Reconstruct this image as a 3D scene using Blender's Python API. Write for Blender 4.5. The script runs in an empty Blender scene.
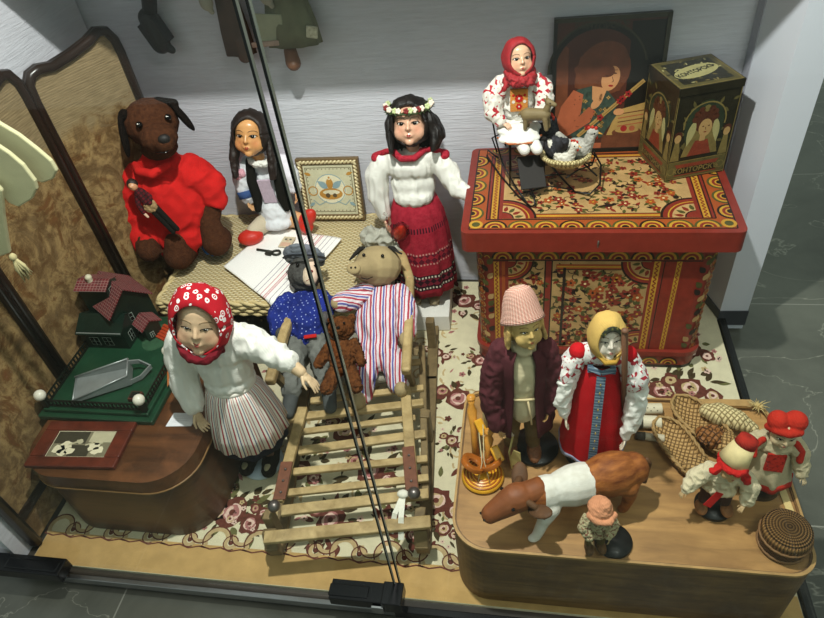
import bpy, bmesh, math, random
from mathutils import Vector, Matrix, Euler, Quaternion, noise
from mathutils.bvhtree import BVHTree
PI = math.pi
sc = bpy.context.scene
col = sc.collection
random.seed(7)

# ---------------------------------------------------------------- camera, world, lights, exposure
CAM = Vector((0, 0, 1.65)); FPX = 646.0
RC = ((0.98424335, 0.01718876, -0.17598176), (0.14137127, -0.67428681, 0.72481133), (-0.10620357, -0.73826949, -0.66609231))
cd = bpy.data.cameras.new('camera'); cam = bpy.data.objects.new('camera', cd); col.objects.link(cam)
cd.sensor_width = 36.0; cd.lens = FPX / 824 * 36.0; cd.clip_start = 0.02; cd.clip_end = 60
cam.matrix_world = Matrix(((RC[0][0], -RC[0][1], -RC[0][2], CAM.x), (RC[1][0], -RC[1][1], -RC[1][2], CAM.y),
                           (RC[2][0], -RC[2][1], -RC[2][2], CAM.z), (0, 0, 0, 1)))
sc.camera = cam
sc.view_settings.view_transform = 'Standard'; sc.view_settings.look = 'None'
sc.view_settings.gamma = 1.0; sc.view_settings.use_curve_mapping = False
sc.view_settings.exposure = 0.14
w = bpy.data.worlds.new('world'); sc.world = w; w.use_nodes = True
w.node_tree.nodes['Background'].inputs[0].default_value = (0.78, 0.90, 0.84, 1)
w.node_tree.nodes['Background'].inputs[1].default_value = 0.40


def lamp(name, loc, target, size, power, colr=(1, 1, 1), shape='DISK', size_y=None):
    d = bpy.data.lights.new(name, 'AREA'); d.shape = shape; d.size = size
    if size_y: d.size_y = size_y
    d.energy = power; d.color = colr
    o = bpy.data.objects.new(name, d); col.objects.link(o); o.location = loc
    o.rotation_euler = (Vector(target) - Vector(loc)).to_track_quat('-Z', 'Y').to_euler()
    return o


lamp('display_spot_lamp', (-0.30, 0.90, 2.29), (-0.35, 1.5, 0.2), 0.06, 44, (1.0, 0.97, 0.94))
lamp('ceiling_lamp', (0.9, -0.1, 3.2), (0.1, 1.2, 0.2), 0.9, 19, (1.0, 0.96, 0.92))


# ---------------------------------------------------------------- helpers
def at(u, v, z=None, y=None, x=None):
    """point of the place seen at image position u, v on the plane z=, y= or x="""
    q = (u - 412, v - 309, FPX)
    d = Vector([sum(RC[i][k] * q[k] for k in range(3)) for i in range(3)])
    if z is not None: t = (z - CAM.z) / d.z
    elif y is not None: t = (y - CAM.y) / d.y
    else: t = (x - CAM.x) / d.x
    return CAM + d * t


def link(o, parent=None):
    col.objects.link(o)
    if parent is not None: o.parent = parent
    return o


def thing(name, label, cat, loc=(0, 0, 0), rot=(0, 0, 0), group=None):
    o = bpy.data.objects.new(name, None); col.objects.link(o)
    o.location = loc; o.rotation_euler = rot; o.empty_display_size = .05
    return tag(o, label, cat, group)


def tag(o, label=None, cat=None, group=None):
    if label: o['label'] = label
    if cat: o['category'] = cat
    if group: o['group'] = group
    return o


def struct(o):
    o['kind'] = 'structure'; return o


# ---- materials
def lin(c):
    return tuple(x / 12.92 if x <= 0.04045 else ((x + 0.055) / 1.055) ** 2.4 for x in c[:3])


def rgb(h):
    h = h.lstrip('#'); return lin(tuple(int(h[i:i + 2], 16) / 255 for i in (0, 2, 4)))


class N:
    def __init__(s, name, rough=.6, metal=0.0, spec=.4):
        s.m = bpy.data.materials.new(name); s.m.use_nodes = True
        s.t = s.m.node_tree; s.b = s.t.nodes['Principled BSDF']
        s.b.inputs['Roughness'].default_value = rough; s.b.inputs['Metallic'].default_value = metal
        s.b.inputs['Specular IOR Level'].default_value = spec
        s._tc = None

    def n(s, typ, **k):
        nd = s.t.nodes.new(typ)
        for a, v in k.items():
            setattr(nd, a, v)
        return nd

    def l(s, a, b): s.t.links.new(a, b)

    def co(s, kind='Object', scale=(1, 1, 1), rot=(0, 0, 0), loc=(0, 0, 0)):
        if s._tc is None: s._tc = s.n('ShaderNodeTexCoord')
        mp = s.n('ShaderNodeMapping'); s.l(s._tc.outputs[kind], mp.inputs[0])
        mp.inputs['Scale'].default_value = scale; mp.inputs['Rotation'].default_value = rot; mp.inputs['Location'].default_value = loc
        return mp.outputs[0]

    def noise(s, co, scale=5, detail=4, rough=.6, dist=0):
        nd = s.n('ShaderNodeTexNoise'); s.l(co, nd.inputs['Vector'])
        nd.inputs['Scale'].default_value = scale; nd.inputs['Detail'].default_value = detail
        nd.inputs['Roughness'].default_value = rough; nd.inputs['Distortion'].default_value = dist
        return nd.outputs['Fac']

    def ramp(s, fac, stops, const=False):
        nd = s.n('ShaderNodeValToRGB'); s.l(fac, nd.inputs[0]); cr = nd.color_ramp
        if const: cr.interpolation = 'CONSTANT'
        while len(cr.elements) < len(stops): cr.elements.new(0.5)
        for e, (p, c) in zip(cr.elements, stops):
            e.position = p; e.color = (*c, 1) if len(c) == 3 else c
        return nd.outputs[0]

    def math(s, op, a, b=0.0, c=None):
        nd = s.n('ShaderNodeMath', operation=op)
        for i, q in enumerate([a, b] + ([c] if c is not None else [])):
            if isinstance(q, (int, float)): nd.inputs[i].default_value = q
            else: s.l(q, nd.inputs[i])
        return nd.outputs[0]

    def mix(s, fac, a, b):
        nd = s.n('ShaderNodeMix', data_type='RGBA')
        for i, q in ((0, fac), (6, a), (7, b)):
            if isinstance(q, (int, float)): nd.inputs[i].default_value = q
            elif isinstance(q, tuple): nd.inputs[i].default_value = (*q[:3], 1)
            else: s.l(q, nd.inputs[i])
        return nd.outputs[2]

    def col(s, c):
        if isinstance(c, tuple): s.b.inputs['Base Color'].default_value = (*c[:3], 1)
        else: s.l(c, s.b.inputs['Base Color'])

    def bump(s, h, strength=.3, dist=.002):
        nd = s.n('ShaderNodeBump'); nd.inputs['Strength'].default_value = strength; nd.inputs['Distance'].default_value = dist
        s.l(h, nd.inputs['Height']); s.l(nd.outputs[0], s.b.inputs['Normal'])

    def sep(s, v):
        nd = s.n('ShaderNodeSeparateXYZ'); s.l(v, nd.inputs[0]); return nd.outputs


def vary(c, k): return tuple(max(0, min(1, x * k)) for x in c)


def simple(name, hexc, rough=.55, var=.25, scale=12, metal=0.0, bump=.15, bscale=None, spec=.4, bdist=.002, sheen=0):
    a = N(name, rough, metal, spec); c = rgb(hexc)
    co = a.co(); f = a.noise(co, scale, 5)
    a.col(a.ramp(f, [(.25, vary(c, 1 - var)), (.75, vary(c, 1 + var))]))
    if bump: a.bump(a.noise(co, bscale or scale * 6, 3), bump, bdist)
    if sheen: a.b.inputs['Sheen Weight'].default_value = sheen
    return a.m


def cloth(name, hexc, var=.15, weave=900, rough=.9, bump=.4):
    a = N(name, rough, 0, .15); c = rgb(hexc)
    co = a.co(); f = a.noise(co, 18, 4)
    a.col(a.ramp(f, [(.3, vary(c, 1 - var)), (.7, vary(c, 1 + var))]))
    x, y, z = a.sep(a.co(scale=(weave, weave, weave)))
    h = a.math('ADD', a.math('SINE', a.math('ADD', x, z)), a.math('SINE', a.math('ADD', y, a.math('MULTIPLY', z, -1.0))))
    h2 = a.math('ADD', a.math('MULTIPLY', h, .12), a.math('MULTIPLY', a.noise(co, 40, 4), 1.0))
    a.bump(h2, bump, .003)
    return a.m


def wood(name, c1, c2, rough=.45, scale=(2, 30, 30), bump=.25, stain=None, spec=.4):
    a = N(name, rough, 0, spec); c1 = rgb(c1); c2 = rgb(c2)
    co = a.co(scale=scale); f = a.noise(co, 2.2, 6, .6, .6)
    cc = a.ramp(f, [(.3, c1), (.7, c2)])
    if stain:
        g = a.noise(a.co(), stain[1], 5, .65)
        cc = a.mix(a.ramp(g, [(stain[2], (0, 0, 0)), (stain[3], (1, 1, 1))]), cc, rgb(stain[0]))
    a.col(cc); a.bump(f, bump, .002)
    return a.m


def stripes(name, cols, period, axis='u', rough=.9, jitter=.0, extra=None):
    """cols: list of (start fraction, hex) along one period; axis u/v of the UV map or x/y/z of the object"""
    a = N(name, rough, 0, .15)
    if axis in 'uv':
        o = a.sep(a.co('UV')); v = o['uv'.index(axis)]
    else:
        o = a.sep(a.co()); v = o['xyz'.index(axis)]
    if jitter:
        v = a.math('ADD', v, a.math('MULTIPLY', a.math('SUBTRACT', a.noise(a.co(), 14, 2), .5), jitter))
    f = a.math('FRACT', a.math('DIVIDE', v, period))
    a.col(a.ramp(f, [(p, rgb(c)) for p, c in cols], True))
    a.bump(a.noise(a.co(), 60, 4), .35, .003)
    return a.m


# ---- mesh builder
class MB:
    def __init__(s):
        s.v = []; s.f = []; s.mi = []; s.uv = []; s.sm = []; s.M = Matrix.Identity(4)

    def add(s, vs, fs, m=0, uvs=None, smooth=False):
        b = len(s.v)
        s.v += [s.M @ Vector(p) for p in vs]
        for k, f in enumerate(fs):
            s.f.append([b + i for i in f]); s.mi.append(m); s.sm.append(smooth)
            s.uv.append([uvs[i] for i in f] if uvs else [(0, 0)] * len(f))
        return s

    def box(s, c, d, m=0, rot=None, taper=1.0):
        R = Euler(rot).to_matrix() if rot is not None and not isinstance(rot, Matrix) else (rot or Matrix.Identity(3))
        hx, hy, hz = d[0] / 2, d[1] / 2, d[2] / 2; c = Vector(c); vs = []
        for z in (-1, 1):
            k = taper if z > 0 else 1
            for x, y in ((-1, -1), (1, -1), (1, 1), (-1, 1)): vs.append(c + R @ Vector((x * hx * k, y * hy * k, z * hz)))
        return s.add(vs, [(3, 2, 1, 0), (4, 5, 6, 7), (0, 1, 5, 4), (1, 2, 6, 5), (2, 3, 7, 6), (3, 0, 4, 7)], m)

    def bar(s, p, q, wd, h, m=0, up=(0, 0, 1), ext=0):
        p = Vector(p); q = Vector(q); d = q - p; L = d.length; x = d.normalized(); up = Vector(up)
        y = up.cross(x).normalized(); z = x.cross(y)
        R = Matrix((x, y, z)).transposed()
        return s.box((p + q) / 2, (L + 2 * ext, wd, h), m, R)

    def tube(s, pts, r, m=0, n=8, closed=False, cap=True, flat=1.0):
        pts = [Vector(p) for p in pts]; L = len(pts)
        rs = r if isinstance(r, (list, tuple)) else [r] * L
        vs = []; fs = []; prev = None
        for i, p in enumerate(pts):
            if closed: t = pts[(i + 1) % L] - pts[i - 1]
            else: t = pts[min(i + 1, L - 1)] - pts[max(i - 1, 0)]
            t.normalize()
            if prev is None:
                a = Vector((0, 0, 1)) if abs(t.z) < .9 else Vector((1, 0, 0))
                nrm = (a - t * a.dot(t)).normalized()
            else:
                nrm = (prev - t * prev.dot(t)); nrm = nrm.normalized() if nrm.length > 1e-6 else prev
            prev = nrm; bn = t.cross(nrm)
            for k in range(n):
                a = 2 * PI * k / n
                vs.append(p + (nrm * math.cos(a) * flat + bn * math.sin(a)) * rs[i])
        R = L if closed else L - 1
        for i in range(R):
            for k in range(n):
                a = i * n + k; b = i * n + (k + 1) % n; c = ((i + 1) % L) * n + (k + 1) % n; d = ((i + 1) % L) * n + k
                fs.append((a, b, c, d))
        if cap and not closed:
            fs.append(tuple(range(n - 1, -1, -1))); fs.append(tuple((L - 1) * n + k for k in range(n)))
        return s.add(vs, fs, m, None, True)

    def lathe(s, prof, m=0, n=32, c=(0, 0, 0), sx=1, sy=1, fold=None, cap=True, arc=None, smooth=True):
        """prof: list of (r, z); fold(angle, t) -> factor"""
        vs = []; fs = []; uvs = []; L = len(prof); c = Vector(c)
        cols_ = n + 1
        for i, (r, z) in enumerate(prof):
            t = i / (L - 1)
            for k in range(cols_):
                a = 2 * PI * k / n if arc is None else arc[0] + (arc[1] - arc[0]) * k / n
                q = r * (fold(a, t) if fold else 1)
                vs.append(c + Vector((math.cos(a) * q * sx, math.sin(a) * q * sy, z))); uvs.append((k / n, z))
        for i in range(L - 1):
            for k in range(n):
                fs.append((i * cols_ + k, i * cols_ + k + 1, (i + 1) * cols_ + k + 1, (i + 1) * cols_ + k))
        if cap and arc is None:
            fs.append(tuple(range(n - 1, -1, -1))); fs.append(tuple((L - 1) * cols_ + k for k in range(n)))
        return s.add(vs, fs, m, uvs, smooth)

    def ell(s, c, r, m=0, rot=None, n=16):
        if isinstance(r, (int, float)): r = (r, r, r)
        R = Euler(rot).to_matrix() if rot is not None and not isinstance(rot, Matrix) else (rot or Matrix.Identity(3))
        vs = []; fs = []; c = Vector(c); h = n // 2
        for i in range(1, h):
            th = PI * i / h
            for k in range(n):
                a = 2 * PI * k / n
                vs.append(c + R @ Vector((r[0] * math.sin(th) * math.cos(a), r[1] * math.sin(th) * math.sin(a), r[2] * math.cos(th))))
        t = len(vs); vs.append(c + R @ Vector((0, 0, r[2]))); vs.append(c + R @ Vector((0, 0, -r[2])))
        for i in range(h - 2):
            for k in range(n):
                fs.append((i * n + k, (i + 1) * n + k, (i + 1) * n + (k + 1) % n, i * n + (k + 1) % n))
        for k in range(n):
            fs.append((t, k, (k + 1) % n)); fs.append((t + 1, (h - 2) * n + (k + 1) % n, (h - 2) * n + k))
        return s.add(vs, fs, m, None, True)

    def cap2(s, p, q, r0, r1, m=0, n=12):
        """tapered capsule"""
        p = Vector(p); q = Vector(q); d = q - p; L = max(d.length, 1e-5); x = d / L
        pts = []; rs = []
        for k in range(4):
            a = PI / 2 * k / 4; pts.append(p - x * r0 * math.cos(a)); rs.append(max(r0 * math.sin(a), r0 * .08))
        pts.append(p); rs.append(r0); pts.append(q); rs.append(r1)
        for k in range(3, -1, -1):
            a = PI / 2 * k / 4; pts.append(q + x * r1 * math.cos(a)); rs.append(max(r1 * math.sin(a), r1 * .08))
        return s.tube(pts, rs, m, n)

    def prism(s, poly, z0, z1, m=0, mt=None, smooth_side=False):
        n = len(poly)
        vs = [(x, y, z0) for x, y in poly] + [(x, y, z1) for x, y in poly]
        s.add(vs, [tuple(range(n - 1, -1, -1))], m); s.add(vs, [tuple(range(n, 2 * n))], m if mt is None else mt)
        s.add(vs, [(i, (i + 1) % n, n + (i + 1) % n, n + i) for i in range(n)], m, None, smooth_side)
        return s

    def ring(s, outer, inner, z0, z1, m=0):
        n = len(outer); vs = [(x, y, z0) for x, y in outer] + [(x, y, z1) for x, y in outer] + [(x, y, z1) for x, y in inner] + [(x, y, z0) for x, y in inner]
        fs = []
        for i in range(n):
            j = (i + 1) % n
            for k in range(4): fs.append((k * n + i, k * n + j, ((k + 1) % 4) * n + j, ((k + 1) % 4) * n + i))
        return s.add(vs, fs, m)

    def build(s, name, mats, parent=None, loc=None, rot=None, bevel=0, sub=0, autosm=False, solid=0, seg=2, disp=None):
        me = bpy.data.meshes.new(name)
        me.from_pydata([tuple(v) for v in s.v], [], s.f)
        for m in (mats if isinstance(mats, (list, tuple)) else [mats]): me.materials.append(m)
        uvl = me.uv_layers.new(name='UVMap'); li = 0
        for p in me.polygons:
            p.material_index = s.mi[p.index]; p.use_smooth = s.sm[p.index]
            for k, l in enumerate(p.loop_indices): uvl.data[l].uv = s.uv[p.index][k]
        me.validate()
        if disp:
            for v in me.vertices:
                n3 = v.normal.copy(); p = Vector(v.co)
                v.co = p + n3 * (noise.noise(p * disp[1] + Vector((3.1, 1.7, disp[2] if len(disp) > 2 else 0))) * disp[0])
        o = bpy.data.objects.new(name, me); link(o, parent)
        if loc is not None: o.location = loc
        if rot is not None: o.rotation_euler = rot
        if solid:
            md = o.modifiers.new('s', 'SOLIDIFY'); md.thickness = solid; md.offset = 0
        if sub:
            md = o.modifiers.new('sub', 'SUBSURF'); md.levels = sub; md.render_levels = sub
        if bevel:
            md = o.modifiers.new('b', 'BEVEL'); md.width = bevel; md.segments = seg; md.limit_method = 'ANGLE'; md.angle_limit = .6
            md.harden_normals = False
        return o


def bake(o):
    dg = bpy.context.evaluated_depsgraph_get(); dg.update()
    me = bpy.data.meshes.new_from_object(o.evaluated_get(dg))
    old = o.data; o.modifiers.clear(); me.name = old.name; o.data = me; bpy.data.meshes.remove(old)
    return o


def blob(name, m, parent, prims, vox=.004, smooth=4, wr=None, loc=None, rot=None, n=14):
    """one continuous surface grown around ellipsoids ('e', centre, radii[, rot]) and tapered limbs ('c', p, q, r0, r1)"""
    b = MB()
    for p in prims:
        if p[0] == 'e': b.ell(p[1], p[2], 0, p[3] if len(p) > 3 else None, n)
        elif p[0] == 'c': b.cap2(p[1], p[2], p[3], p[4], 0, n)
        elif p[0] == 'b': b.box(p[1], p[2], 0, p[3] if len(p) > 3 else None)
        elif p[0] == 't':
            pts = p[1]; r = p[2] if isinstance(p[2], (list, tuple)) else [p[2]] * len(pts)
            for i in range(len(pts) - 1): b.cap2(pts[i], pts[i + 1], r[i], r[i + 1], 0, n)
    o = b.build(name, m, parent)
    md = o.modifiers.new('r', 'REMESH'); md.mode = 'VOXEL'; md.voxel_size = vox; md.use_smooth_shade = True
    if smooth:
        md = o.modifiers.new('s', 'SMOOTH'); md.factor = .5; md.iterations = smooth
    bake(o)
    me = o.data
    if wr:
        amp, sc_, = wr[0], wr[1]; st = wr[2] if len(wr) > 2 else (1, 1, 1)
        nr = [v.normal.copy() for v in me.vertices]
        for v, n3 in zip(me.vertices, nr):
            q = Vector((v.co.x * st[0], v.co.y * st[1], v.co.z * st[2])) * sc_
            k = noise.noise(q) + .5 * noise.noise(q * 2.1)
            v.co = v.co + n3 * (-abs(k) * 2 + .5) * amp
    for p in me.polygons: p.use_smooth = True
    if loc is not None: o.location = loc
    if rot is not None: o.rotation_euler = rot
    return o


# ---- painted decoration: thin layers of paint on a flat face of a mesh
class Paint:
    def __init__(s, mb, o, u, v, lift=.0004, base=0):
        s.mb = mb; s.o = Vector(o); s.u = Vector(u); s.v = Vector(v); s.n = s.u.cross(s.v).normalized(); s.lift = lift; s.k = base

    def p(s, x, y, lay): return s.o + s.u * x + s.v * y + s.n * s.lift * (lay + s.k)

    def poly(s, pts, m, lay=1):
        a = sum(pts[i][0] * pts[(i + 1) % len(pts)][1] - pts[(i + 1) % len(pts)][0] * pts[i][1] for i in range(len(pts)))
        if a < 0: pts = pts[::-1]
        s.mb.add([s.p(x, y, lay) for x, y in pts], [tuple(range(len(pts)))], m)

    def rect(s, x0, y0, x1, y1, m, lay=1): s.poly([(x0, y0), (x1, y0), (x1, y1), (x0, y1)], m, lay)

    def disc(s, x, y, r, m, lay=1, ry=None, rot=0, n=18, a0=0, a1=2 * PI):
        ry = ry or r; full = a1 - a0 > 6.28
        pts = [] if full else [(x, y)]
        for k in range(n if full else n + 1):
            a = a0 + (a1 - a0) * k / n; cx = math.cos(a) * r; cy = math.sin(a) * ry
            pts.append((x + cx * math.cos(rot) - cy * math.sin(rot), y + cx * math.sin(rot) + cy * math.cos(rot)))
        s.poly(pts, m, lay)

    def arc(s, x, y, r0, r1, a0, a1, m, lay=1, n=12):
        for k in range(n):
            a = a0 + (a1 - a0) * k / n; b = a0 + (a1 - a0) * (k + 1) / n
            s.poly([(x + r0 * math.cos(a), y + r0 * math.sin(a)), (x + r1 * math.cos(a), y + r1 * math.sin(a)),
                    (x + r1 * math.cos(b), y + r1 * math.sin(b)), (x + r0 * math.cos(b), y + r0 * math.sin(b))], m, lay)

    def line(s, pts, wd, m, lay=1):
        for i in range(len(pts) - 1):
            a = Vector(pts[i]); b = Vector(pts[i + 1]); d = (b - a)
            if d.length < 1e-7: continue
            nn = Vector((-d.y, d.x)).normalized() * wd / 2
            s.poly([tuple(a - nn), tuple(b - nn), tuple(b + nn), tuple(a + nn)], m, lay)

    def leaf(s, x, y, L, wd, ang, m, lay=1):
        pts = []
        for k in range(9):
            t = k / 8; pts.append((t * L, math.sin(PI * t ** .8) * wd / 2))
        for k in range(7, 0, -1):
            t = k / 8; pts.append((t * L, -math.sin(PI * t ** .8) * wd / 2))
        c, sn = math.cos(ang), math.sin(ang)
        s.poly([(x + a * c - b * sn, y + a * sn + b * c) for a, b in pts], m, lay)

    def flower(s, x, y, r, m, mc, n=5, lay=1, a=0.0):
        for k in range(n):
            t = a + 2 * PI * k / n
            s.disc(x + math.cos(t) * r * .55, y + math.sin(t) * r * .55, r * .48, m, lay + .15 * (k % 2), r * .38, t, 10)
        s.disc(x, y, r * .26, mc, lay + 1, n=10)

    def blot(s, x, y, r, m, lay=1, n=14, rough=.3, asp=1.0, rot=0):
        pts = []
        for k in range(n):
            a = 2 * PI * k / n; q = r * (1 + random.uniform(-rough, rough)); cx, cy = math.cos(a) * q * asp, math.sin(a) * q
            pts.append((x + cx * math.cos(rot) - cy * math.sin(rot), y + cx * math.sin(rot) + cy * math.cos(rot)))
        s.poly(pts, m, lay)

    def text(s, txt, x, y, size, m, lay=2, ang=0, sx=1.0, arcr=None, bold=.0):
        c = bpy.data.curves.new('t', 'FONT'); c.body = txt; c.size = size; c.align_x = 'CENTER'; c.align_y = 'CENTER'
        c.offset = bold; c.resolution_u = 3
        o = bpy.data.objects.new('t', c); col.objects.link(o)
        dg = bpy.context.evaluated_depsgraph_get(); dg.update()
        me = bpy.data.meshes.new_from_object(o.evaluated_get(dg))
        vs = []
        for v in me.vertices:
            px, py = v.co.x * sx, v.co.y
            if arcr:
                t = px / arcr; px, py = math.sin(t) * (arcr + py), math.cos(t) * (arcr + py) - arcr
            vs.append(s.p(x + px * math.cos(ang) - py * math.sin(ang), y + px * math.sin(ang) + py * math.cos(ang), lay))
        s.mb.add(vs, [tuple(p.vertices) for p in me.polygons], m)
        bpy.data.objects.remove(o); bpy.data.curves.remove(c); bpy.data.meshes.remove(me)


def rrect(x0, y0, x1, y1, r, n=6):
    r = r if isinstance(r, (list, tuple)) else [r] * 4   # corners: bl, br, tr, tl
    out = []
    for (cx, cy, a0, q) in ((x0, y0, PI, r[0]), (x1, y0, 1.5 * PI, r[1]), (x1, y1, 0, r[2]), (x0, y1, .5 * PI, r[3])):
        sx = cx + (q if cx == x0 else -q); sy = cy + (q if cy == y0 else -q)
        for k in range(n + 1):
            a = a0 + PI / 2 * k / n; out.append((sx + math.cos(a) * q, sy + math.sin(a) * q))
    return out


def rotto(d, up=(0, 0, 1)):
    """rotation whose local +X looks along d and local +Z near up"""
    x = Vector(d).normalized(); y = Vector(up).cross(x)
    if y.length < 1e-4: y = Vector((0, 1, 0)).cross(x)
    y.normalize(); z = x.cross(y)
    return Matrix((x, y, z)).transposed()
# ---------------------------------------------------------------- the setting
def wallpaper(name, c, ax):
    a = N(name, .75, 0, .3); s_ = (14, 14, 190) if ax == 'x' else (14, 14, 190)
    f = a.noise(a.co(scale=(9, 9, 130)), 1.0, 4, .6, 1.2); g = a.noise(a.co(), 3, 3)
    cc = a.ramp(f, [(.3, vary(rgb(c), .86)), (.62, rgb(c))])
    a.col(a.mix(a.math('MULTIPLY', g, .25), cc, vary(rgb(c), .9)))
    a.bump(f, .7, .004); return a.m


mw = wallpaper('white_textured_wallpaper', '#d2d2da', 'x')
XL, XR, YB, YF = -1.42, .61, 1.99, .69
b = MB(); b.box(((XL + .75) / 2 - .05, YB + .04, .8), (.75 - XL + .1, .08, 2.2)); struct(b.build('wall_back', mw))
b = MB(); b.box((XL - .04, 1.34, .8), (.08, 1.28, 2.2)); struct(b.build('wall_left', mw))
b = MB(); b.prism([(XR, 1.93), (.66, 1.93), (.66, YB - .001), (XR, YB - .001)], -.05, 1.9)
struct(b.build('wall_right', wallpaper('grey_textured_wallpaper', '#a9a9b4', 'y')))
b = MB(); b.prism([(XR + .002, 1.929), (.66, 1.776), (.75, 1.779), (.75, 2.07), (.662, 2.07), (.662, 1.929)], -.05, 1.9)
struct(b.build('trim_1', simple('smooth_white_paint', '#cdd0d9', .5, .03, 2, bump=.05)))
b = MB(); b.prism([(.6575, 1.772), (.753, 1.775), (.753, 2.07), (.75, 2.07), (.75, 1.779), (.66, 1.776)], -.03, .035)
b.prism([(XR - .002, 1.928), (.6575, 1.772), (.66, 1.776), (XR + .002, 1.93)], .0, .035)
struct(b.build('baseboard_right', simple('dark_grey_skirting', '#3a3c42', .4, .1)))

# outside floor: grey polished stone in large tiles with pale veins
a = N('grey_marble_tiles', .22, 0, .5)
co = a.co(); f = a.noise(co, 1.6, 6, .62, .5)
base = a.ramp(f, [(.3, rgb('#45463f')), (.7, rgb('#6c6d63'))])
vn = a.noise(a.co(rot=(0, 0, .5), scale=(1, 1.7, 1)), 1.3, 6, .6, 1.4)
vd = a.math('ABSOLUTE', a.math('SUBTRACT', vn, .5))
vein = a.ramp(vd, [(0.0, (1, 1, 1)), (.006, (.0, .0, .0))])
cc = a.mix(a.math('MULTIPLY', vein, .55), base, rgb('#a7a596'))
x, y, z = a.sep(a.co(loc=(1.10, -.12 + .0, 0)))
gx = a.math('LESS_THAN', a.math('FRACT', a.math('DIVIDE', x, .9)), .005); gy = a.math('LESS_THAN', a.math('FRACT', a.math('DIVIDE', y, .9)), .005)
a.col(a.mix(a.math('MAXIMUM', gx, gy), cc, rgb('#8b8a80')))
b = MB(); b.box((0, 2, -.075), (9, 9, .03)); struct(b.build('floor', a.m))

# platform inside the case
dark = simple('black_lacquer', '#0c0d0f', .25, .1, bump=0)
alu = simple('brushed_aluminium', '#9a9c9c', .3, .1, 8, metal=.9, bump=.05)
b = MB(); b.box(((XL + .66) / 2, 1.335, -.035), (.66 - XL, 1.31, .045)); struct(b.build('trim_2', simple('case_plinth', '#39342c', .5)))

# front rail: aluminium on the left, black on the right; black side rail
r = thing('front_rail', 'thin aluminium and black rail along the front foot of the glass case', 'rail', (0, .672, -.02))
b = MB(); b.box((-.865, 0, 0), (1.09, .014, .03)); b.box((-.865, .008, -.012), (1.09, .03, .008)); b.build('aluminium_channel', alu, r, bevel=.002)
b = MB(); b.box((.165, 0, 0), (.97, .018, .034)); b.build('black_channel', dark, r, bevel=.002)
b = MB(); b.box((.672, 1.235, -.012), (.022, 1.1, .03)); b.box((.684, 1.235, -.03), (.006, 1.1, .03))
tag(b.build('side_rail', dark, bevel=.002), 'black rail on the floor along the right side of the glass case', 'rail')

# glass
gm = bpy.data.materials.new('clear_glass'); gm.use_nodes = True; t = gm.node_tree; t.nodes.clear()
out = t.nodes.new('ShaderNodeOutputMaterial'); mx = t.nodes.new('ShaderNodeMixShader'); tr = t.nodes.new('ShaderNodeBsdfTransparent')
gl = t.nodes.new('ShaderNodeBsdfGlossy'); gl.inputs['Roughness'].default_value = .02; lw = t.nodes.new('ShaderNodeLayerWeight'); fr = t.nodes.new('ShaderNodeMath'); fr.operation = 'POWER'; fr.inputs[1].default_value = 5.0; fa = t.nodes.new('ShaderNodeMath'); fa.operation = 'MULTIPLY_ADD'; fa.inputs[1].default_value = .6; fa.inputs[2].default_value = .025
tr.inputs[0].default_value = (.952, .985, .962, 1)
t.links.new(lw.outputs['Facing'], fr.inputs[0]); t.links.new(fr.outputs[0], fa.inputs[0]); t.links.new(fa.outputs[0], mx.inputs[0]); t.links.new(tr.outputs[0], mx.inputs[1]); t.links.new(gl.outputs[0], mx.inputs[2]); t.links.new(mx.outputs[0], out.inputs[0])
JX = -.3050
edge_m = simple('dark_glass_edge', '#0d110f', .15, .1, bump=0); edge_l = simple('pale_glass_edge', '#8f9488', .2, .1, bump=0)
for k, (x0, x1, yy, lb) in enumerate([(XL + .01, JX - .005, .688, 'left sliding glass door at the front of the case'), (JX + .004, .665, .700, 'right sliding glass door at the front of the case')]):
    g = thing('glass_door', lb, 'glass', ((x0 + x1) / 2, yy, .8)); wd = x1 - x0
    b = MB(); b.box((0, 0, 0), (wd, .004, 1.6)); b.build('glass', gm, g)
    b = MB(); s_ = 1 if k == 0 else -1
    b.box((s_ * wd / 2, 0, 0), (.0035, .006, 1.6)); b.build('dark_edge', edge_m, g)
    b = MB(); b.box((s_ * (wd / 2 + (.0022 if k == 0 else -.0026)), 0, 0), (.001, .006, 1.6)); b.build('pale_edge', edge_l, g)

# black clips on the front rail
b = MB(); b.box((0, 0, 0), (.155, .05, .035)); b.box((.08, -.002, .004), (.05, .056, .045)); b.box((-.03, -.003, .018), (.10, .03, .004), 0)
c1 = b.build('glass_clamp', dark, loc=at(362, 594, y=.665), bevel=.004); tag(c1, 'black clamp with a chrome tab at the foot of the glass joint', 'clamp')
b = MB(); b.box((.045, -.031, -.006), (.03, .006, .028)); b.box((.045, -.029, -.022), (.018, .006, .014)); b.build('tab', alu, c1, bevel=.001)
b = MB(); b.box((0, 0, 0), (.22, .05, .04)); b.box((.02, -.002, .020), (.16, .03, .006))
c2 = b.build('glass_clamp', dark, loc=at(30, 567, y=.665), bevel=.005); tag(c2, 'long black clamp on the rail at the bottom left corner of the case', 'clamp')

# unseen shelf added over the case to throw a shadow on the back wall
b = MB(); b.prism([(XL + .001, 1.58), (XR - .01, 1.58), (XR - .01, YB - .002), (XL + .001, YB - .002)], 1.35, 1.37)
tag(b.build('shadow_shelf', simple('shadow_shelf_board', '#8d8f90', .5), bevel=.002), 'unseen shelf board added above the case to shade the upper back wall', 'shelf')

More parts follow.
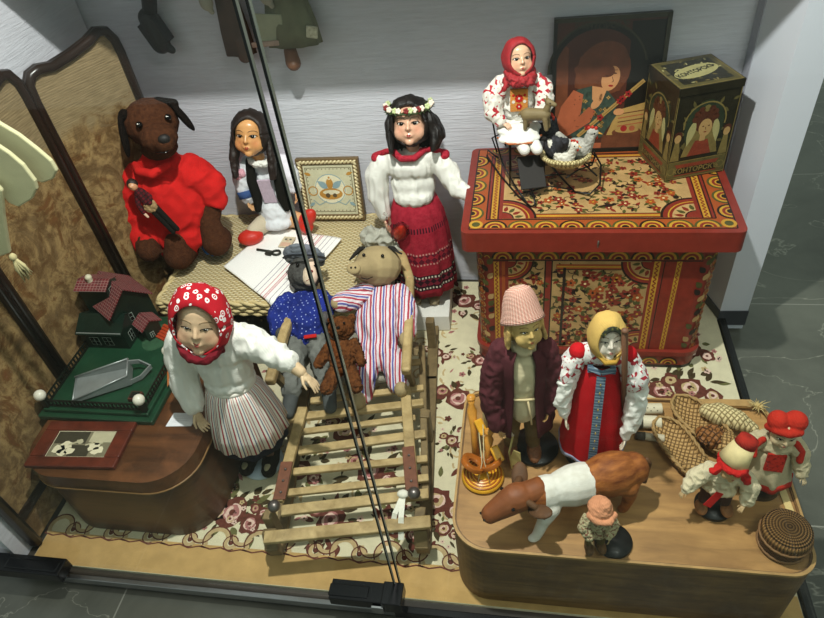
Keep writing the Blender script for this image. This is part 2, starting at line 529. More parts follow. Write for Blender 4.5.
# ---------------------------------------------------------------- carpet
cm = [simple('carpet_cream', '#d8cfae', .95, .10, 30, bump=.6, bscale=700, spec=.05), simple('carpet_gold', '#c09c64', .95, .16, 18, bump=.6, bscale=700, spec=.05),
      simple('carpet_maroon', '#65392f', .95, .3, 90, bump=.6, bscale=700, spec=.05), simple('carpet_rose', '#a8706c', .95, .25, 90, bump=.5, bscale=700, spec=.05),
      simple('carpet_dark_leaf', '#453a26', .95, .35, 90, bump=.5, bscale=700, spec=.05), simple('carpet_green', '#67653f', .95, .3, 90, bump=.5, bscale=700, spec=.05),
      simple('carpet_pale_pink', '#dcbcab', .95, .12, 90, bump=.5, bscale=700, spec=.05), simple('carpet_tan', '#bba378', .95, .2, 60, bump=.5, bscale=700, spec=.05)]
b = MB(); X0, X1, Y0, Y1 = XL + .03, .655, .70, 1.965
b.box(((X0 + X1) / 2, (Y0 + Y1) / 2, -.009), (X1 - X0, Y1 - Y0, .012))
P = Paint(b, (0, 0, -.0029), (1, 0, 0), (0, 1, 0), .00025)
P.rect(X0 + .001, Y0 + .001, X1 - .001, Y0 + .095, 1, 1)
rr = random.Random(3)
# scroll border
x = X0 + .03; k = 0
while x < X1 - .05:
    y = Y0 + .112
    P.arc(x, y, .026, .040, PI * .05, PI * 1.2, 7, 2, 12); P.arc(x, y, .038, .042, -.2, PI * 1.15, 2, 3, 12)
    P.arc(x + .045, y - .006, .010, .022, 0, 2 * PI, 7, 2.2, 12); P.arc(x + .045, y - .006, .020, .0235, .3, 1.7 * PI, 2, 3, 12); P.disc(x + .045, y - .006, .007, 2, 3)
    P.arc(x + .075, y + .02, .022, .034, PI, 1.9 * PI, 7, 1.8, 10); P.arc(x + .075, y + .02, .032, .036, PI, 1.9 * PI, 2, 3, 10)
    P.line([(x - .04, y - .022), (x - .01, y - .029), (x + .02, y - .022), (x + .05, y - .031), (x + .08, y - .023), (x + .1, y - .026)], .004, 2, 3.2)
    x += .125; k += 1


def rose(x, y, r, mats=(2, 3, 6), lay=2):
    P.blot(x, y, r, mats[0], lay, 16, .18)
    for k in range(9):
        a = k * 2.4 + x * 9; q = r * (.78 - .06 * k)
        P.disc(x + math.cos(a) * q * .6, y + math.sin(a) * q * .6, r * .40, mats[1 + k % 2], lay + .2 * k + .3, r * .2, a + PI / 2, 10)
    P.disc(x, y, r * .2, mats[0], lay + 3)


def spray(x, y, s=1.0, seed=0, main=3):
    q = random.Random(seed)
    for k in range(15):
        a = q.uniform(0, 2 * PI); d = q.uniform(.035, .095) * s
        P.leaf(x + math.cos(a) * d, y + math.sin(a) * d, q.uniform(.03, .055) * s, q.uniform(.014, .024) * s, a + q.uniform(-.7, .7), q.choice([4, 4, 5, 4, 2]), 1 + .05 * k)
    rose(x, y, .045 * s, (2, main, 6)); rose(x + .062 * s, y - .03 * s, .03 * s, (2, 6, main), 2.5); rose(x - .055 * s, y + .03 * s, .028 * s, (2, main, 7), 2.5)
    for k in range(7):
        a = q.uniform(0, 2 * PI); d = q.uniform(.07, .12) * s
        P.flower(x + math.cos(a) * d, y + math.sin(a) * d, .012 * s, q.choice([3, 2, 6, 7]), 4, 5, 5)


for i, (u, v, s_, m_) in enumerate([(458, 398, 1.0, 3), (436, 500, .95, 7), (464, 300, .95, 3), (436, 352, .6, 6), (232, 512, 1.05, 3), (205, 545, .7, 7), (330, 520, .9, 3), (370, 470, 1.0, 3),
                                  (300, 470, .8, 3), (662, 390, .9, 3), (712, 388, 1.0, 7), (742, 440, .8, 3), (690, 350, .8, 6), (452, 440, .5, 7), (395, 540, .8, 3), (345, 430, .9, 7), (480, 360, .6, 3),
                                  (255, 540, .6, 3), (590, 380, .8, 3), (440, 560, .5, 7), (815, 600, .8, 3)]):
    c = at(u, v, z=0); c.x = min(c.x, X1 - .14 * s_); spray(c.x, max(c.y, Y0 + .2) if c.y < Y0 + .2 else min(c.y, 1.86), s_, i, m_)
for k in range(240):
    x = rr.uniform(X0 + .1, X1 - .05); y = rr.uniform(Y0 + .16, Y1 - .05)
    P.leaf(x, y, rr.uniform(.015, .04), rr.uniform(.006, .016), rr.uniform(0, 6.28), rr.choice([7, 7, 7, 5, 4, 3]), .6 + .001 * k)
    if rr.random() < .5: P.arc(x, y, .02, .026, rr.uniform(0, 3), rr.uniform(3.5, 5.5), 7, .8, 8)
tag(b.build('carpet', cm), 'cream floral carpet with pink roses and a tan scroll border on the case floor', 'carpet')
# ---------------------------------------------------------------- painted chest
pm = [simple('chest_red', '#7e2b20', .33, .16, 25, bump=.12), simple('chest_dark', '#241712', .4, .2, bump=.1), simple('chest_yellow', '#b98a2e', .4, .15, bump=.1),
      simple('chest_green', '#4c4a22', .4, .2, bump=.1), simple('chest_orange', '#9c4a20', .4, .15, bump=.1), simple('chest_buff', '#b08d5c', .45, .28, 22, bump=.12),
      simple('chest_brick', '#7e281b', .4, .25, 40, bump=.1), simple('chest_cream', '#d9c08a', .45, .1, bump=.1)]
RED, DK, YE, GR, OR, BU, BR, CR = range(8)
ch = thing('painted_chest', 'large red and yellow painted wooden chest with scalloped borders standing on the carpet', 'chest', (.19, 1.74, 0))


def scallops(P, x0, y0, x1, y1, n, r, lay=2, side=1):
    """row of nested domes along a line"""
    d = Vector((x1 - x0, y1 - y0)); L = d.length; ang = math.atan2(d.y, d.x); st = L / n
    for k in range(n):
        c = Vector((x0, y0)) + d * ((k + .5) / n); a0, a1 = (ang, ang + PI) if side > 0 else (ang - PI, ang)
        q = min(st * .5, r) / r
        P.arc(c.x, c.y, r * .80 * q, r * 1.0 * q, a0, a1, GR if k % 3 else DK, lay, 12)
        P.arc(c.x, c.y, r * .62 * q, r * .82 * q, a0, a1, YE, lay + .5, 12); P.arc(c.x, c.y, r * .38 * q, r * .62 * q, a0, a1, RED, lay + .5, 12)
        P.arc(c.x, c.y, r * .28 * q, r * .40 * q, a0, a1, YE, lay + .7, 12); P.disc(c.x, c.y, r * .28 * q, DK, lay + .7, n=10, a0=a0, a1=a1)


def zig(P, x0, y0, x1, y1, n, w_, m, lay):
    d = Vector((x1 - x0, y1 - y0)); nn = Vector((-d.y, d.x)).normalized() * w_; pts = []
    for k in range(n + 1):
        p = Vector((x0, y0)) + d * (k / n) + nn * (1 if k % 2 else -1); pts.append((p.x, p.y))
    P.line(pts, w_ * .8, m, lay)


def garden(P, x0, y0, x1, y1, seed, n=46, lay=2, s=1.0):
    q = random.Random(seed); pts = []
    for k in range(n):
        for _ in range(12):
            x = q.uniform(x0, x1); y = q.uniform(y0, y1)
            if all((x - a) ** 2 + (y - c_) ** 2 > (.024 * s) ** 2 for a, c_ in pts): break
        pts.append((x, y))
        for j in range(3):
            a = q.uniform(0, 6.28); P.leaf(x + math.cos(a) * .006, y + math.sin(a) * .006, .022 * s, .010 * s, a, q.choice([GR, DK, GR, BR]), lay + .1 * j)
        if k % 3 != 2: P.flower(x, y, q.uniform(.010, .016) * s, q.choice([RED, BR, RED, OR]), q.choice([YE, DK, CR]), 5, lay + .6, a)
        else: P.arc(x, y, .010 * s, .0125 * s, a, a + 3.6, DK, lay + .4, 7)


def quarter(P, x, y, sx, sy, R=.085, lay=3):
    a0 = 0 if sx > 0 else PI / 2
    if sy < 0: a0 = -PI / 2 if sx > 0 else PI
    P.disc(x, y, R, BU, lay, a0=a0, a1=a0 + PI / 2, n=14)
    for r0, r1, m in ((R * .93, R, DK), (R * .80, R * .93, RED), (R * .76, R * .80, YE), (R * .68, R * .76, BR), (R * .30, R * .34, DK)):
        P.arc(x, y, r0, r1, a0, a0 + PI / 2, m, lay + .5, 12)
    P.disc(x, y, R * .3, RED, lay + .4, a0=a0, a1=a0 + PI / 2, n=10)
    for k in range(4):
        t = a0 + PI / 2 * (k + .5) / 4; P.leaf(x + math.cos(t) * R * .36, y + math.sin(t) * R * .36, R * .28, R * .13, t, (GR, BR)[k % 2], lay + .8)


W, D, HT = .765, .488, .066
b = MB(); zt = .57
b.prism(rrect(-W / 2, -D / 2, W / 2, D / 2, .022, 5), zt - HT, zt, RED)
b2 = MB()
P = Paint(b, (-W / 2, -D / 2, zt + .0002), (1, 0, 0), (0, 1, 0), .0003)
P.rect(.024, .02, W - .024, D - .012, OR, 1); P.line([(.024, .02), (W - .024, .02), (W - .024, D - .012), (.024, D - .012), (.024, .02)], .004, DK, 1.5)
e = .026
scallops(P, e + .035, e, W - e - .035, e, 9, .036); scallops(P, e, D - .05, e, e + .035, 5, .036); scallops(P, W - e, e + .035, W - e, D - .05, 5, .036)
scallops(P, W - e - .035, D - .016, e + .035, D - .016, 9, .030)
for x in (e, W - e):
    P.disc(x + (.016 if x < .1 else -.016), e + .016, .020, YE, 3); P.disc(x + (.016 if x < .1 else -.016), e + .016, .012, GR, 3.4, n=10)
i0, i1, j0, j1 = .070, W - .070, .066, D - .056
P.rect(i0, j0, i1, j1, RED, 2); P.line([(i0, j0), (i1, j0), (i1, j1), (i0, j1), (i0, j0)], .004, DK, 3)
for x in (i0 + .022, i1 - .022):
    P.rect(x - .009, j0 + .004, x + .009, j1 - .004, YE, 3); zig(P, x, j0 + .006, x, j1 - .006, 46, .0045, BR, 3.6); P.line([(x - .012, j0), (x - .012, j1)], .003, DK, 3.4); P.line([(x + .012, j0), (x + .012, j1)], .003, DK, 3.4)
k0, k1, l0, l1 = i0 + .046, i1 - .046, j0 + .004, j1 - .004
P.rect(k0, l0, k1, l1, BU, 3); garden(P, k0 + .03, l0 + .04, k1 - .03, l1 - .03, 5, 95, 4)
for yy in (l0 + .012, l1 - .012):
    P.rect(k0 + .06, yy - .009, k1 - .06, yy + .009, OR, 5); P.rect(k0 + .06, yy - .004, k1 - .06, yy + .004, YE, 5.4); P.line([(k0 + .06, yy - .010), (k1 - .06, yy - .010)], .003, DK, 5.6); P.line([(k0 + .06, yy + .010), (k1 - .06, yy + .010)], .003, DK, 5.6)
quarter(P, k0, l0, 1, 1, .098, 6); quarter(P, k1, l0, -1, 1, .098, 6); quarter(P, k0, l1, 1, -1, .098, 6); quarter(P, k1, l1, -1, -1, .098, 6)
# the black bird
bx, by = k0 + .30, l0 + .062
P.disc(bx, by, .017, DK, 8, .007, .15); P.disc(bx + .017, by + .006, .006, DK, 8); P.leaf(bx - .012, by, .024, .008, PI + .5, DK, 8); P.leaf(bx + .02, by + .007, .011, .004, .2, DK, 8); P.leaf(bx, by + .004, .016, .008, 2.4, DK, 8.2)
P.disc(k0 + .49, l0 + .10, .008, DK, 8)
lid = b.build('lid', pm, ch, bevel=.009, seg=3)
# body: rounded corners, painted panels
BW, BD = .69, .44; by0 = -.20
b = MB(); fy = by0
poly = rrect(-BW / 2, fy, BW / 2, fy + BD, .045, 7)
b.prism(poly, .075, .505, RED, None, True)
P = Paint(b, (-BW / 2, fy - .0002, .075), (1, 0, 0), (0, 0, 1), .0004); H0 = .43; r_ = .046
P.rect(r_, .002, BW - r_, H0 - .002, BR, 1)
# left column, left panel, middle panel, right column
P.rect(r_ + .004, .004, r_ + .05, H0 - .07, RED, 2); P.rect(r_ + .006, .006, r_ + .022, H0 - .07, YE, 2.4); zig(P, r_ + .014, .008, r_ + .014, H0 - .07, 44, .004, BR, 3); P.rect(r_ + .030, .006, r_ + .040, H0 - .07, OR, 2.5)
p0, p1, p2, p3 = r_ + .05, .205, .225, .505
P.rect(p0, .006, p1, H0 - .066, BU, 2); P.rect(p2, .006, p3, H0 - .066, BU, 2)
garden(P, p0 + .012, .02, p1 - .012, H0 - .08, 9, 42, 3, 1.1); garden(P, p2 + .02, .02, p3 - .012, H0 - .10, 11, 95, 3, 1.1)
P.rect(p1, .004, p2, H0 - .066, RED, 3); P.line([(p1, .004), (p1, H0 - .066)], .004, DK, 4); P.line([(p2, .004), (p2, H0 - .066)], .004, DK, 4); P.line([(.262, .01), (.262, H0 - .09)], .008, DK, 5)
quarter(P, p0, H0 - .068, 1, -1, .075, 5); quarter(P, p3, H0 - .068, -1, -1, .085, 5); quarter(P, p3, .006, -1, 1, .085, 5)
P.rect(p2 + .012, H0 - .096, p3 - .08, H0 - .078, OR, 4.5); P.rect(p2 + .014, H0 - .09, p3 - .08, H0 - .084, YE, 5); P.line([(p2 + .01, H0 - .098), (p3 - .08, H0 - .098)], .003, DK, 5)
P.rect(p3, .004, p3 + .036, H0 - .066, RED, 4); P.rect(p3 + .008, .004, p3 + .026, H0 - .066, YE, 4.4); zig(P, p3 + .017, .006, p3 + .017, H0 - .068, 44, .0045, BR, 5)
P.rect(p3 + .036, .004, p3 + .066, H0 - .066, BR, 4); P.line([(p3 + .037, .004), (p3 + .037, H0 - .066)], .003, DK, 4.6)
P.rect(p3 + .066, .004, p3 + .090, H0 - .066, RED, 4); P.rect(p3 + .070, .004, p3 + .084, H0 - .066, YE, 4.4); zig(P, p3 + .077, .006, p3 + .077, H0 - .068, 44, .0035, BR, 5)
# cornice band of scallops, on the front and round both rounded corners
P.rect(r_ - .002, H0 - .064, BW - r_ + .002, H0 - .002, RED, 4); P.line([(r_, H0 - .064), (BW - r_, H0 - .064)], .004, DK, 5)
scallops(P, r_, H0 - .058, BW - r_, H0 - .058, 9, .034, 6)
# rounded corners and sides painted with rows of leaves and flowers
for sx in (-1, 1):
    for ka in range(3):
        a = -PI / 2 + sx * (PI / 2) * (ka + .5) / 3; cx = sx * (BW / 2 - .045); cy = fy + .045
        nx, ny = math.cos(a), math.sin(a); tx = (-ny, nx) if -ny * 1 + 0 > -2 else (ny, -nx)
        o_ = Vector((cx + nx * .0452, cy + ny * .0452, .075)); Pq = Paint(b, o_, (-ny, nx, 0), (0, 0, 1), .0005)
        q = random.Random(ka + 5 * sx)
        for kk in range(13):
            z = .012 + kk * .028
            if ka != 1: Pq.leaf(0, z, .032, .018, q.choice([1, 2.2]), (GR, BU, DK)[kk % 3], 1)
            else: Pq.disc(0, z, .015, BU, 1, .013, n=10); Pq.flower(0, z, .012, BR if kk % 2 else OR, YE, 5, 1.5); Pq.leaf(0, z + .012, .018, .010, 1.5, GR, 1.2)
        Pq.arc(0, H0 - .056, .006, .009, 0, PI, YE, 2, 8); Pq.arc(0, H0 - .056, .009, .0115, 0, PI, GR, 2, 8)
    Ps = Paint(b, (sx * (BW / 2 + .0002), fy + .045 if sx > 0 else fy + BD - .045, .075), (0, sx, 0), (0, 0, 1), .0004)
    Ps.rect(0, .004, BD - .09, H0 - .066, BU, 1); garden(Ps, .02, .02, BD - .11, H0 - .08, 31, 60, 2); scallops(Ps, 0, H0 - .058, BD - .09, H0 - .058, 5, .034, 3)
b.build('body', pm, ch)
b = MB(); b.prism(rrect(-BW / 2 - .006, fy - .006, BW / 2 + .006, fy + BD, .05, 7), .012, .066, BR, None, True)
Pb = Paint(b, (-BW / 2, fy - .0064, .012), (1, 0, 0), (0, 0, 1), .0004); scallops(Pb, .05, .006, BW - .05, .006, 10, .030, 1)
b.build('plinth', pm, ch)
b = MB(); b.prism(rrect(-BW / 2 - .014, fy - .014, BW / 2 + .014, fy + BD + .002, .055, 7), .060, .078, RED, None, True); b.build('base_moulding', pm[RED], ch, bevel=.007, seg=3)
b = MB(); b.prism(rrect(-BW / 2 - .006, fy - .006, BW / 2 + .006, fy + BD, .05, 7), 0, .012, DK); b.build('foot', pm[DK], ch)
b = MB(); b.ell((-.005, fy - .008, .495), (.006, .006, .008)); b.ell((.004, fy - .008, .497), (.006, .006, .008))
b.tube([(0, fy - .01, .50), (0, fy - .042, .52), (0, fy - .047, .545)], .0025); b.build('hasp', simple('old_iron', '#6b6259', .45, .3, metal=.7), ch)

# ---------------------------------------------------------------- bentwood box lid, right
bwood = wood('worn_oak', '#5e4226', '#8a673c', .5, (3, 26, 26), .3, ('#4a3220', 5, .45, .75))
btop = wood('worn_brown_board', '#8a663c', '#b88c54', .5, (2.2, 16, 16), .25, ('#7c5731', 4, .45, .8))
o = thing('bentwood_box', 'big pale brown bentwood box with a worn board top, front right on the carpet', 'box', (.222, .952, 0))
out_ = rrect(-.388, -.236, .392, .232, [.085, .06, .05, .05], 9)
inn = [(x * .982, y * .970) for x, y in out_]
b = MB(); b.ring(out_, inn, 0, .25); b.build('side_band', bwood, o)
b = MB(); b.prism(inn, .012, .2455); b.build('top_board', btop, o)
rimm = simple('pale_worn_rim', '#a98552', .55, .25, 30)
b = MB(); b.ring([(x * 1.004, y * 1.006) for x, y in out_], [(x * .990, y * .982) for x, y in out_], .246, .2535); b.build('rim', rimm, o)
b = MB(); b.bar((.372, -.10, .247), (.362, .08, .247), .016, .004); b.build('pale_strip', simple('pale_wood_strip', '#d2b87c', .5, .1), o)

# ---------------------------------------------------------------- brown trunk, left
ow = wood('dark_red_brown_veneer', '#38200f', '#5f3a20', .32, (2, 14, 14), .2, ('#80502f', 4, .5, .75), .5)
ow2 = wood('dark_brown_veneer', '#2e1a0e', '#4b2f1a', .36, (2, 2, 22), .2, ('#5d3c22', 3, .5, .8), .5)
o = thing('brown_trunk', 'low dark brown trunk with rounded corners at the left front', 'trunk', (-1.10, 1.09, 0))
pl = rrect(-.255, -.285, .235, .28, [.12, .12, .03, .05], 10)
b = MB(); b.prism([(x * .975, y * .975 + .003) for x, y in pl], 0, .24, 0, None, True); b.build('body', ow2, o)
b = MB(); b.prism(pl, .232, .285, 0, None, True); b.build('lid', ow, o, bevel=.006, seg=3)
b = MB(); q = [Vector((x * 1.004, y * 1.004, .234)) for x, y in pl]; b.tube(q, .0028, 0, 6, True); b.build('lid_bead', simple('brass_bead', '#7a5a34', .4, .2), o)

# ---------------------------------------------------------------- folding screen
fr_m = simple('dark_polished_frame', '#22140c', .28, .25, 8, bump=.08)
a = N('faded_tapestry', .95, 0, .05); co = a.co(scale=(1, 1, 1))
f = a.noise(co, 7, 6, .65, 1.5); g = a.noise(a.co(loc=(3, 1, 2)), 22, 5, .7, .8)
c1 = a.ramp(f, [(.25, rgb('#3f3122')), (.42, rgb('#7c6443')), (.52, rgb('#9c8157')), (.60, rgb('#70502f')), (.75, rgb('#6d3a2a'))])
c2 = a.mix(a.ramp(g, [(.42, (0, 0, 0)), (.62, (.85, .85, .85))]), c1, rgb('#5c4429'))
x, y, z = a.sep(a.co())
upf = a.ramp(a.math('MULTIPLY_ADD', z, 1.0, a.math('MULTIPLY', f, .25)), [(.96, (0, 0, 0)), (1.0, (1, 1, 1))])
plain = a.ramp(a.noise(a.co(scale=(4, 4, 60)), 6, 4), [(.3, rgb('#75654a')), (.7, rgb('#988463'))])
a.col(a.mix(upf, c2, plain))
wv = a.math('SINE', a.math('MULTIPLY', z, 900)); a.bump(a.math('ADD', a.math('MULTIPLY', wv, .25), g), .5, .002)
tap = a.m
lining = simple('dark_lining', '#2a241b', .8)
SP = [Vector((-1.245, 1.86)), Vector((-1.388, 1.56)), Vector((-1.398, 1.143)), Vector((-1.400, .74))]
scr = thing('folding_screen', 'three-fold dark framed screen with faded tapestry panels against the left wall', 'screen', (-1.33, 1.53, 0))
ZT = 1.055
for k in range(3):
    A, B = SP[k], SP[k + 1]; d = (B - A); L = d.length; d = d / L; nn = Vector((-d.y, d.x))
    fo = bpy.data.objects.new('screen_panel', None)
    # frame outline with a dipping top rail and rounded shoulders
    def p3(s_, z, off=0): q = A + d * s_ + nn * off - Vector((-1.33, 1.53)); return Vector((q.x, q.y, z))
    pts = [(.012, .01), (.012, ZT - .05), (.016, ZT - .01), (.034, ZT + .022), (.06, ZT + .028), (L * .3, ZT + .012), (L * .5, ZT - .002), (L * .7, ZT - .010), (L - .06, ZT - .002), (L - .034, ZT - .008), (L - .016, ZT - .03), (L - .012, ZT - .08), (L - .012, .01)]
    b = MB(); P3 = [p3(*p) for p in pts]
    for off in (-.006, .006):
        b.tube([p3(s_, z, off) for s_, z in pts], .0145, 0, 8)
    b.bar(p3(.012, .12), p3(L - .012, .12), .018, .03)
    fm = b.build('frame', fr_m, scr)
    b = MB(); inner = [(s_, z) for s_, z in pts]
    b.add([p3(s_, z, -.002) for s_, z in inner] + [p3(s_, z, .002) for s_, z in inner], [tuple(range(13)), tuple(range(25, 12, -1))]); b.build('fabric', tap, scr)
    bpy.data.objects.remove(fo)

# ---------------------------------------------------------------- dark case with the wicker hamper lid on it
db = simple('blackened_leather', '#15110e', .45, .3, 20, bump=.3)
o = thing('black_case', 'black studded case under the pale wicker hamper', 'case', (-.80, 1.72, 0))
b = MB(); b.box((-.05, .01, .125), (.70, .46, .25)); b.build('body', db, o, bevel=.008)
dbr = simple('dull_brass', '#75684e', .4, metal=.8)
for k in range(13):
    for z in (.21, .16): b = MB(); b.ell((-.38 + k * .048, -.222, z), .0045, 0, None, 8); b.build('stud', dbr, o)
a = N('pale_wicker', .55, 0, .3); co = a.co()
x, y, z = a.sep(co)
row = a.math('MULTIPLY', y, 120); rf = a.math('FLOOR', row)
sx_ = a.math('SINE', a.math('ADD', a.math('MULTIPLY', x, 300), a.math('MULTIPLY', rf, PI)))
prof = a.math('SINE', a.math('MULTIPLY', a.math('FRACT', row), PI))
h = a.math('MULTIPLY', a.math('ADD', a.math('MULTIPLY', sx_, .5), .7), prof)
cc = a.ramp(h, [(.05, rgb('#7d6840')), (.28, rgb('#cab380')), (.7, rgb('#eaddb6'))])
a.col(a.mix(a.math('MULTIPLY', a.noise(co, 25, 3), .35), cc, rgb('#c9b17d'))); a.bump(h, 1.0, .004); wick = a.m
hw = thing('wicker_hamper', 'flat pale woven wicker hamper lying on the black case below the dog toy', 'hamper', (-.850, 1.725, .25))
W2, D2 = .76, .50
b = MB()
# woven lid top: gently sagging sheet
nx, ny = 30, 20; vs = []; fs = []
def htop(x, y): return .062 + .006 * math.cos(x * 9) * math.cos(y * 7) + .003 * noise.noise(Vector((x * 14, y * 14, 0)))
for j in range(ny + 1):
    for i in range(nx + 1):
        x = -W2 / 2 + W2 * i / nx; y = -D2 / 2 + D2 * j / ny; vs.append((x, y, htop(x, y)))
n0 = len(vs); fs = [(j * (nx + 1) + i, j * (nx + 1) + i + 1, (j + 1) * (nx + 1) + i + 1, (j + 1) * (nx + 1) + i) for j in range(ny) for i in range(nx)]
b.add(vs, fs, 0, None, True); b.box((0, 0, .03), (W2 - .01, D2 - .01, .055)); b.build('woven_lid', wick, hw)
b = MB()
edge = [(-W2 / 2, -D2 / 2), (W2 / 2, -D2 / 2), (W2 / 2, D2 / 2), (-W2 / 2, D2 / 2)]
straw = simple('pale_straw', '#cdb886', .5, .2, 60, bump=.3, bscale=300)
for s_ in range(4):
    A = Vector(edge[s_]); B = Vector(edge[(s_ + 1) % 4]); L = (B - A).length; n_ = int(L / .012)
    for st in (0, 1):   # twisted braid
        pts = []
        for k in range(n_ + 1):
            t_ = k / n_; q = A.lerp(B, t_); ph = t_ * n_ * .8 + st * PI
            pts.append(Vector((q.x, q.y, .056 + .004 * math.sin(ph))) + Vector((0, math.cos(ph) * .006, 0)) * (1 if s_ % 2 == 0 else 0) + Vector((math.cos(ph) * .006, 0, 0)) * (0 if s_ % 2 == 0 else 1))
        b.tube(pts, .0068, 0, 6)
b.build('braided_edge', straw, hw)
b = MB()
for row in range(3):
    z = .012 + .014 * row
    for s_ in range(4):
        A = Vector(edge[s_]); B = Vector(edge[(s_ + 1) % 4]); n_ = int((B - A).length / .012); out2 = Vector(((B - A).y, -(B - A).x)).normalized()
        pts = [Vector((*(A.lerp(B, k / n_) + out2 * (.003 + .004 * math.sin(k * 1.57 + row * PI))), z)) for k in range(n_ + 1)]
        b.tube(pts, .0065, 0, 6)
b.build('woven_side', straw, hw)
b = MB(); b.box((-.255, -D2 / 2 - .012, .048), (.022, .006, .045)); b.box((-.255, -D2 / 2 - .002, .072), (.022, .028, .006)); b.build('leather_tab', db, hw, bevel=.002)
# ---------------------------------------------------------------- doll making
def skin(name, hexc, cheek='#c96a58', rough=.35, spec=.5, scale=1.0):
    a = N(name, rough, 0, spec); x = None; co = a.co(scale=(1 / scale,) * 3)
    fs = []
    for sx in (-1, 1):
        d = a.n('ShaderNodeVectorMath', operation='DISTANCE'); a.l(co, d.inputs[0]); d.inputs[1].default_value = (.20 * sx, -.34, -.14)
        fs.append(a.math('SUBTRACT', 1.0, a.math('MULTIPLY', d.outputs['Value'], 6.5)))
    f = a.math('MAXIMUM', a.math('MAXIMUM', fs[0], fs[1]), 0.0)
    a.col(a.mix(a.math('MULTIPLY', f, .42), rgb(hexc), rgb(cheek)))
    return a.m


plain_skin = {}
def pskin(h, rough=.4):
    if h not in plain_skin: plain_skin[h] = simple('doll_skin_' + str(len(plain_skin)), h, rough, .05, 6, bump=.02)
    return plain_skin[h]


white_eye_glint = simple('eye_white_and_glint', '#e9e4da', .15, .02, bump=0); black_gl = simple('glossy_black', '#0b0908', .12, .1, bump=0)
iris_m = {k: simple('iris_' + k, h, .15, .1, bump=0) for k, h in dict(brown='#3a2112', blue='#5a7d96', dark='#120c09', grey='#6b7170').items()}
lip_m = simple('painted_lip', '#a3372f', .3, .1, bump=0); hairm = {k: simple('hair_' + k, h, .5, .5, 60, bump=.8, bscale=220) for k, h in dict(black='#17110f', dark='#231712', brown='#5a3820', blond='#b39358').items()}


def head(par, s, c, rot, skm, eye='brown', brow='#4a3222', mouth='#a3372f', smile=0., ears=True, neck=True, eye_s=1.0, closed=False, name='head', fat=1.0):
    """doll head of height s, centre c, in the frame of par, face towards local -Y"""
    v = .021
    pr = [('e', (0, .03, .12), (.37, .43, .40)), ('e', (0, -.07, -.10), (.345 * fat, .31, .36)), ('e', (.17, -.17, -.18), (.17 * fat, .16, .17)), ('e', (-.17, -.17, -.18), (.17 * fat, .16, .17)),
          ('e', (0, -.27, -.37), (.10, .08, .075)), ('c', (0, -.37, .05), (0, -.425, -.09), .030, .045), ('e', (.035, -.40, -.10), (.03, .035, .025)), ('e', (-.035, -.40, -.10), (.03, .035, .025)),
          ('e', (0, -.345, -.235), (.09, .05, .05)), ('e', (0, -.22, .20), (.26, .17, .18))]
    if ears: pr += [('e', (sx * .365, .0, -.04), (.04, .075, .11), (0, sx * .3, sx * .2)) for sx in (-1, 1)]
    if neck: q_ = Euler(rot).to_matrix().inverted() @ Vector((0, .08, -.60)); pr += [('c', (0, .04, -.25), tuple(q_), .150, .15)]
    pr = [(p[0],) + tuple(tuple(q * s for q in x) if isinstance(x, tuple) and i < 2 else (x if isinstance(x, tuple) else x * s) for i, x in enumerate(p[1:])) for p in pr]
    h = blob(name, skm, par, pr, v * s, 5, n=20)
    h.location = c; h.rotation_euler = rot
    bm = bmesh.new(); bm.from_mesh(h.data); bv = BVHTree.FromBMesh(bm)
    def surf(x, z, lift=0):
        p, nrm, _, _ = bv.ray_cast(Vector((x * s, -s, z * s)), Vector((0, 1, 0)))
        if p is None: p = Vector((x * s, -.3 * s, z * s)); nrm = Vector((0, -1, 0))
        return p + nrm * lift * s, nrm
    bmat = simple('brow_' + brow.strip('#'), brow, .5, .1, bump=0) if 'brow_' + brow.strip('#') not in bpy.data.materials else bpy.data.materials['brow_' + brow.strip('#')]
    lm = simple('lip_' + mouth.strip('#'), mouth, .3, .1, bump=0) if 'lip_' + mouth.strip('#') not in bpy.data.materials else bpy.data.materials['lip_' + mouth.strip('#')]
    for sx in (-1, 1):
        p, nr = surf(sx * .155, .015, -.012)
        e = MB(); R = rotto((nr.x * .5, nr.y, 0)); q = nr
        if not closed:
            e.ell(p, (.030 * s, .070 * s * eye_s, .038 * s * eye_s), 0, R, 14)
            pi_ = p + Vector((sx * -.004, -.022, .002)) * s; e.ell(pi_, (.014 * s, (.052 if eye == 'dark' else .040) * s * eye_s, .037 * s * eye_s), 1, R, 12)
            e.ell(pi_ + Vector((0, -.009, 0)) * s, (.008 * s, .020 * s, .020 * s), 2, R, 10)
            e.ell(pi_ + Vector((.014, -.017, .016)) * s, .007 * s, 0, None, 6)  # small white bead stands in for the glint on the eye
        lid_ = [surf(sx * (.155 + .088 * math.cos(t)), .008 + .046 * eye_s * math.sin(t), .008)[0] for t in [PI * k / 8 for k in range(9)]]
        e.tube(lid_, [.003 * s] + [.008 * s] * 7 + [.003 * s], 2, 5)
        e.build('eye', [white_eye_glint, iris_m[eye], black_gl], h)
        b = MB(); b.tube([surf(sx * (.155 + .10 * math.cos(t)), .092 + .050 * math.sin(t), .002)[0] for t in [PI * (k + .5) / 7 for k in range(7)]], [.003 * s] + [.007 * s] * 5 + [.003 * s], 0, 5); b.build('eyebrow', bmat, h)
    b = MB()
    for sx in (-1, 1): b.cap2(surf(sx * .016, -.222, .002)[0], surf(sx * .050, -.234 + smile * .03, -.004)[0], .014 * s, .006 * s, 0, 8)
    b.cap2(surf(-.02, -.250, .001)[0], surf(.02, -.250, .001)[0], .014 * s, .014 * s, 0, 8)
    b.build('mouth', lm, h); bm.free()
    return h


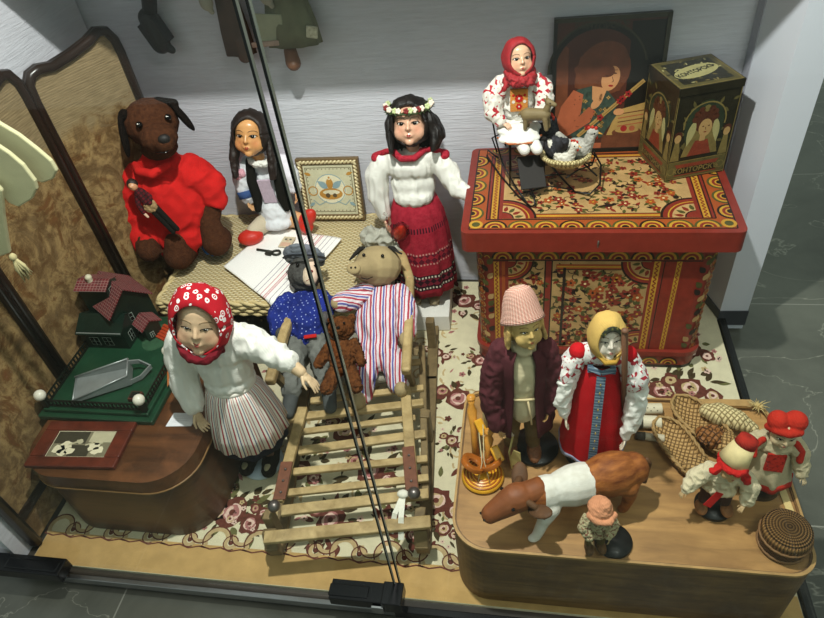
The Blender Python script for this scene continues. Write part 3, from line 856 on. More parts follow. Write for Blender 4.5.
def shell(name, m, par, r, c=(0, 0, 0), th0=lambda p: .95, th1=2.9, n=40, k=14, solid=.003, amp=0., freq=6, sub=0, wav=0, axis=None, uvs=1, flare=None):
    """cloth or hair cap around a head, open round the face axis -Y"""
    b = MB(); vs = []; uv = []
    for j in range(k + 1):
        for i in range(n + 1):
            ph = 2 * PI * i / n; t0 = th0(ph); th = t0 + (th1 - t0) * j / k
            d = Vector((math.sin(th) * math.cos(ph), -math.cos(th), math.sin(th) * math.sin(ph)))
            q = 1 + (wav * math.sin(ph * freq + j * .3)) + (amp * noise.noise(d * 3.1) if i < n else amp * noise.noise(Vector((math.sin(th), -math.cos(th), 0)) * 3.1))
            if flare: q *= flare(th, ph)
            vs.append(Vector(c) + Vector((d.x * r[0], d.y * r[1], d.z * r[2])) * q); uv.append((i / n * uvs, j / k))
    fs = [(j * (n + 1) + i, (j + 1) * (n + 1) + i, (j + 1) * (n + 1) + i + 1, j * (n + 1) + i + 1) for j in range(k) for i in range(n)]
    b.add(vs, fs, 0, uv, True)
    return b.build(name, m, par, solid=solid, sub=sub)


def hand(par, c, d, palm, s, m, side=1, curl=.5, name='hand'):
    """hand of length s at wrist c, fingers along d, palm facing 'palm', thumb on the given side"""
    R = rotto(d, [-x for x in palm]); c = Vector(c)
    T = lambda p: tuple(c + R @ (Vector(p) * s))
    pr = [('c', T((-.12, 0, 0)), T((.12, 0, 0)), .13 * s, .15 * s), ('e', T((.28, 0, 0)), (.26 * s, .20 * s, .10 * s), R)]
    for k, (y, L) in enumerate(((-.155, .36), (-.055, .44), (.05, .47), (.15, .42))):
        y *= -side * -1; a = curl * .6; b_ = curl * 1.5
        p0 = (.44, y, 0); p1 = (.44 + L * .5 * math.cos(a), y * 1.22, -L * .5 * math.sin(a)); p2 = (p1[0] + L * .5 * math.cos(b_), y * 1.3, p1[2] - L * .5 * math.sin(b_))
        pr += [('c', T(p0), T(p1), .058 * s, .052 * s), ('c', T(p1), T(p2), .050 * s, .040 * s)]
    pr += [('c', T((.12, side * .14, -.02)), T((.32, side * .32, -.08)), .075 * s, .060 * s), ('c', T((.32, side * .32, -.08)), T((.52, side * .36, -.13)), .055 * s, .042 * s)]
    return blob(name, m, par, pr, max(.026 * s, .0009), 2, n=10)


def skirt(name, m, par, prof, folds=14, amp=.05, sx=1, sy=1, c=(0, 0, 0), n=72, solid=.0025, tilt=None, close=False, ph0=0):
    """prof: (radius, z) from waist down; the folds deepen towards the hem"""
    b = MB()
    b.lathe(prof, 0, n, c, sx, sy, lambda a, t: 1 + amp * (t ** .8) * (math.sin(a * folds + ph0) + .5 * math.sin(a * (folds * 2 - 3) + 1) + .4 * math.sin(a * 5 + 2)), cap=False)
    return b.build(name, m, par, solid=solid)


def fuzzy(name, hexc, hex2, scale=120, bump=1.0, big=14):
    a = N(name, .95, 0, .1); co = a.co(); f = a.noise(co, scale, 4, .7); g = a.noise(co, big, 4)
    a.col(a.mix(a.math('MULTIPLY', g, .6), a.ramp(f, [(.35, rgb(hex2)), (.65, rgb(hexc))]), rgb(hex2))); a.bump(f, bump, .004)
    return a.m


white_c = cloth('white_cotton', '#e3e0d8', .06); cream_c = cloth('cream_linen', '#d5c9ac', .08)
red_c = cloth('red_cotton', '#b8221f', .12); dkred_c = cloth('dark_red_cloth', '#7b1622', .2); navy_c = cloth('navy_cloth', '#141a2c', .15)
black_c = cloth('black_cloth', '#15130f', .2); brown_l = simple('brown_leather', '#3b2013', .4, .3)


def embro(name, base, c2, c3, sc_=90, lo=.0):
    """white cloth with small coloured cross stitch"""
    a = N(name, .9, 0, .1); co = a.co(); v = a.n('ShaderNodeTexVoronoi'); v.inputs['Scale'].default_value = sc_; v.distance = 'MANHATTAN'; a.l(co, v.inputs['Vector'])
    f = v.outputs['Distance']; m1 = a.ramp(f, [(0, (1, 1, 1)), (.17, (0, 0, 0)), (.95, (1, 1, 1))], True)
    cc = a.mix(m1, rgb(base), rgb(c2)); g = a.ramp(f, [(0, (1, 1, 1)), (.08, (0, 0, 0))], True); a.col(a.mix(g, cc, rgb(c3))); return a.m


# ================================================================ the wreath doll
def wreath_doll():
    foot = Vector((-.372, 1.80, 0))
    st = MB(); st.box((0, 0, .035), (.15, .20, .07)); tag(st.build('display_block', white_c, loc=(foot.x + .015, foot.y - .02, 0), rot=(0, 0, .05), bevel=.003), 'white block under the feet of the wreath-wearing doll', 'block')
    t = thing('porcelain_doll', 'large dark-haired doll in a flower wreath, white blouse and red woven skirt beside the chest', 'doll', (foot.x, foot.y, .0705), (0, 0, .03))
    sk = skin('porcelain_wreath', '#d9a88c', '#c8664f', .22, .5, .122); ps = pskin('#dcae92', .3)
    Z = -.07
    # white-ish legs and shoes
    wm = pskin('#c9bfa6', .5)
    for sx in (-1, 1):
        b = MB(); b.tube([(sx * .035, 0, .30), (sx * .035, 0, .16), (sx * .033, -.002, .05)], [.03, .026, .018]); b.build('leg', wm, t)
        b = MB(); b.ell((sx * .034, -.03, .020), (.022, .045, .020)); b.ell((sx * .034, .005, .024), (.021, .024, .024)); b.box((sx * .034, -.018, .004), (.036, .085, .008)); b.build('shoe', simple('beige_shoe' + str(sx), '#9a8a6a', .5), t, bevel=.002)
    # red woven skirt with horizontal bands (v is height)
    a = N('red_woven_skirt', .9, 0, .15); u, v, _ = a.sep(a.co('UV'))
    base = a.ramp(a.noise(a.co(), 60, 4), [(.3, rgb('#8b1628')), (.7, rgb('#a92a3a'))])
    def band(z0, z1): return a.math('MULTIPLY', a.math('GREATER_THAN', v, z0), a.math('LESS_THAN', v, z1))
    fr_ = a.math('FRACT', a.math('MULTIPLY', u, 60)); tick = a.math('GREATER_THAN', fr_, .5)
    dia = a.math('GREATER_THAN', a.math('ADD', a.math('ABSOLUTE', a.math('SUBTRACT', a.math('FRACT', a.math('MULTIPLY', u, 30)), .5)), a.math('ABSOLUTE', a.math('SUBTRACT', a.math('FRACT', a.math('MULTIPLY', v, 40)), .5))), .5)
    cc = a.mix(band(.10, .165), base, rgb('#30131d')); cc = a.mix(a.math('MULTIPLY', band(.12, .15), dia), cc, rgb('#7d2233'))
    cc = a.mix(a.math('MULTIPLY', a.math('ADD', band(.105, .113), band(.152, .160)), tick), cc, rgb('#e0d5c3'))
    cc = a.mix(a.math('MULTIPLY', band(.215, .25), dia), cc, rgb('#5e1426')); cc = a.mix(a.math('MULTIPLY', a.math('ADD', band(.208, .215), band(.25, .257)), tick), cc, rgb('#c88f86'))
    cc = a.mix(a.math('MULTIPLY', band(.335, .355), tick), cc, rgb('#3b1220'))
    a.col(cc); a.bump(a.noise(a.co(), 300, 3), .4, .002)
    skirt('skirt', a.m, t, [(.058, .435), (.072, .425), (.088, .38), (.098, .32), (.105, .24), (.108, .16), (.110, .09), (.108, .065)], 11, .05, 1.0, .85)
    b = MB(); b.tube([(.062 * math.cos(q), .053 * math.sin(q), .432 + .004 * math.sin(q * 9)) for q in [2 * PI * k / 40 for k in range(40)]], .006, 0, 6, True); b.build('waistband', cloth('pink_ruffle', '#c0566a', .2), t)
    # blouse: torso with puffed sleeves
    blob('blouse', white_c, t, [('e', (0, 0, .48), (.075, .058, .075)), ('e', (0, .0, .55), (.085, .056, .055)), ('c', (-.06, 0, .575), (.06, 0, .575), .034, .034), ('e', (0, -.02, .45), (.068, .05, .04)),
         ('t', [(-.085, 0, .565), (-.115, -.010, .52), (-.118, -.022, .45), (-.105, -.035, .385)], [.036, .038, .034, .022]),
         ('t', [(.085, 0, .565), (.115, -.012, .53), (.142, -.04, .485), (.185, -.065, .475)], [.036, .036, .032, .024])], .0045, 5, (.005, 34, (1, 1, .22)))
    rs = embro('red_check_yoke', '#a92a38', '#7a1322', '#d7a3a0', 260)
    blob('yoke', rs, t, [('t', [(-.04, -.030, .615), (-.07, -.012, .607), (-.108, -.002, .588)], [.007, .009, .011]), ('t', [(.04, -.030, .615), (.07, -.012, .607), (.108, -.002, .588)], [.007, .009, .011]),
         ('t', [(-.045, -.028, .61), (-.02, -.052, .60), (.02, -.052, .60), (.045, -.028, .61)], .010), ('t', [(-.05, .03, .605), (0, .045, .605), (.05, .03, .605)], .012), ('e', (-.108, -.002, .582), (.018, .024, .014)), ('e', (.108, -.002, .582), (.018, .024, .014))], .003, 2)
    hand(t, (-.103, -.038, .372), (.15, -.25, -1), (1, 0, .1), .062, ps, 1, .45); hand(t, (.192, -.068, .475), (1, -.35, -.02), (0, -.1, -1), .066, ps, -1, .35)
    hd = head(t, .138, (.012, -.012, .695), (-.42, 0, .05), sk, 'dark', '#4a2c1c', '#9a3030')
    s = .138
    def th(p):   # face opening: higher forehead, hair parted and falling beside the cheeks
        return .78 - .08 * math.sin(p) + .06 * abs(math.cos(p)) + .30 * max(0, -math.sin(p))
    o = shell('hair', hairm['black'], hd, (.47 * s, .54 * s, .52 * s), (0, .03 * s, .06 * s), th, 2.95, 56, 16, .006, .10, 22, 0, .018)
    q = random.Random(4); pr = []
    for sx in (-1, 1):
        for k in range(9):
            x = sx * (.36 + .05 * k / 8 + (.07 if sx > 0 else .02)); y = -.14 + .05 * k; sw = q.uniform(-.05, .1)
            pr.append(('t', [(sx * .33 * s, y * s, .32 * s), (x * 1.12 * s, y * s, .02 * s), (x * (1.32 if sx > 0 else 1.1) * s, (y + sw) * s, -.28 * s), (x * (1.10 if sx > 0 else 1.12) * s, (y - .05 + sw) * s, (-.55 - .05 * q.random()) * s)], [.06 * s, .10 * s, (.13 if sx > 0 else .09) * s, .045 * s]))
    for k in range(6): pr.append(('t', [((-.3 + .12 * k) * s, .4 * s, .2 * s), ((-.36 + .14 * k) * s, .47 * s, -.2 * s), ((-.4 + .16 * k) * s, .36 * s, -.62 * s)], [.1 * s, .13 * s, .07 * s]))
    lk = blob('hair_locks', hairm['black'], hd, pr, .0034, 1, (.005, 34, (1, 1, .35)))
    # wreath
    wr = thing('wreath', '', 'x'); 
    for kk in ('label', 'category'):
        if kk in wr: del wr[kk]
    wr.parent = hd
    gm2 = simple('wreath_leaf', '#33401f', .6, .4, 60); b = MB(); pts = []
    for k in range(36):
        a_ = 2 * PI * k / 36; pts.append(Vector((.50 * s * math.cos(a_), (.04 + .54 * math.sin(a_)) * s, (.34 + .13 * math.sin(a_)) * s)))
    b.tube(pts, .004, 0, 6, True)
    for k in range(90):
        p = pts[k % 36]; r3 = Vector((q.uniform(-1, 1), q.uniform(-1, 1), q.uniform(-.6, 1))).normalized(); b.ell(p + r3 * .0055, (.0065, .0028, .0018), 0, rotto(r3), 6)
    b.build('leaves', gm2, wr)
    fm = [simple('wreath_petal_pale', '#ecd9c8', .5, .08), simple('wreath_petal_red', '#7a1c1c', .5, .2), simple('wreath_petal_green', '#b9c48e', .5, .2)]
    for k, (i_, mk) in enumerate([(29, 0), (31, 0), (27, 1), (25, 0), (33, 2), (24, 2), (34, 0), (22, 0), (20, 1), (0, 0), (2, 2), (18, 0), (16, 2), (28, 2), (30, 1)]):
        b = MB(); c = pts[i_] + Vector((0, -.003, .009)); b.ell(c, .0035, 0, None, 8)
        for j in range(5): a_ = j * 1.2566; b.ell(c + Vector((math.cos(a_) * .005, -.001, math.sin(a_) * .005)), (.0045, .0028, .0045), 0, None, 8)
        b.build('flower', fm[mk], wr)
    return t


wreath_doll()


# ================================================================ the kerchief doll
def kerchief_doll():
    bx, by = -.800, 1.075
    b = MB(); b.lathe([(.063, 0), (.066, .003), (.063, .010), (.02, .012)], 0, 40); b.build
    tag(b.build('stand', simple('pale_blue_plastic', '#c3d2de', .3, .05), loc=(bx - .005, by - .0, .0)), 'round pale blue stand disc under the kerchief doll', 'stand')
    t = thing('baby_faced_doll', 'doll in red paisley kerchief, white blouse and striped apron standing on a pale blue disc', 'doll', (bx, by, .0125), (.03, .045, .02)); t.scale = (.95, .95, 1.14)
    s = .150
    sk = skin('bisque_kerchief', '#cfae8c', '#c0795f', .32, .5, s); ps = pskin('#cdb08c', .4)
    bl = cloth('black_felt_shoe', '#14110f', .2)
    for sx in (-1, 1):
        b = MB(); b.tube([(sx * .034, 0, .20), (sx * .034, 0, .10), (sx * .033, 0, .045)], [.026, .024, .021]); b.build('leg', pskin('#6a4a35', .7), t)
        sh = blob('shoe', bl, t, [('e', (sx * .035, -.016, .024), (.028, .048, .023)), ('e', (sx * .034, .012, .045), (.029, .027, .042)), ('e', (sx * .037, -.048, .020), (.025, .028, .019))], .003, 3)
        b = MB(); b.ell((sx * .037, -.048, .038), (.010, .019, .004)); b.build('patch', cloth('beige_patch', '#a19a7c'), sh)
    skirt('underskirt', navy_c, t, [(.06, .33), (.085, .27), (.100, .20), (.106, .145), (.108, .125)], 9, .03, 1.0, .92)
    am = stripes('striped_apron', [(0, '#e3dcd2'), (.16, '#a03c44'), (.26, '#e8e2da'), (.42, '#555b7c'), (.50, '#e3dcd2'), (.64, '#b04f50'), (.70, '#dbd3c8'), (.86, '#8b5c66'), (.93, '#e0d8ce')], .085, 'u')
    b = MB(); b.lathe([(.062, .345), (.078, .325), (.097, .27), (.112, .21), (.119, .165)], 0, 80, (0, -.003, 0), 1, .94, lambda a_, t_: 1 + .035 * t_ * (math.sin(a_ * 16) + .6 * math.sin(a_ * 9 + 1)), False, (PI * 1.5 - 2.1, PI * 1.5 + 2.1)); b.build('apron', am, t, solid=.002)
    b = MB(); b.tube([(.066 * math.cos(q), .061 * math.sin(q), .343) for q in [2 * PI * k / 40 for k in range(40)]], .006, 0, 6, True); b.build('waistband', am, t)
    blob('blouse', white_c, t, [('e', (0, 0, .40), (.078, .062, .080)), ('e', (0, 0, .46), (.086, .060, .055)), ('c', (-.07, 0, .49), (.07, 0, .49), .040, .040), ('e', (0, -.004, .355), (.074, .064, .032)),
         ('t', [(-.09, 0, .475), (-.118, -.012, .42), (-.122, -.03, .36), (-.108, -.055, .305)], [.044, .044, .040, .033]),
         ('t', [(.085, 0, .48), (.125, -.01, .475), (.165, -.025, .470), (.205, -.040, .460)], [.044, .040, .036, .030])], .0045, 5, (.006, 30, (1, 1, .28)))
    blob('forearm', ps, t, [('c', (.20, -.038, .460), (.240, -.055, .440), .020, .015)], .002, 2)
    hand(t, (.242, -.056, .438), (.85, -.35, -.55), (-.2, -.2, -.9), .068, ps, -1, .3); hand(t, (-.103, -.066, .285), (.30, -.35, -1), (.7, -.3, .2), .070, ps, 1, .6)
    blob('forearm', ps, t, [('c', (-.107, -.056, .305), (-.104, -.062, .290), .020, .017)], .002, 2)
    hd = head(t, s, (.002, -.03, .562), (-.34, .20, .16), sk, 'dark', '#8a7152', '#a0403a', 1.0, False, True, .62, fat=1.12)
    # paisley cotton
    a = N('red_paisley', .85, 0, .15); co = a.co(scale=(1, 1, 1)); v = a.n('ShaderNodeTexVoronoi'); a.l(co, v.inputs['Vector']); v.inputs['Scale'].default_value = 50; v.inputs['Randomness'].default_value = .7
    f = a.math('ADD', v.outputs['Distance'], a.math('MULTIPLY', a.math('SUBTRACT', a.noise(co, 70, 2), .5), .22))
    w_ = a.ramp(f, [(0, (1, 1, 1)), (.10, (0, 0, 0)), (.22, (1, 1, 1)), (.36, (0, 0, 0))], True)
    a.col(a.mix(w_, a.ramp(a.noise(co, 12, 3), [(.3, rgb('#9c1220')), (.7, rgb('#b91c28'))]), rgb('#e8dedc'))); a.bump(a.noise(co, 20, 3), .3, .004)
    shell('kerchief', a.m, hd, (.50 * s, .55 * s, .54 * s), (0, .02 * s, .04 * s), lambda p: .86 - .16 * math.sin(p) - .04 * abs(math.cos(p)), 2.98, 48, 14, .004, .05, 7, 0, .006, flare=lambda th, ph: 1.0 + (.06 * max(0, math.sin(ph)) * (th < 1.6)))
    blob('kerchief_knot', cloth('maroon_edge', '#6d1420', .15), hd, [('t', [(-.34 * s, -.12 * s, -.26 * s), (-.26 * s, -.27 * s, -.42 * s), (-.1 * s, -.34 * s, -.50 * s), (.1 * s, -.34 * s, -.50 * s), (.26 * s, -.27 * s, -.42 * s), (.36 * s, -.12 * s, -.26 * s)], .07 * s), ('t', [(.3 * s, .1 * s, -.45 * s), (0, .2 * s, -.52 * s), (-.3 * s, .1 * s, -.45 * s)], .10 * s)], .003, 3, (.003, 40))


kerchief_doll()
# ================================================================ the dog toy on the hamper
def dog_toy():
    o0 = Vector((-1.150, 1.745, .318))
    t = thing('dog_toy', 'big brown stuffed dog with droopy black ears and red shirt sitting on the wicker hamper', 'toy', o0, (0, -.06, 0))
    fur = fuzzy('brown_plush', '#56331f', '#3a2013', 90, .8); fur2 = fuzzy('dark_plush', '#1d130e', '#0d0907', 90, .8)
    red = cloth('scarlet_shirt', '#c41e1c', .14); blu = cloth('blue_trousers', '#2f5c9e', .2)
    blob('body', fur, t, [('c', (-.03, .02, .10), (-.04, .02, .28), .06, .05), ('c', (-.045, -.06, .06), (-.035, -.115, .07), .055, .052), ('c', (-.035, -.115, .07), (-.030, -.105, .115), .052, .040),
                          ('c', (.060, .0, .05), (.085, -.055, .075), .05, .050), ('c', (.085, -.055, .075), (.078, -.035, .145), .050, .036),
                          ('c', (-.17, -.06, .13), (-.130, -.125, .105), .038, .042), ('c', (.10, .02, .22), (.085, -.015, .165), .034, .036)], .006, 5)
    blob('shirt', red, t, [('e', (-.045, .0, .20), (.135, .110, .17), (0, -.1, 0)), ('e', (-.04, -.01, .11), (.13, .105, .075)), ('c', (-.12, .0, .31), (.06, .02, .31), .065, .06), ('e', (-.03, 0, .36), (.075, .065, .05)),
                           ('t', [(-.13, 0, .30), (-.185, -.02, .22), (-.195, -.04, .15), (-.150, -.075, .115)], [.066, .062, .062, .060]), ('t', [(.06, .02, .31), (.105, .02, .26), (.115, .010, .215)], [.058, .052, .046]),
                           ('b', (-.06, -.05, .075), (.15, .08, .06), (.3, 0, 0))], .006, 5, (.010, 15, (1, 1, .8)))
    blob('collar', red, t, [('t', [(-.10, -.02, .375), (-.06, -.07, .375), (-.01, -.085, .37), (.04, -.06, .385)], [.012, .015, .015, .012])], .004, 2)
    blob('trousers', blu, t, [('e', (-.085, -.045, .025), (.050, .045, .030)), ('e', (.045, -.01, .035), (.045, .05, .04))], .004, 3, (.006, 40))
    h = blob('head', fur, t, [('e', (0, .01, .02), (.088, .082, .078)), ('e', (.012, -.055, -.022), (.060, .060, .048)), ('c', (.015, -.06, -.03), (.026, -.10, -.035), .044, .032), ('e', (.0, .0, -.06), (.06, .05, .04))], .004, 5)
    h.location = (.022, -.022, .490); h.rotation_euler = (-.24, .08, .50); h.scale = (.97,) * 3
    for sx, p in ((-1, [(-.06, -.03, .075), (-.088, -.035, .03), (-.100, -.030, -.03), (-.085, -.025, -.075)]), (1, [(.035, .01, .095), (.085, .02, .075), (.120, .01, .035), (.128, -.005, -.015)])):
        blob('ear', fur2, h, [('e', (-.090, -.020, .0), (.012, .036, .068), (0, .12, 0)), ('e', (-.070, -.015, .062), (.016, .024, .020), (0, .6, 0))] if sx < 0 else [('e', (.100, -.005, .018), (.013, .034, .056), (0, -.42, 0)), ('c', (.040, .0, .082), (.085, .0, .062), .012, .016)], .0035, 3)
    for p in ((-.030, -.072, .030), (.058, -.058, .032)):
        b = MB(); b.ell(p, .0105, 0); b.ell((p[0] - .003, p[1] - .009, p[2] + .004), .0025, 1, None, 6); b.build('eye', [black_gl, white_eye_glint], h)  # white dot on each black eye is a painted glint
    b = MB(); b.ell((.030, -.124, -.020), (.019, .013, .015)); b.build('nose', simple('black_nose', '#1a1513', .6, .2), h)
    b = MB(); b.tube([(-.01, -.112, -.055), (.02, -.128, -.060), (.05, -.110, -.052)], .002, 0, 6); b.build('mouth', black_gl, h)
    # wooden peasant figure lying along its arm
    p0 = at(133, 186, y=1.625); p1 = at(176, 232, y=1.60)
    d = (p1 - p0); R = rotto(d, (0, -1, .5)).to_4x4(); q = thing('peasant_figure', 'tiny doll in checked jacket and black trousers lying on the red shirt of the dog', 'doll', p0)
    q.rotation_euler = R.to_euler(); L = d.length
    chk = N('tartan_cloth', .9, 0, .1); co = chk.co(); x, y, z = chk.sep(co)
    g = chk.math('MAXIMUM', chk.math('GREATER_THAN', chk.math('FRACT', chk.math('MULTIPLY', x, 90)), .7), chk.math('GREATER_THAN', chk.math('FRACT', chk.math('MULTIPLY', y, 90)), .7))
    chk.col(chk.mix(g, rgb('#5d1a20'), rgb('#2a1a1c')))
    blob('head', pskin('#c8906a'), q, [('e', (.0, 0, 0), (.017, .014, .015)), ('e', (-.002, 0, .014), (.006, .004, .005))], .0018, 2)
    blob('hair', hairm['dark'], q, [('e', (-.006, 0, -.005), (.019, .018, .016))], .002, 1)
    blob('jacket', chk.m, q, [('c', (.025, 0, -.002), (.065, 0, -.002), .015, .018), ('t', [(.027, -.012, 0), (.052, -.028, .006), (.08, -.034, .006)], .008), ('t', [(.027, .012, 0), (.055, .022, .006), (.07, .010, .014)], .008)], .002, 2)
    blob('hand', pskin('#d9b49a'), q, [('c', (.084, -.035, .006), (.100, -.034, .006), .005, .004)], .0014, 1)
    blob('apron', simple('patterned_sash', '#9a7d56', .8, .5, 200), q, [('e', (.080, .0, .006), (.022, .024, .010))], .002, 1, (.003, 90))
    blob('trousers', black_c, q, [('c', (.09, -.008, 0), (L - .005, -.008, -.002), .010, .008), ('c', (.09, .008, 0), (L - .005, .010, -.002), .010, .008)], .002, 2)


dog_toy()


# ================================================================ seated doll in black vest
def vest_doll():
    t = thing('seated_doll', 'dark-haired doll in black vest, white smock and red shoes seated on the wicker hamper', 'doll', (-.905, 1.895, .322), (0, 0, .05)); t.scale = (1.06, 1.06, 1.10)
    sk = skin('yellowed_face', '#d59b62', '#c25a3c', .3, .5, .135); ps = pskin('#d2a070')
    wc = simple('pale_smock', '#d9dade', .9, .06, 20, bump=.3)
    blob('smock', wc, t, [('e', (0, 0, .14), (.055, .045, .10)), ('e', (0, -.02, .07), (.064, .050, .055)), ('c', (-.05, 0, .235), (.05, 0, .235), .028, .028), ('e', (0, -.05, .045), (.058, .035, .022))], .004, 4, (.004, 30))
    blob('sleeve', wc, t, [('t', [(-.055, 0, .235), (-.085, -.012, .19), (-.080, -.03, .14)], [.032, .036, .028])], .004, 3, (.004, 30))
    blob('sleeve', wc, t, [('t', [(.055, 0, .235), (.075, -.01, .20), (.085, -.02, .16)], [.030, .032, .024])], .004, 3, (.004, 30))
    b = MB(); b.tube([(-.083, -.024, .158), (-.079, -.032, .136)], [.032, .030], 0, 14); b.build('blue_cuff', cloth('blue_cuff', '#38507f'), t)
    for sx in (-1, 1): blob('vest', black_c, t, [('t', [(sx * .042, -.020, .258), (sx * .046, -.040, .20), (sx * .042, -.048, .14), (sx * .05, -.05, .10)], [.014, .017, .016, .012])], .003, 2)
    b = MB(); b.box((0, -.050, .165), (.045, .006, .09), 0, (.1, 0, 0)); b.build('bib', simple('pink_print', '#c3b0c0', .9, .15, 120), t, bevel=.002)
    blob('collar', white_c, t, [('t', [(-.04, -.02, .265), (-.02, -.042, .258), (.02, -.042, .258), (.04, -.02, .265)], .010)], .003, 1, (.004, 90))
    st = simple('stocking', '#c2b49c', .9, .1)
    blob('leg', st, t, [('c', (-.035, -.03, .045), (-.072, -.085, .038), .034, .026)], .004, 3); blob('leg', ps, t, [('c', (.04, -.02, .04), (.095, -.045, .045), .032, .022)], .004, 3)
    rs = simple('red_slipper', '#c42a1c', .45, .1, 20)
    blob('shoe', rs, t, [('e', (-.082, -.105, .028), (.045, .032, .026), (0, 0, .3))], .003, 3); blob('shoe', rs, t, [('e', (.115, -.06, .062), (.026, .022, .044), (0, .75, 0)), ('e', (.105, -.06, .035), (.026, .026, .026))], .003, 3)
    hand(t, (-.078, -.035, .128), (.2, -.35, -1), (.8, -.4, 0), .045, ps, 1, .5); hand(t, (.086, -.024, .145), (.1, -.4, -1), (-.8, -.4, 0), .045, ps, -1, .5)
    s = .135; h = head(t, s, (-.012, -.018, .345), (-.32, .10, .0), sk, 'dark', '#3a2416', '#9c2f28')
    shell('hair', hairm['dark'], h, (.44 * s, .50 * s, .50 * s), (0, .03 * s, .05 * s), lambda p: .78 - .04 * math.sin(p) + .10 * max(0, math.sin(p)) * math.cos(p) * 2 + .35 * max(0, -math.sin(p)), 2.95, 48, 14, .005, .06, 24, 0, .014)
    pr = []
    for sx in (-1, 1):
        for k in range(4): pr.append(('t', [(sx * .34 * s, (.02 + .06 * k) * s, .2 * s), (sx * .42 * s, (.0 + .06 * k) * s, -.15 * s), (sx * .46 * s, (-.05 + .04 * k) * s, -.55 * s), (sx * (.44 + .04 * (k % 2)) * s, (-.1 + .04 * k) * s, -.95 * s)], [.09 * s, .09 * s, .10 * s, .05 * s]))
    blob('plait', hairm['dark'], h, pr[:4], .003, 1, (.003, 60, (1, 1, .5))); blob('plait', hairm['dark'], h, pr[4:], .003, 1, (.003, 60, (1, 1, .5)))
    blob('head_flower', simple('pink_rosette', '#d39aa6', .7, .3, 150), t, [('e', (-.075, -.035, .225), (.016, .012, .016)), ('e', (-.088, -.035, .212), (.012, .010, .012))], .002, 1, (.003, 120))


vest_doll()

# ---------------------------------------------------------------- carved icon tile
t = thing('carved_plaque', 'square plaque with rope-carved gilt frame leaning on the wall behind the hamper', 'plaque', (-.712, 1.938, .318), (-.18, 0, 0))
wd, ht = .232, .238; gil = simple('gilt_carving', '#ab946a', .4, .35, 60, metal=.25); b = MB()
for (c, d) in (((0, 0, .012), (wd, .022, .024)), ((0, 0, ht - .012), (wd, .022, .024)), ((-wd / 2 + .012, 0, ht / 2), (.024, .022, ht - .048)), ((wd / 2 - .012, 0, ht / 2), (.024, .022, ht - .048))): b.box(c, d)
fm = b.build('frame', [simple('dark_gilt', '#6a5434', .5, .2)], t, bevel=.003)
b = MB()
for k in range(15):
    q = -.100 + .2 * k / 14
    for (x, z, r) in ((q, .013, .55), (q, ht - .013, .55), (-wd / 2 + .013, q + ht / 2, -.9 + .0), (wd / 2 - .013, q + ht / 2, -.9)): b.ell((x, -.012, z), (.0115, .005, .0050), 0, (0, r * -1 if r > 0 else .9, 0), 8)
b.build('rope_carving', simple('pale_gilt', '#d8c79c', .35, .2, 60, metal=.2), fm)
ic = [simple('icon_ground', '#c9c4a4', .5, .1, 40), simple('icon_ochre', '#b8863c', .5, .2), simple('icon_blue', '#8aa3a8', .5, .2), simple('icon_dark', '#5a4a30', .5), simple('icon_cream', '#e0d8b8', .5)]
b = MB(); b.box((0, -.001, ht / 2), (wd - .046, .012, ht - .046)); P = Paint(b, (-.0925, -.0072, .0265), (1, 0, 0), (0, 0, 1), .0003); n = .185
P.line([(.008, .008), (n - .008, .008), (n - .008, n - .008), (.008, n - .008), (.008, .008)], .002, 3, 1)
for k in range(12):
    for (x, y) in ((.014 + k * .0142, .013), (.014 + k * .0142, n - .013), (.013, .014 + k * .0142), (n - .013, .014 + k * .0142)): P.disc(x, y, .002, 3, 1.5, n=8)
P.disc(n / 2, n / 2 + .004, .060, 4, 1, .056); P.arc(n / 2, n / 2 + .004, .054, .057, 0, 6.283, 2, 2, 28)
P.disc(n / 2, .078, .044, 1, 3, .022); P.disc(n / 2 + .002, .084, .032, 4, 3.3, .009); P.disc(n / 2 - .012, .072, .009, 3, 3.6); P.disc(n / 2 + .014, .072, .008, 3, 3.6)
P.disc(n / 2, .118, .013, 1, 4, .020); P.disc(n / 2, .140, .008, 4, 4.4); P.disc(n / 2, .140, .004, 1, 4.6)
for sx in (-1, 1):
    P.leaf(n / 2 + sx * .01, .10, .045, .024, PI / 2 - sx * .9, 2, 4); P.leaf(n / 2 + sx * .066, .150, .026, .012, PI / 2 - sx * 1.2, 1, 4); P.leaf(n / 2 + sx * .066, .045, .026, .012, -PI / 2 + sx * 1.0, 2, 4)
    P.arc(n / 2 + sx * .066, .09, .015, .019, 0, 6.28, 1, 3, 12); P.line([(n / 2 + sx * .02, .05), (n / 2 + sx * .05, .035), (n / 2 + sx * .07, .055)], .003, 2, 4)
b.build('relief_panel', ic, t)

# ---------------------------------------------------------------- towel with key and tag
A, B_, C_, D_ = Vector((-1.045, 1.64)), Vector((-.775, 1.425)), Vector((-.655, 1.80)), Vector((-.945, 1.885))
b = MB(); nx, ny = 44, 30; vs = []; uv = []
for j in range(ny + 1):
    for i in range(nx + 1):
        u, v = i / nx, j / ny; p = A.lerp(B_, u).lerp(D_.lerp(C_, u), v)
        z = .328 + .004 * noise.noise(Vector((u * 3, v * 3, 1))) + .002 * math.sin(u * 8)
        over = (1.474 - p.y)
        if over > 0: z -= over * .55; z -= .004
        if p.x < -.96 and p.y < 1.7: z += .0
        vs.append((p.x, p.y, z)); uv.append((u, v))
b.add(vs, [(j * (nx + 1) + i, j * (nx + 1) + i + 1, (j + 1) * (nx + 1) + i + 1, (j + 1) * (nx + 1) + i) for j in range(ny) for i in range(nx)], 0, uv, True)
a = N('striped_towel', .9, 0, .15); u, v, _ = a.sep(a.co('UV')); W_ = rgb('#f3f0ec'); G_ = rgb('#8c8490'); R_ = rgb('#c0485a')
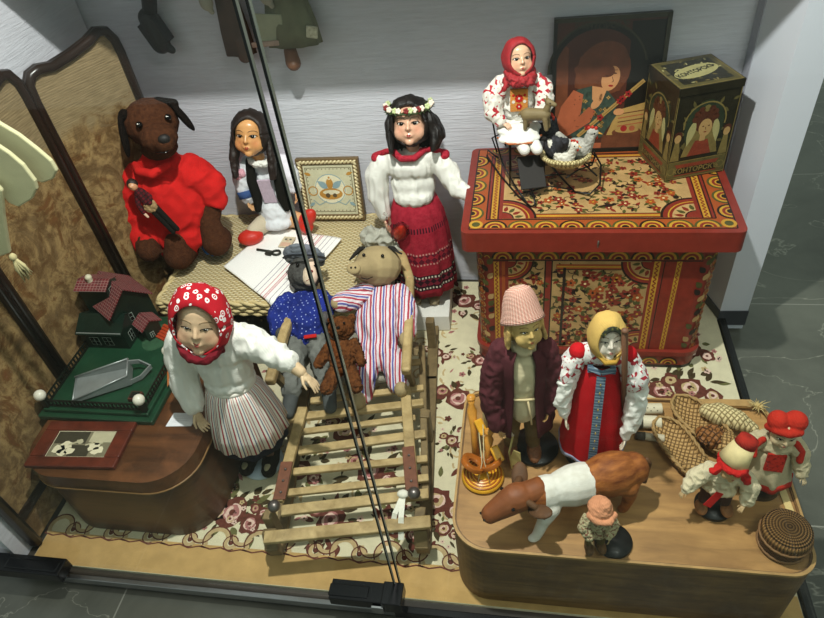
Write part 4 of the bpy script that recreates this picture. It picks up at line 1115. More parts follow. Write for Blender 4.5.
cc = a.ramp(u, [(0, W_), (.55, G_), (.556, W_), (.61, G_), (.618, W_), (.67, R_), (.676, W_), (.72, R_), (.728, W_), (.735, R_), (.742, W_), (.749, R_), (.756, W_), (.81, G_), (.82, W_), (.87, G_), (.878, W_), (.93, G_), (.936, W_)], True)
a.col(cc); a.bump(a.noise(a.co(), 300, 3), .3, .002)
tag(b.build('towel', a.m, solid=.004), 'white linen towel with thin red and grey stripes spread over the wicker hamper', 'towel')
km = simple('dark_iron_key', '#34352f', .45, .3, metal=.5); kp = at(268, 252, z=.334)
k = thing('iron_key', 'dark iron key lying on the white striped towel', 'key', kp + Vector((0, 0, .004)), (0, 0, -.22))
b = MB(); b.tube([(-.045, 0, 0), (.02, 0, 0)], .0045, 0, 8); b.build('shank', km, k)
b = MB(); b.box((.012, -.010, 0), (.022, .02, .006)); b.box((.0, -.006, 0), (.006, .022, .006)); b.build('bit', km, k, bevel=.001)
b = MB(); b.tube([(.035 + .015 * math.cos(q), .012 * math.sin(q), 0) for q in [2 * PI * i / 16 for i in range(16)]], .004, 0, 6, True); b.build('bow', km, k)
tp = at(287, 242, z=.336); b = MB(); b.box((0, 0, 0), (.045, .06, .002)); P = Paint(b, (-.0225, -.03, .0012), (1, 0, 0), (0, 1, 0), .0003)
P.rect(.004, .004, .041, .026, 1, 1); P.disc(.014, .044, .005, 2, 1); P.disc(.031, .044, .005, 2, 1); P.disc(.022, .036, .004, 1, 1)
tag(b.build('paper_tag', [simple('buff_card', '#cfc0a2', .8), simple('tag_pink', '#c9a48c', .8), simple('tag_dark', '#5c5a50', .8)], loc=tp, rot=(0, 0, -.1)), 'small buff paper tag with an owl face lying beside the iron key on the towel', 'tag')

# ================================================================ the sled
so = Vector((-.50, 1.25, 0)); sl = thing('wooden_sled', 'pale wooden slatted doll sled carrying three stuffed toys, standing on the carpet', 'sled', so)
sw = wood('bleached_pine', '#8c7448', '#c2a877', .6, (8, 8, 8), .3, ('#6d5836', 9, .5, .8)); sw2 = wood('grey_pine', '#5b4a30', '#86714c', .65, (8, 8, 8), .3)
iron = simple('rusty_strap', '#6b3f2a', .6, .3, 60); steel = simple('steel_knob', '#6e6763', .35, .2, metal=.8)
zs = .155
def sp(u, v, z=zs): return at(u, v, z=z) - so
for (p, q, w_, h_) in (((265, 538), (430, 522), .034, .014), ((282, 511), (428, 494), .030, .013), ((288, 493), (428, 478), .022, .012), ((294, 472), (427, 459), .022, .012), ((299, 451), (425, 434), .028, .012),
                      ((302, 432), (415, 418), .020, .012), ((288, 419), (423, 403), .026, .016), ((311, 401), (423, 388), .022, .012), ((312, 372), (420, 362), .022, .012), ((312, 345), (416, 336), .022, .012), ((310, 318), (412, 308), .02, .012)):
    b = MB(); b.bar(sp(*p), sp(*q), w_, h_, 0, ext=.002); b.build('slat', sw, sl, bevel=.003)
for P_ in ([(303, 408), (278, 502)], [(405, 384), (413, 490)]):
    b = MB(); b.bar(sp(*P_[0], z=.175), sp(*P_[1], z=.175), .030, .016); b.build('rail', sw, sl, bevel=.003)
for P_ in ([(287, 462), (279, 500)], [(408, 447), (412, 490)]):
    b = MB(); b.bar(sp(*P_[0], z=.182), sp(*P_[1], z=.182), .034, .008); st_ = b.build('iron_strap', iron, sl, bevel=.002)
    for k in range(3):
        q = sp(*P_[0], z=.187).lerp(sp(*P_[1], z=.187), .2 + .3 * k); b = MB(); b.ell(q, .004, 0, None, 8); b.build('rivet', steel, st_)
for q in ((274, 506), (414, 493)): b = MB(); b.ell(sp(*q, z=.195), (.017, .017, .015)); b.cap2(sp(*q, z=.185), sp(*q, z=.15), .007, .007); b.build('knob', steel, sl)
# runners with posts
for (x0, x1, f0) in (((-.662), (-.80), .79), ((-.262), (-.345), .83)):
    pts = [Vector((x0 + (x1 - x0) * (y - f0) / .95, y, z)) - so for y, z in [(f0 - .005, .115), (f0 - .022, .075), (f0 - .012, .035), (f0 + .03, .016), (f0 + .2, .014), (f0 + .6, .014), (f0 + .93, .014)]]
    b = MB()
    for i in range(len(pts) - 1): b.bar(pts[i], pts[i + 1], .036, .022, 0, ext=.008)
    b.build('runner', sw2, sl, bevel=.003)
    for yy in (f0 + .03, f0 + .35, f0 + .75):
        x = x0 + (x1 - x0) * (yy - f0) / .95; b = MB(); b.bar(Vector((x, yy, .02)) - so, Vector((x, yy, .15)) - so, .028, .03, 0, (0, 1, 0)); b.build('post', sw2, sl, bevel=.003)
b = MB(); b.bar(sp(422, 348, z=.14), sp(426, 500, z=.12), .02, .03); b.build('side_rail', sw2, sl, bevel=.003)
b = MB(); b.bar(sp(415, 345, z=.16), sp(415, 352, z=.27), .02, .02, 0, (0, 1, 0)); b.build('post', sw2, sl, bevel=.002)
# raised side arms
b = MB(); P4 = [at(u, v, z=z) - so for u, v, z in ((302, 285, .30), (296, 300, .31), (284, 335, .31), (270, 382, .30))]
for i in range(3): b.bar(P4[i], P4[i + 1], .030, .030, 0, ext=.004)
b.build('arm', sw, sl, bevel=.008, seg=3)
b = MB(); P4 = [at(u, v, z=z) - so for u, v, z in ((392, 246, .32), (403, 258, .33), (410, 280, .33), (409, 320, .32), (406, 372, .30))]
for i in range(4): b.bar(P4[i], P4[i + 1], .028, .030, 0, ext=.004)
b.build('arm', sw, sl, bevel=.008, seg=3)
for u, v in ((272, 372), (405, 364)):
    p = at(u, v, z=.29) - so; b = MB(); b.bar(p, Vector((p.x + (.02 if u < 300 else -.0), p.y + .04, .15)), .022, .022, 0, (0, 1, 0)); b.build('post', sw2, sl, bevel=.003)
p = at(296, 300, z=.30) - so; b = MB(); b.bar(p, Vector((p.x + .01, p.y, .15)), .022, .022, 0, (0, 1, 0)); b.build('post', sw2, sl, bevel=.003)
p = at(410, 290, z=.31) - so; b = MB(); b.bar(p, Vector((p.x - .01, p.y, .15)), .022, .022, 0, (0, 1, 0)); b.build('post', sw2, sl, bevel=.003)
b = MB(); p = Vector((-.60, 1.44, .19)) - so; b.box((-.09, .25, .185), (.30, .46, .03), 0, (.12, 0, .12)); b.build('mattress', cloth('grey_ticking', '#8f8a7c', .2), sl, bevel=.01, seg=3)
# white ribbon tied at the front right knob, and a clear plastic bag beside it
wr_ = simple('white_ribbon', '#d8d4c4', .6, .08, 20); p = at(403, 494, z=.19)
rb = thing('white_ribbon', 'white ribbon tied to the right front end of the wooden sled', 'ribbon', p)
b = MB(); b.ell((0, 0, 0), (.016, .012, .010)); b.build('knot', wr_, rb)
for (u, v) in ((391, 533), (401, 540)):
    e = at(u, v, z=.13) - p; b = MB(); b.bar((0, -.003, -.002), e.lerp(Vector((0, 0, 0)), .4) + Vector((0, 0, .018)), .014, .0015); b.bar(e.lerp(Vector((0, 0, 0)), .4) + Vector((0, 0, .018)), e, .014, .0015); b.build('tail', wr_, rb)


# ================================================================ three soft toys lying in the sled
def lying(name, label, px, z, L, yaw, a, cat='toy'):
    p = at(*px, z=z); t = thing(name, label, cat, p, (-a, 0, yaw)); return t


gw = fuzzy('grey_wool', '#5c5b58', '#3c3a38', 120, .6); gl_ = cloth('grey_trousers', '#6c6d68', .2)
t = lying('cat_toy', 'grey stuffed cat in blue dotted shirt and flat cap lying in the sled', (308, 358), .23, .4, .22, 1.05)
dots = N('blue_dotted', .9, 0, .15); v = dots.n('ShaderNodeTexVoronoi'); v.inputs['Scale'].default_value = 95; v.inputs['Randomness'].default_value = .0; dots.l(dots.co(rot=(.3, .4, .78)), v.inputs['Vector'])
dots.col(dots.mix(dots.ramp(v.outputs['Distance'], [(0, (1, 1, 1)), (.20, (0, 0, 0))], True), dots.ramp(dots.noise(dots.co(), 15, 3), [(.3, rgb('#15205c')), (.7, rgb('#26358a'))]), rgb('#8f9ad0')))
blob('shirt', dots.m, t, [('e', (0, 0, .13), (.070, .050, .10)), ('t', [(-.05, 0, .19), (-.085, -.01, .15), (-.078, -.03, .09)], [.036, .034, .026]), ('t', [(.05, 0, .19), (.080, -.01, .16), (.07, -.03, .13)], [.034, .030, .024])], .004, 4, (.006, 26))
for sx in (-1, 1):
    blob('leg', gl_, t, [('t', [(sx * .035, 0, .04), (sx * .048, -.02, -.03), (sx * .056, -.01, -.10)], [.038, .036, .030])], .004, 3, (.006, 30))
    blob('foot', cloth('grey_boot' + str(sx), '#4c4f4e', .2), t, [('c', (sx * .057, -.005, -.11), (sx * .064, -.04, -.17), .024, .020)], .003, 3)
    blob('paw', gw, t, [('e', (sx * .070, -.045, .075 if sx < 0 else .11), (.018, .016, .022))], .003, 2)
b = MB(); b.box((.02, -.045, .055), (.04, .008, .012)); b.build('red_patch', red_c, t, bevel=.003)
h = blob('head', gw, t, [('e', (0, 0, 0), (.055, .05, .062)), ('e', (.0, -.03, -.02), (.038, .032, .030))], .003, 4); h.location = (.012, -.02, .275); h.rotation_euler = (.1, .15, .2)
blob('muzzle', simple('pale_muzzle', '#cdb8a0', .8, .1), h, [('e', (.020, -.050, -.020), (.026, .022, .034)), ('e', (.022, -.042, .02), (.018, .016, .02))], .002, 3)
for x in (-.022, .030): b = MB(); b.ell((x, -.050, .012), .006, 0); b.build('eye', black_gl, h)
b = MB(); b.ell((.022, -.072, -.012), (.007, .006, .005)); b.tube([(.022, -.071, -.02), (.022, -.068, -.036), (.010, -.064, -.042)], .0016, 0, 5); b.tube([(.022, -.068, -.036), (.034, -.064, -.042)], .0016, 0, 5); b.build('nose', simple('dark_red_thread', '#7c2320', .6), h)
for sx in (-1, 1): b = MB(); b.add([(sx * .030, -.005, .045), (sx * .062, -.005, .035), (sx * .058, .0, .078), (sx * .045, .012, .045)], [(0, 1, 2), (1, 3, 2), (3, 0, 2), (0, 3, 1)]); b.build('ear', gw, h)
cp = blob('cap', cloth('grey_cap', '#6f747c', .15), h, [('e', (-.005, -.005, .055), (.072, .062, .022), (-.35, .1, 0))], .003, 3, (.003, 40))
b = MB(); b.tube([(-.066, -.035, .035), (-.045, -.078, .034), (0, -.092, .036), (.045, -.075, .038), (.06, -.04, .045)], [.008, .012, .014, .012, .008], 0, 8, flat=.3); b.build('peak', cloth('cap_peak', '#545962', .15), cp)

pgm = simple('beige_felt', '#a08c66', .9, .14, 14, bump=.4)
t = lying('pig_toy', 'beige stuffed pig in striped pyjamas lying at the right of the sled', (380, 352), .23, .4, .09, 1.05)
pj = stripes('striped_pyjama', [(0, '#d9cdd2'), (.14, '#a8404c'), (.34, '#dcd0d6'), (.46, '#5d5f9a'), (.64, '#d9cfdc'), (.74, '#b04a58'), (.88, '#ddd3d8')], .030, 'x', jitter=.006)
pj2 = stripes('striped_pyjama_across', [(0, '#d9cdd2'), (.14, '#a8404c'), (.34, '#dcd0d6'), (.46, '#5d5f9a'), (.64, '#d9cfdc'), (.74, '#b04a58'), (.88, '#ddd3d8')], .030, 'z', jitter=.006)
blob('pyjama_top', pj, t, [('e', (0, 0, .10), (.080, .052, .12)), ('e', (-.005, 0, .0), (.072, .045, .06)), ('c', (-.05, 0, .18), (.06, 0, .18), .036, .036)], .004, 4, (.007, 22, (1, 1, .5)))
blob('sleeve', pj2, t, [('t', [(-.045, -.01, .19), (-.085, -.03, .165), (-.115, -.05, .15)], [.038, .035, .032])], .004, 3, (.004, 30)); blob('sleeve', pj, t, [('t', [(.062, 0, .185), (.088, -.03, .13), (.088, -.05, .05)], [.036, .034, .032])], .004, 3, (.004, 30))
blob('trouser_leg', pj, t, [('t', [(-.035, 0, -.02), (-.048, -.015, -.08), (-.055, -.01, -.13)], [.042, .038, .036])], .004, 3, (.005, 26, (1, 1, .5))); blob('trouser_leg', pj, t, [('t', [(.035, 0, -.02), (.052, -.015, -.06), (.060, -.01, -.10)], [.042, .038, .034])], .004, 3, (.005, 26, (1, 1, .5)))
blob('foot', pgm, t, [('e', (-.060, -.035, -.155), (.026, .034, .028))], .003, 3); blob('foot', pgm, t, [('e', (.07, -.03, -.125), (.022, .03, .024))], .003, 3); blob('paw', pgm, t, [('e', (.090, -.065, .020), (.022, .022, .028))], .003, 2); blob('paw', pgm, t, [('e', (-.125, -.06, .145), (.022, .02, .02))], .003, 2)
h = blob('head', pgm, t, [('e', (0, 0, 0), (.078, .068, .066)), ('c', (-.02, -.03, -.01), (-.055, -.075, -.018), .046, .026)], .0035, 4); h.location = (-.005, -.03, .275); h.rotation_euler = (.25, 0, .1)
for x, z in ((-.048, .026), (.010, .022)): b = MB(); b.ell((x + .01, -.068 + abs(x) * .1, z), .0055, 0); b.build('eye', black_gl, h)
b = MB(); b.ell((-.066, -.098, -.020), (.022, .008, .018)); b.ell((-.073, -.106, -.018), .0035, 1, None, 6); b.ell((-.060, -.107, -.018), .0035, 1, None, 6); b.build('snout', [pgm, black_gl], h)
b = MB(); b.tube([(-.045, -.092, -.048), (-.025, -.090, -.052), (-.010, -.078, -.044)], .0015, 0, 5); b.build('mouth', black_gl, h)
for sx, dx in ((-1, -.062), (1, .058)):
    b = MB(); b.add([(dx * .6, -.02, .058), (dx * 1.2, -.005, .040), (dx * 1.28 + sx * .006, -.045, .012 if sx < 0 else .030), (dx * .9, -.04, .045), (dx * .9, .0, .062)], [(0, 3, 2, 1), (0, 1, 4)]); b.build('ear', simple('black_felt_ear' + str(sx), '#1b1713', .9), h, solid=.006, bevel=.001)
p = at(388, 248, z=.33); sc2 = blob('headscarf', simple('grey_white_gauze', '#a9a79a', .9, .12, 30, bump=.4), None, [('e', (0, 0, 0), (.07, .045, .065)), ('e', (-.05, .0, .03), (.045, .04, .04)), ('e', (.035, -.03, -.02), (.03, .04, .05)), ('t', [(-.08, -.03, -.02), (-.12, -.05, -.05), (-.10, -.08, -.08)], .02)], .004, 2, (.014, 26))
sc2.location = p + Vector((.0, .02, .0)); tag(sc2, 'crumpled pale grey headscarf bunched behind the head of the pig', 'scarf')
t = thing('teddy_bear', 'small curly brown teddy bear lying between the cat and the pig', 'toy', at(343, 380, z=.30), (-.95, 0, .12)); t.scale = (1.15,) * 3
tf = fuzzy('curly_mohair', '#7c4a26', '#3c200f', 70, 1.6, 30)
blob('body', tf, t, [('e', (0, 0, .06), (.036, .030, .048)), ('c', (-.03, 0, .09), (-.055, -.02, .04), .014, .013), ('c', (.03, 0, .09), (.05, -.02, .04), .014, .013), ('c', (-.02, 0, .02), (-.034, -.025, -.02), .018, .017), ('c', (.02, 0, .02), (.036, -.025, -.02), .018, .017), ('e', (.040, -.036, -.022), (.012, .01, .014)), ('e', (-.038, -.036, -.022), (.012, .01, .014))], .0028, 2, (.005, 90))
h = blob('head', tf, t, [('e', (0, 0, 0), (.034, .03, .032)), ('e', (0, -.026, -.008), (.016, .014, .013)), ('e', (-.026, .004, .026), (.011, .006, .011)), ('e', (.026, .004, .026), (.011, .006, .011))], .0022, 2, (.003, 110)); h.location = (0, -.006, .128)
for sx in (-1, 1): b = MB(); b.ell((sx * .013, -.031, .008), .0032, 0, None, 8); b.build('eye', black_gl, h)
b = MB(); b.ell((0, -.041, -.005), (.005, .004, .004), 0, None, 8); b.build('nose', black_gl, h)

# clear bag with a red toy hanging from the hand of the wreath doll
p = at(400, 232, z=.42); t = thing('toy_bag', 'clear little bag holding a shiny red toy beside the hand of the wreath doll', 'bag', p)
blob('red_toy', simple('shiny_red', '#c02818', .15, .1), t, [('e', (0, 0, 0), (.018, .016, .040), (.4, .5, 0))], .002, 2)
gb = N('clear_film', .08); gb.b.inputs['Transmission Weight'].default_value = 1.0; gb.b.inputs['IOR'].default_value = 1.1; gb.col((.9, .92, .9))
blob('film', gb.m, t, [('e', (0, 0, 0), (.028, .024, .052), (.4, .5, 0)), ('c', (-.03, 0, .04), (-.04, .0, .075), .008, .004)], .003, 1, (.006, 40))
ZB = .2535
def disc_stand(name, label, x, y, r, h, z=ZB - .007):
    b = MB(); b.lathe([(r, 0), (r * 1.01, h * .6), (r * .97, h), (.002, h)], 0, 36); return tag(b.build(name, black_disc, loc=(x, y, z)), label, 'stand')


black_disc = simple('black_varnish', '#0e0d0b', .35, .2, bump=.05)
ZB = .2462


# ================================================================ man doll
def man_doll():
    disc_stand('stand', 'round black stand under the man doll in the pink hat', .024, 1.010, .060, .010)
    t = thing('man_doll', 'male doll in a pink straw hat and plum coat standing near the round black stand', 'doll', (-.008, .992, ZB + .0105), (0, 0, .10)); t.scale = (.76, .80, .91)
    coat = cloth('plum_coat', '#4d2429', .2); lin_ = cloth('cream_shirt', '#cdbf9c', .1); ps = pskin('#b98f5a')
    tr = cloth('olive_trousers', '#6b5a3a', .2)
    for sx in (-1, 1):
        blob('leg', tr, t, [('t', [(sx * .030, 0, .22), (sx * .034, 0, .12), (sx * .036, -.002, .05)], [.032, .028, .024])], .004, 3, (.004, 30))
        blob('bast_shoe', simple('bast_weave' + str(sx), '#7a4e30', .6, .4, 120), t, [('e', (sx * .038, -.022, .020), (.024, .044, .018)), ('e', (sx * .037, .004, .035), (.023, .024, .024))], .003, 2, (.002, 120))
    blob('shirt', lin_, t, [('e', (0, -.01, .33), (.055, .046, .095)), ('e', (0, -.022, .235), (.048, .040, .075)), ('c', (-.05, 0, .405), (.05, 0, .405), .022, .022), ('e', (0, -.018, .425), (.03, .03, .02))], .004, 4, (.004, 28, (1, 1, .4)))
    # open coat, wrapped round the back and sides
    b = MB(); a0, a1 = PI * 1.5 + .42, PI * 3.5 - .42
    b.lathe([(.052, .425), (.075, .40), (.076, .34), (.074, .285), (.082, .23), (.093, .17), (.098, .14)], 0, 64, (0, .002, 0), 1.0, .80, lambda a_, q: 1 + .04 * q * (math.sin(a_ * 9) + .6 * math.sin(a_ * 5 + 1)), False, (a0, a1)); b.build('coat', coat, t, solid=.006)
    blob('sleeve', coat, t, [('t', [(-.060, .0, .398), (-.088, -.012, .33), (-.098, -.035, .255), (-.082, -.062, .200)], [.038, .038, .034, .030])], .004, 4, (.006, 24))
    blob('sleeve', coat, t, [('t', [(.060, .0, .398), (.086, -.006, .34), (.092, -.020, .28), (.075, -.035, .23)], [.038, .036, .032, .026])], .004, 4, (.006, 24))
    hand(t, (-.078, -.068, .188), (.15, -.3, -1), (1, -.2, .2), .048, ps, 1, .9); hand(t, (.072, -.040, .222), (-.1, -.3, -1), (-1, -.2, .1), .046, ps, -1, .6)
    b = MB(); b.tube([(.060 * math.cos(q), .052 * math.sin(q) - .006, .275 + .003 * math.sin(q * 3)) for q in [2 * PI * k / 32 for k in range(32)]], .004, 0, 6, True); b.tube([(.01, -.060, .275), (.018, -.066, .23), (.022, -.066, .19)], .003); b.build('rope_belt', simple('cord', '#c7b48a', .8), t)
    s = .112; hd = head(t, s, (.004, -.014, .490), (-.34, 0, .30), simple('carved_face', '#bd9f62', .5, .1, 10), 'grey', '#6a4a20', '#8a4a30', .3, eye_s=.72)
    pr = []
    for k in range(12):
        a_ = -.12 + k * (PI + .24) / 11; x, y = math.cos(a_), math.sin(a_)
        pr.append(('t', [(.36 * s * x, (.03 + .38 * y) * s, .25 * s), (.44 * s * x, (.04 + .42 * y) * s, -.05 * s), (.50 * s * x, (.05 + .44 * y) * s, -.38 * s)], [.05 * s, .08 * s, .04 * s]))
    blob('hair', hairm['blond'], hd, pr, .003, 1, (.004, 60, (1, 1, .35)))
    a = N('pink_straw', .7, 0, .2); u, v, _ = a.sep(a.co('UV')); f = a.math('SINE', a.math('MULTIPLY', v, 2200)); g = a.math('SINE', a.math('MULTIPLY', u, 260))
    h = a.math('ADD', a.math('MULTIPLY', f, .5), a.math('MULTIPLY', g, .3)); a.col(a.ramp(a.math('ADD', a.math('MULTIPLY', h, .5), .5), [(.15, rgb('#b5655a')), (.5, rgb('#d9a795')), (1, rgb('#e6cdbb'))])); a.bump(h, .8, .002)
    b = MB(); b.lathe([(.003, .066), (.020, .066), (.033, .060), (.041, .046), (.047, .030), (.051, .012), (.058, -.008), (.061, -.014)], 0, 44, (0, 0, 0), 1, 1.05, lambda a_, q: 1 + .03 * q * math.sin(a_ * 3), cap=True)
    o = b.build('straw_hat', a.m, hd, solid=.003); o.location = (0, .016, .030); o.rotation_euler = (-.20, .0, 0)
    # the thin white rod he holds, with a scrap of bast hanging from it
    return t


man_doll()
A = at(497, 414, z=.405); B = at(513, 436, z=.355); C3 = at(512, 468, z=.27)
t = thing('fishing_rod', 'short white rod with a limp pale leaf hanging from it, held by the man doll', 'rod', A)
b = MB(); b.tube([(0, 0, 0), B - A], .0035); b.build('stick', simple('white_stick', '#cfc6b2', .5), t)
b = MB(); b.tube([B - A, (B - A).lerp(C3 - A, .5) + Vector((-.008, 0, 0)), C3 - A], .0016); e = C3 - A; b.add([(e.x, e.y, e.z + .01), (e.x + .022, e.y - .004, e.z + .035), (e.x + .02, e.y, e.z + .065), (e.x + .004, e.y, e.z + .075), (e.x - .004, e.y + .003, e.z + .04)], [(0, 1, 2, 3, 4)]); b.build('leaf', simple('pale_bast', '#b6a568', .8, .2), t, solid=.002)


# ================================================================ woman doll
def woman_doll():
    disc_stand('stand', 'round black stand under the woman doll in the red sarafan', .163, 1.010, .068, .010)
    t = thing('sarafan_doll', 'female doll in a red sarafan, white embroidered sleeves and yellow headscarf', 'doll', (.160, 1.000, ZB + .0105), (0, 0, -.05)); t.scale = (.73, .78, .89)
    redm = cloth('crimson_sarafan', '#b5141c', .12); tape = stripes('blue_grey_tape', [(0, '#5f7488'), (.35, '#8fa0ae'), (.6, '#4f6478')], .009, 'z'); wc = embro('embroidered_sleeve', '#d9d4cf', '#a3303a', '#b05a60', 70)
    for sx in (-1, 1): blob('shoe', black_c, t, [('e', (sx * .03, -.03, .016), (.02, .036, .015)), ('c', (sx * .03, 0, .02), (sx * .03, 0, .09), .018, .018)], .003, 2)
    skirt('underskirt', black_c, t, [(.05, .20), (.085, .10), (.092, .030), (.092, .022)], 9, .03, 1, .9)
    prof = [(.040, .375), (.052, .36), (.062, .32), (.074, .26), (.086, .19), (.098, .11), (.105, .055), (.106, .045)]
    fo = lambda a_, q: 1 + .035 * q * (math.sin(a_ * 7 + 1) + .5 * math.sin(a_ * 12))
    b = MB(); b.lathe(prof, 0, 72, (0, 0, 0), 1, .85, fo, False); b.build('sarafan', redm, t, solid=.003)
    b = MB(); b.lathe([(.1075, .056), (.1085, .044)], 0, 72, (0, 0, 0), 1, .85, lambda a_, q: fo(a_, 1) , False); b.build('hem_tape', cloth('blue_hem', '#8a90a8'), t, solid=.003)
    b = MB()
    for i in range(len(prof) - 3):
        (r0, z0), (r1, z1) = prof[i + 1], prof[i + 2]; f0 = 1.012; sx = .013; ph = -PI / 2
        f_a = fo(1.5 * PI, (i + 1) / 7); f_b = fo(1.5 * PI, (i + 2) / 7)
        b.add([(-sx, -r0 * .85 * f_a - .004, z0), (sx, -r0 * .85 * f_a - .004, z0), (sx, -r1 * .85 * f_b - .005, z1), (-sx, -r1 * .85 * f_b - .005, z1)], [(0, 1, 2, 3)])
    tp = b.build('front_tape', tape, t, solid=.003)
    b = MB()
    for k in range(9): z = .34 - k * .026; b.ell((0, -(.052 + (.36 - z) * .235) * .85 - .010, z), (.0025, .002, .006), 0, None, 6)
    b.build('gold_braid', simple('gold_braid', '#b59a4c', .5), tp)
    blob('shirt', wc, t, [('c', (-.05, 0, .395), (.05, 0, .395), .030, .030), ('e', (0, 0, .40), (.05, .036, .03))], .0035, 2)
    for sx in (-1, 1):
        b = MB(); b.bar((sx * .032, -.040, .365), (sx * .034, .02, .425), .016, .005, 0, (0, -.5, 1)); b.build('strap', tape, t, bevel=.001)
        b = MB(); b.bar((0, -.047, .372), (sx * .040, -.036, .380), .014, .005, 0, (0, -1, .3)); b.build('neck_tape', tape, t, bevel=.001)
    blob('red_shoulder', redm, t, [('e', (-.070, -.006, .405), (.028, .026, .024))], .003, 2); blob('red_shoulder', redm, t, [('e', (.070, -.006, .405), (.028, .026, .024))], .003, 2)
    blob('sleeve', wc, t, [('t', [(-.074, -.005, .385), (-.100, -.018, .335)], [.032, .040])], .0035, 3, (.004, 30)); blob('sleeve', wc, t, [('t', [(.074, -.005, .385), (.100, -.018, .335)], [.032, .040])], .0035, 3, (.004, 30))
    blob('cuff_sleeve', white_c, t, [('t', [(-.104, -.020, .32), (-.112, -.038, .27), (-.096, -.055, .222)], [.040, .035, .018])], .0035, 3, (.006, 26)); blob('cuff_sleeve', white_c, t, [('t', [(.106, -.020, .32), (.114, -.035, .27), (.104, -.055, .205), (.094, -.066, .165)], [.034, .032, .028, .018])], .0035, 3, (.006, 26))
    ps = pskin('#d8cbb4'); hand(t, (-.092, -.060, .212), (.1, -.3, -1), (1, -.2, 0), .045, ps, 1, .4); hand(t, (.092, -.070, .158), (-.1, -.35, -1), (-1, -.2, 0), .045, ps, -1, .4)
    s = .112; hd = head(t, s, (.006, -.014, .466), (-.34, 0, .22), simple('cloth_face', '#d8cdbd', .8, .05, 10), 'grey', '#8a6a50', '#b06a60', 0, False, eye_s=.6)
    shell('headscarf', cloth('ochre_silk', '#c8a45c', .12), hd, (.47 * s, .52 * s, .56 * s), (0, .02 * s, .02 * s), lambda p: .74 - .10 * math.sin(p), 2.98, 44, 14, .004, .05, 6, 0, .012)
    blob('scarf_neck', cloth('ochre_silk_fold', '#b98f3e', .12), hd, [('t', [(-.28 * s, -.2 * s, -.30 * s), (-.12 * s, -.34 * s, -.47 * s), (.12 * s, -.34 * s, -.47 * s), (.28 * s, -.2 * s, -.30 * s)], .06 * s)], .0025, 2)
    pat = N('gold_green_brocade', .6, 0, .3); v = pat.n('ShaderNodeTexVoronoi'); v.inputs['Scale'].default_value = 120; pat.l(pat.co(), v.inputs['Vector']); pat.col(pat.ramp(v.outputs['Distance'], [(0, rgb('#a58c3c')), (.35, rgb('#3a3f1e')), (.6, rgb('#1d2014'))]))
    b = MB()
    vs = []
    for j in range(5):
        for i in range(13): a_ = PI * (.16 + .68 * i / 12); th_ = .80 - j * .055; vs.append((.44 * s * math.sin(th_) * math.cos(a_) * .98, -.515 * s * math.cos(th_ * .8) + .02 * s, (.04 + .50 * math.sin(th_) * math.sin(a_) * (1 - .02 * j)) * s))
    b.add(vs, [(j * 13 + i, j * 13 + i + 1, (j + 1) * 13 + i + 1, (j + 1) * 13 + i) for j in range(4) for i in range(12)], 0, None, True); b.build('headband', pat.m, hd, solid=.003)


woman_doll()
A = at(625, 331, y=.925); B = at(622, 446, z=ZB + .002); b = MB(); b.tube([A - B, (A - B) * .5 + Vector((.002, 0, 0)), (0, 0, 0)], [.0065, .006, .0055]); b.ell(A - B, (.0075, .0075, .006))
tag(b.build('walking_staff', simple('brown_stick', '#6a4630', .6, .25), loc=B), 'thin brown wooden staff standing beside the red sarafan doll', 'staff')


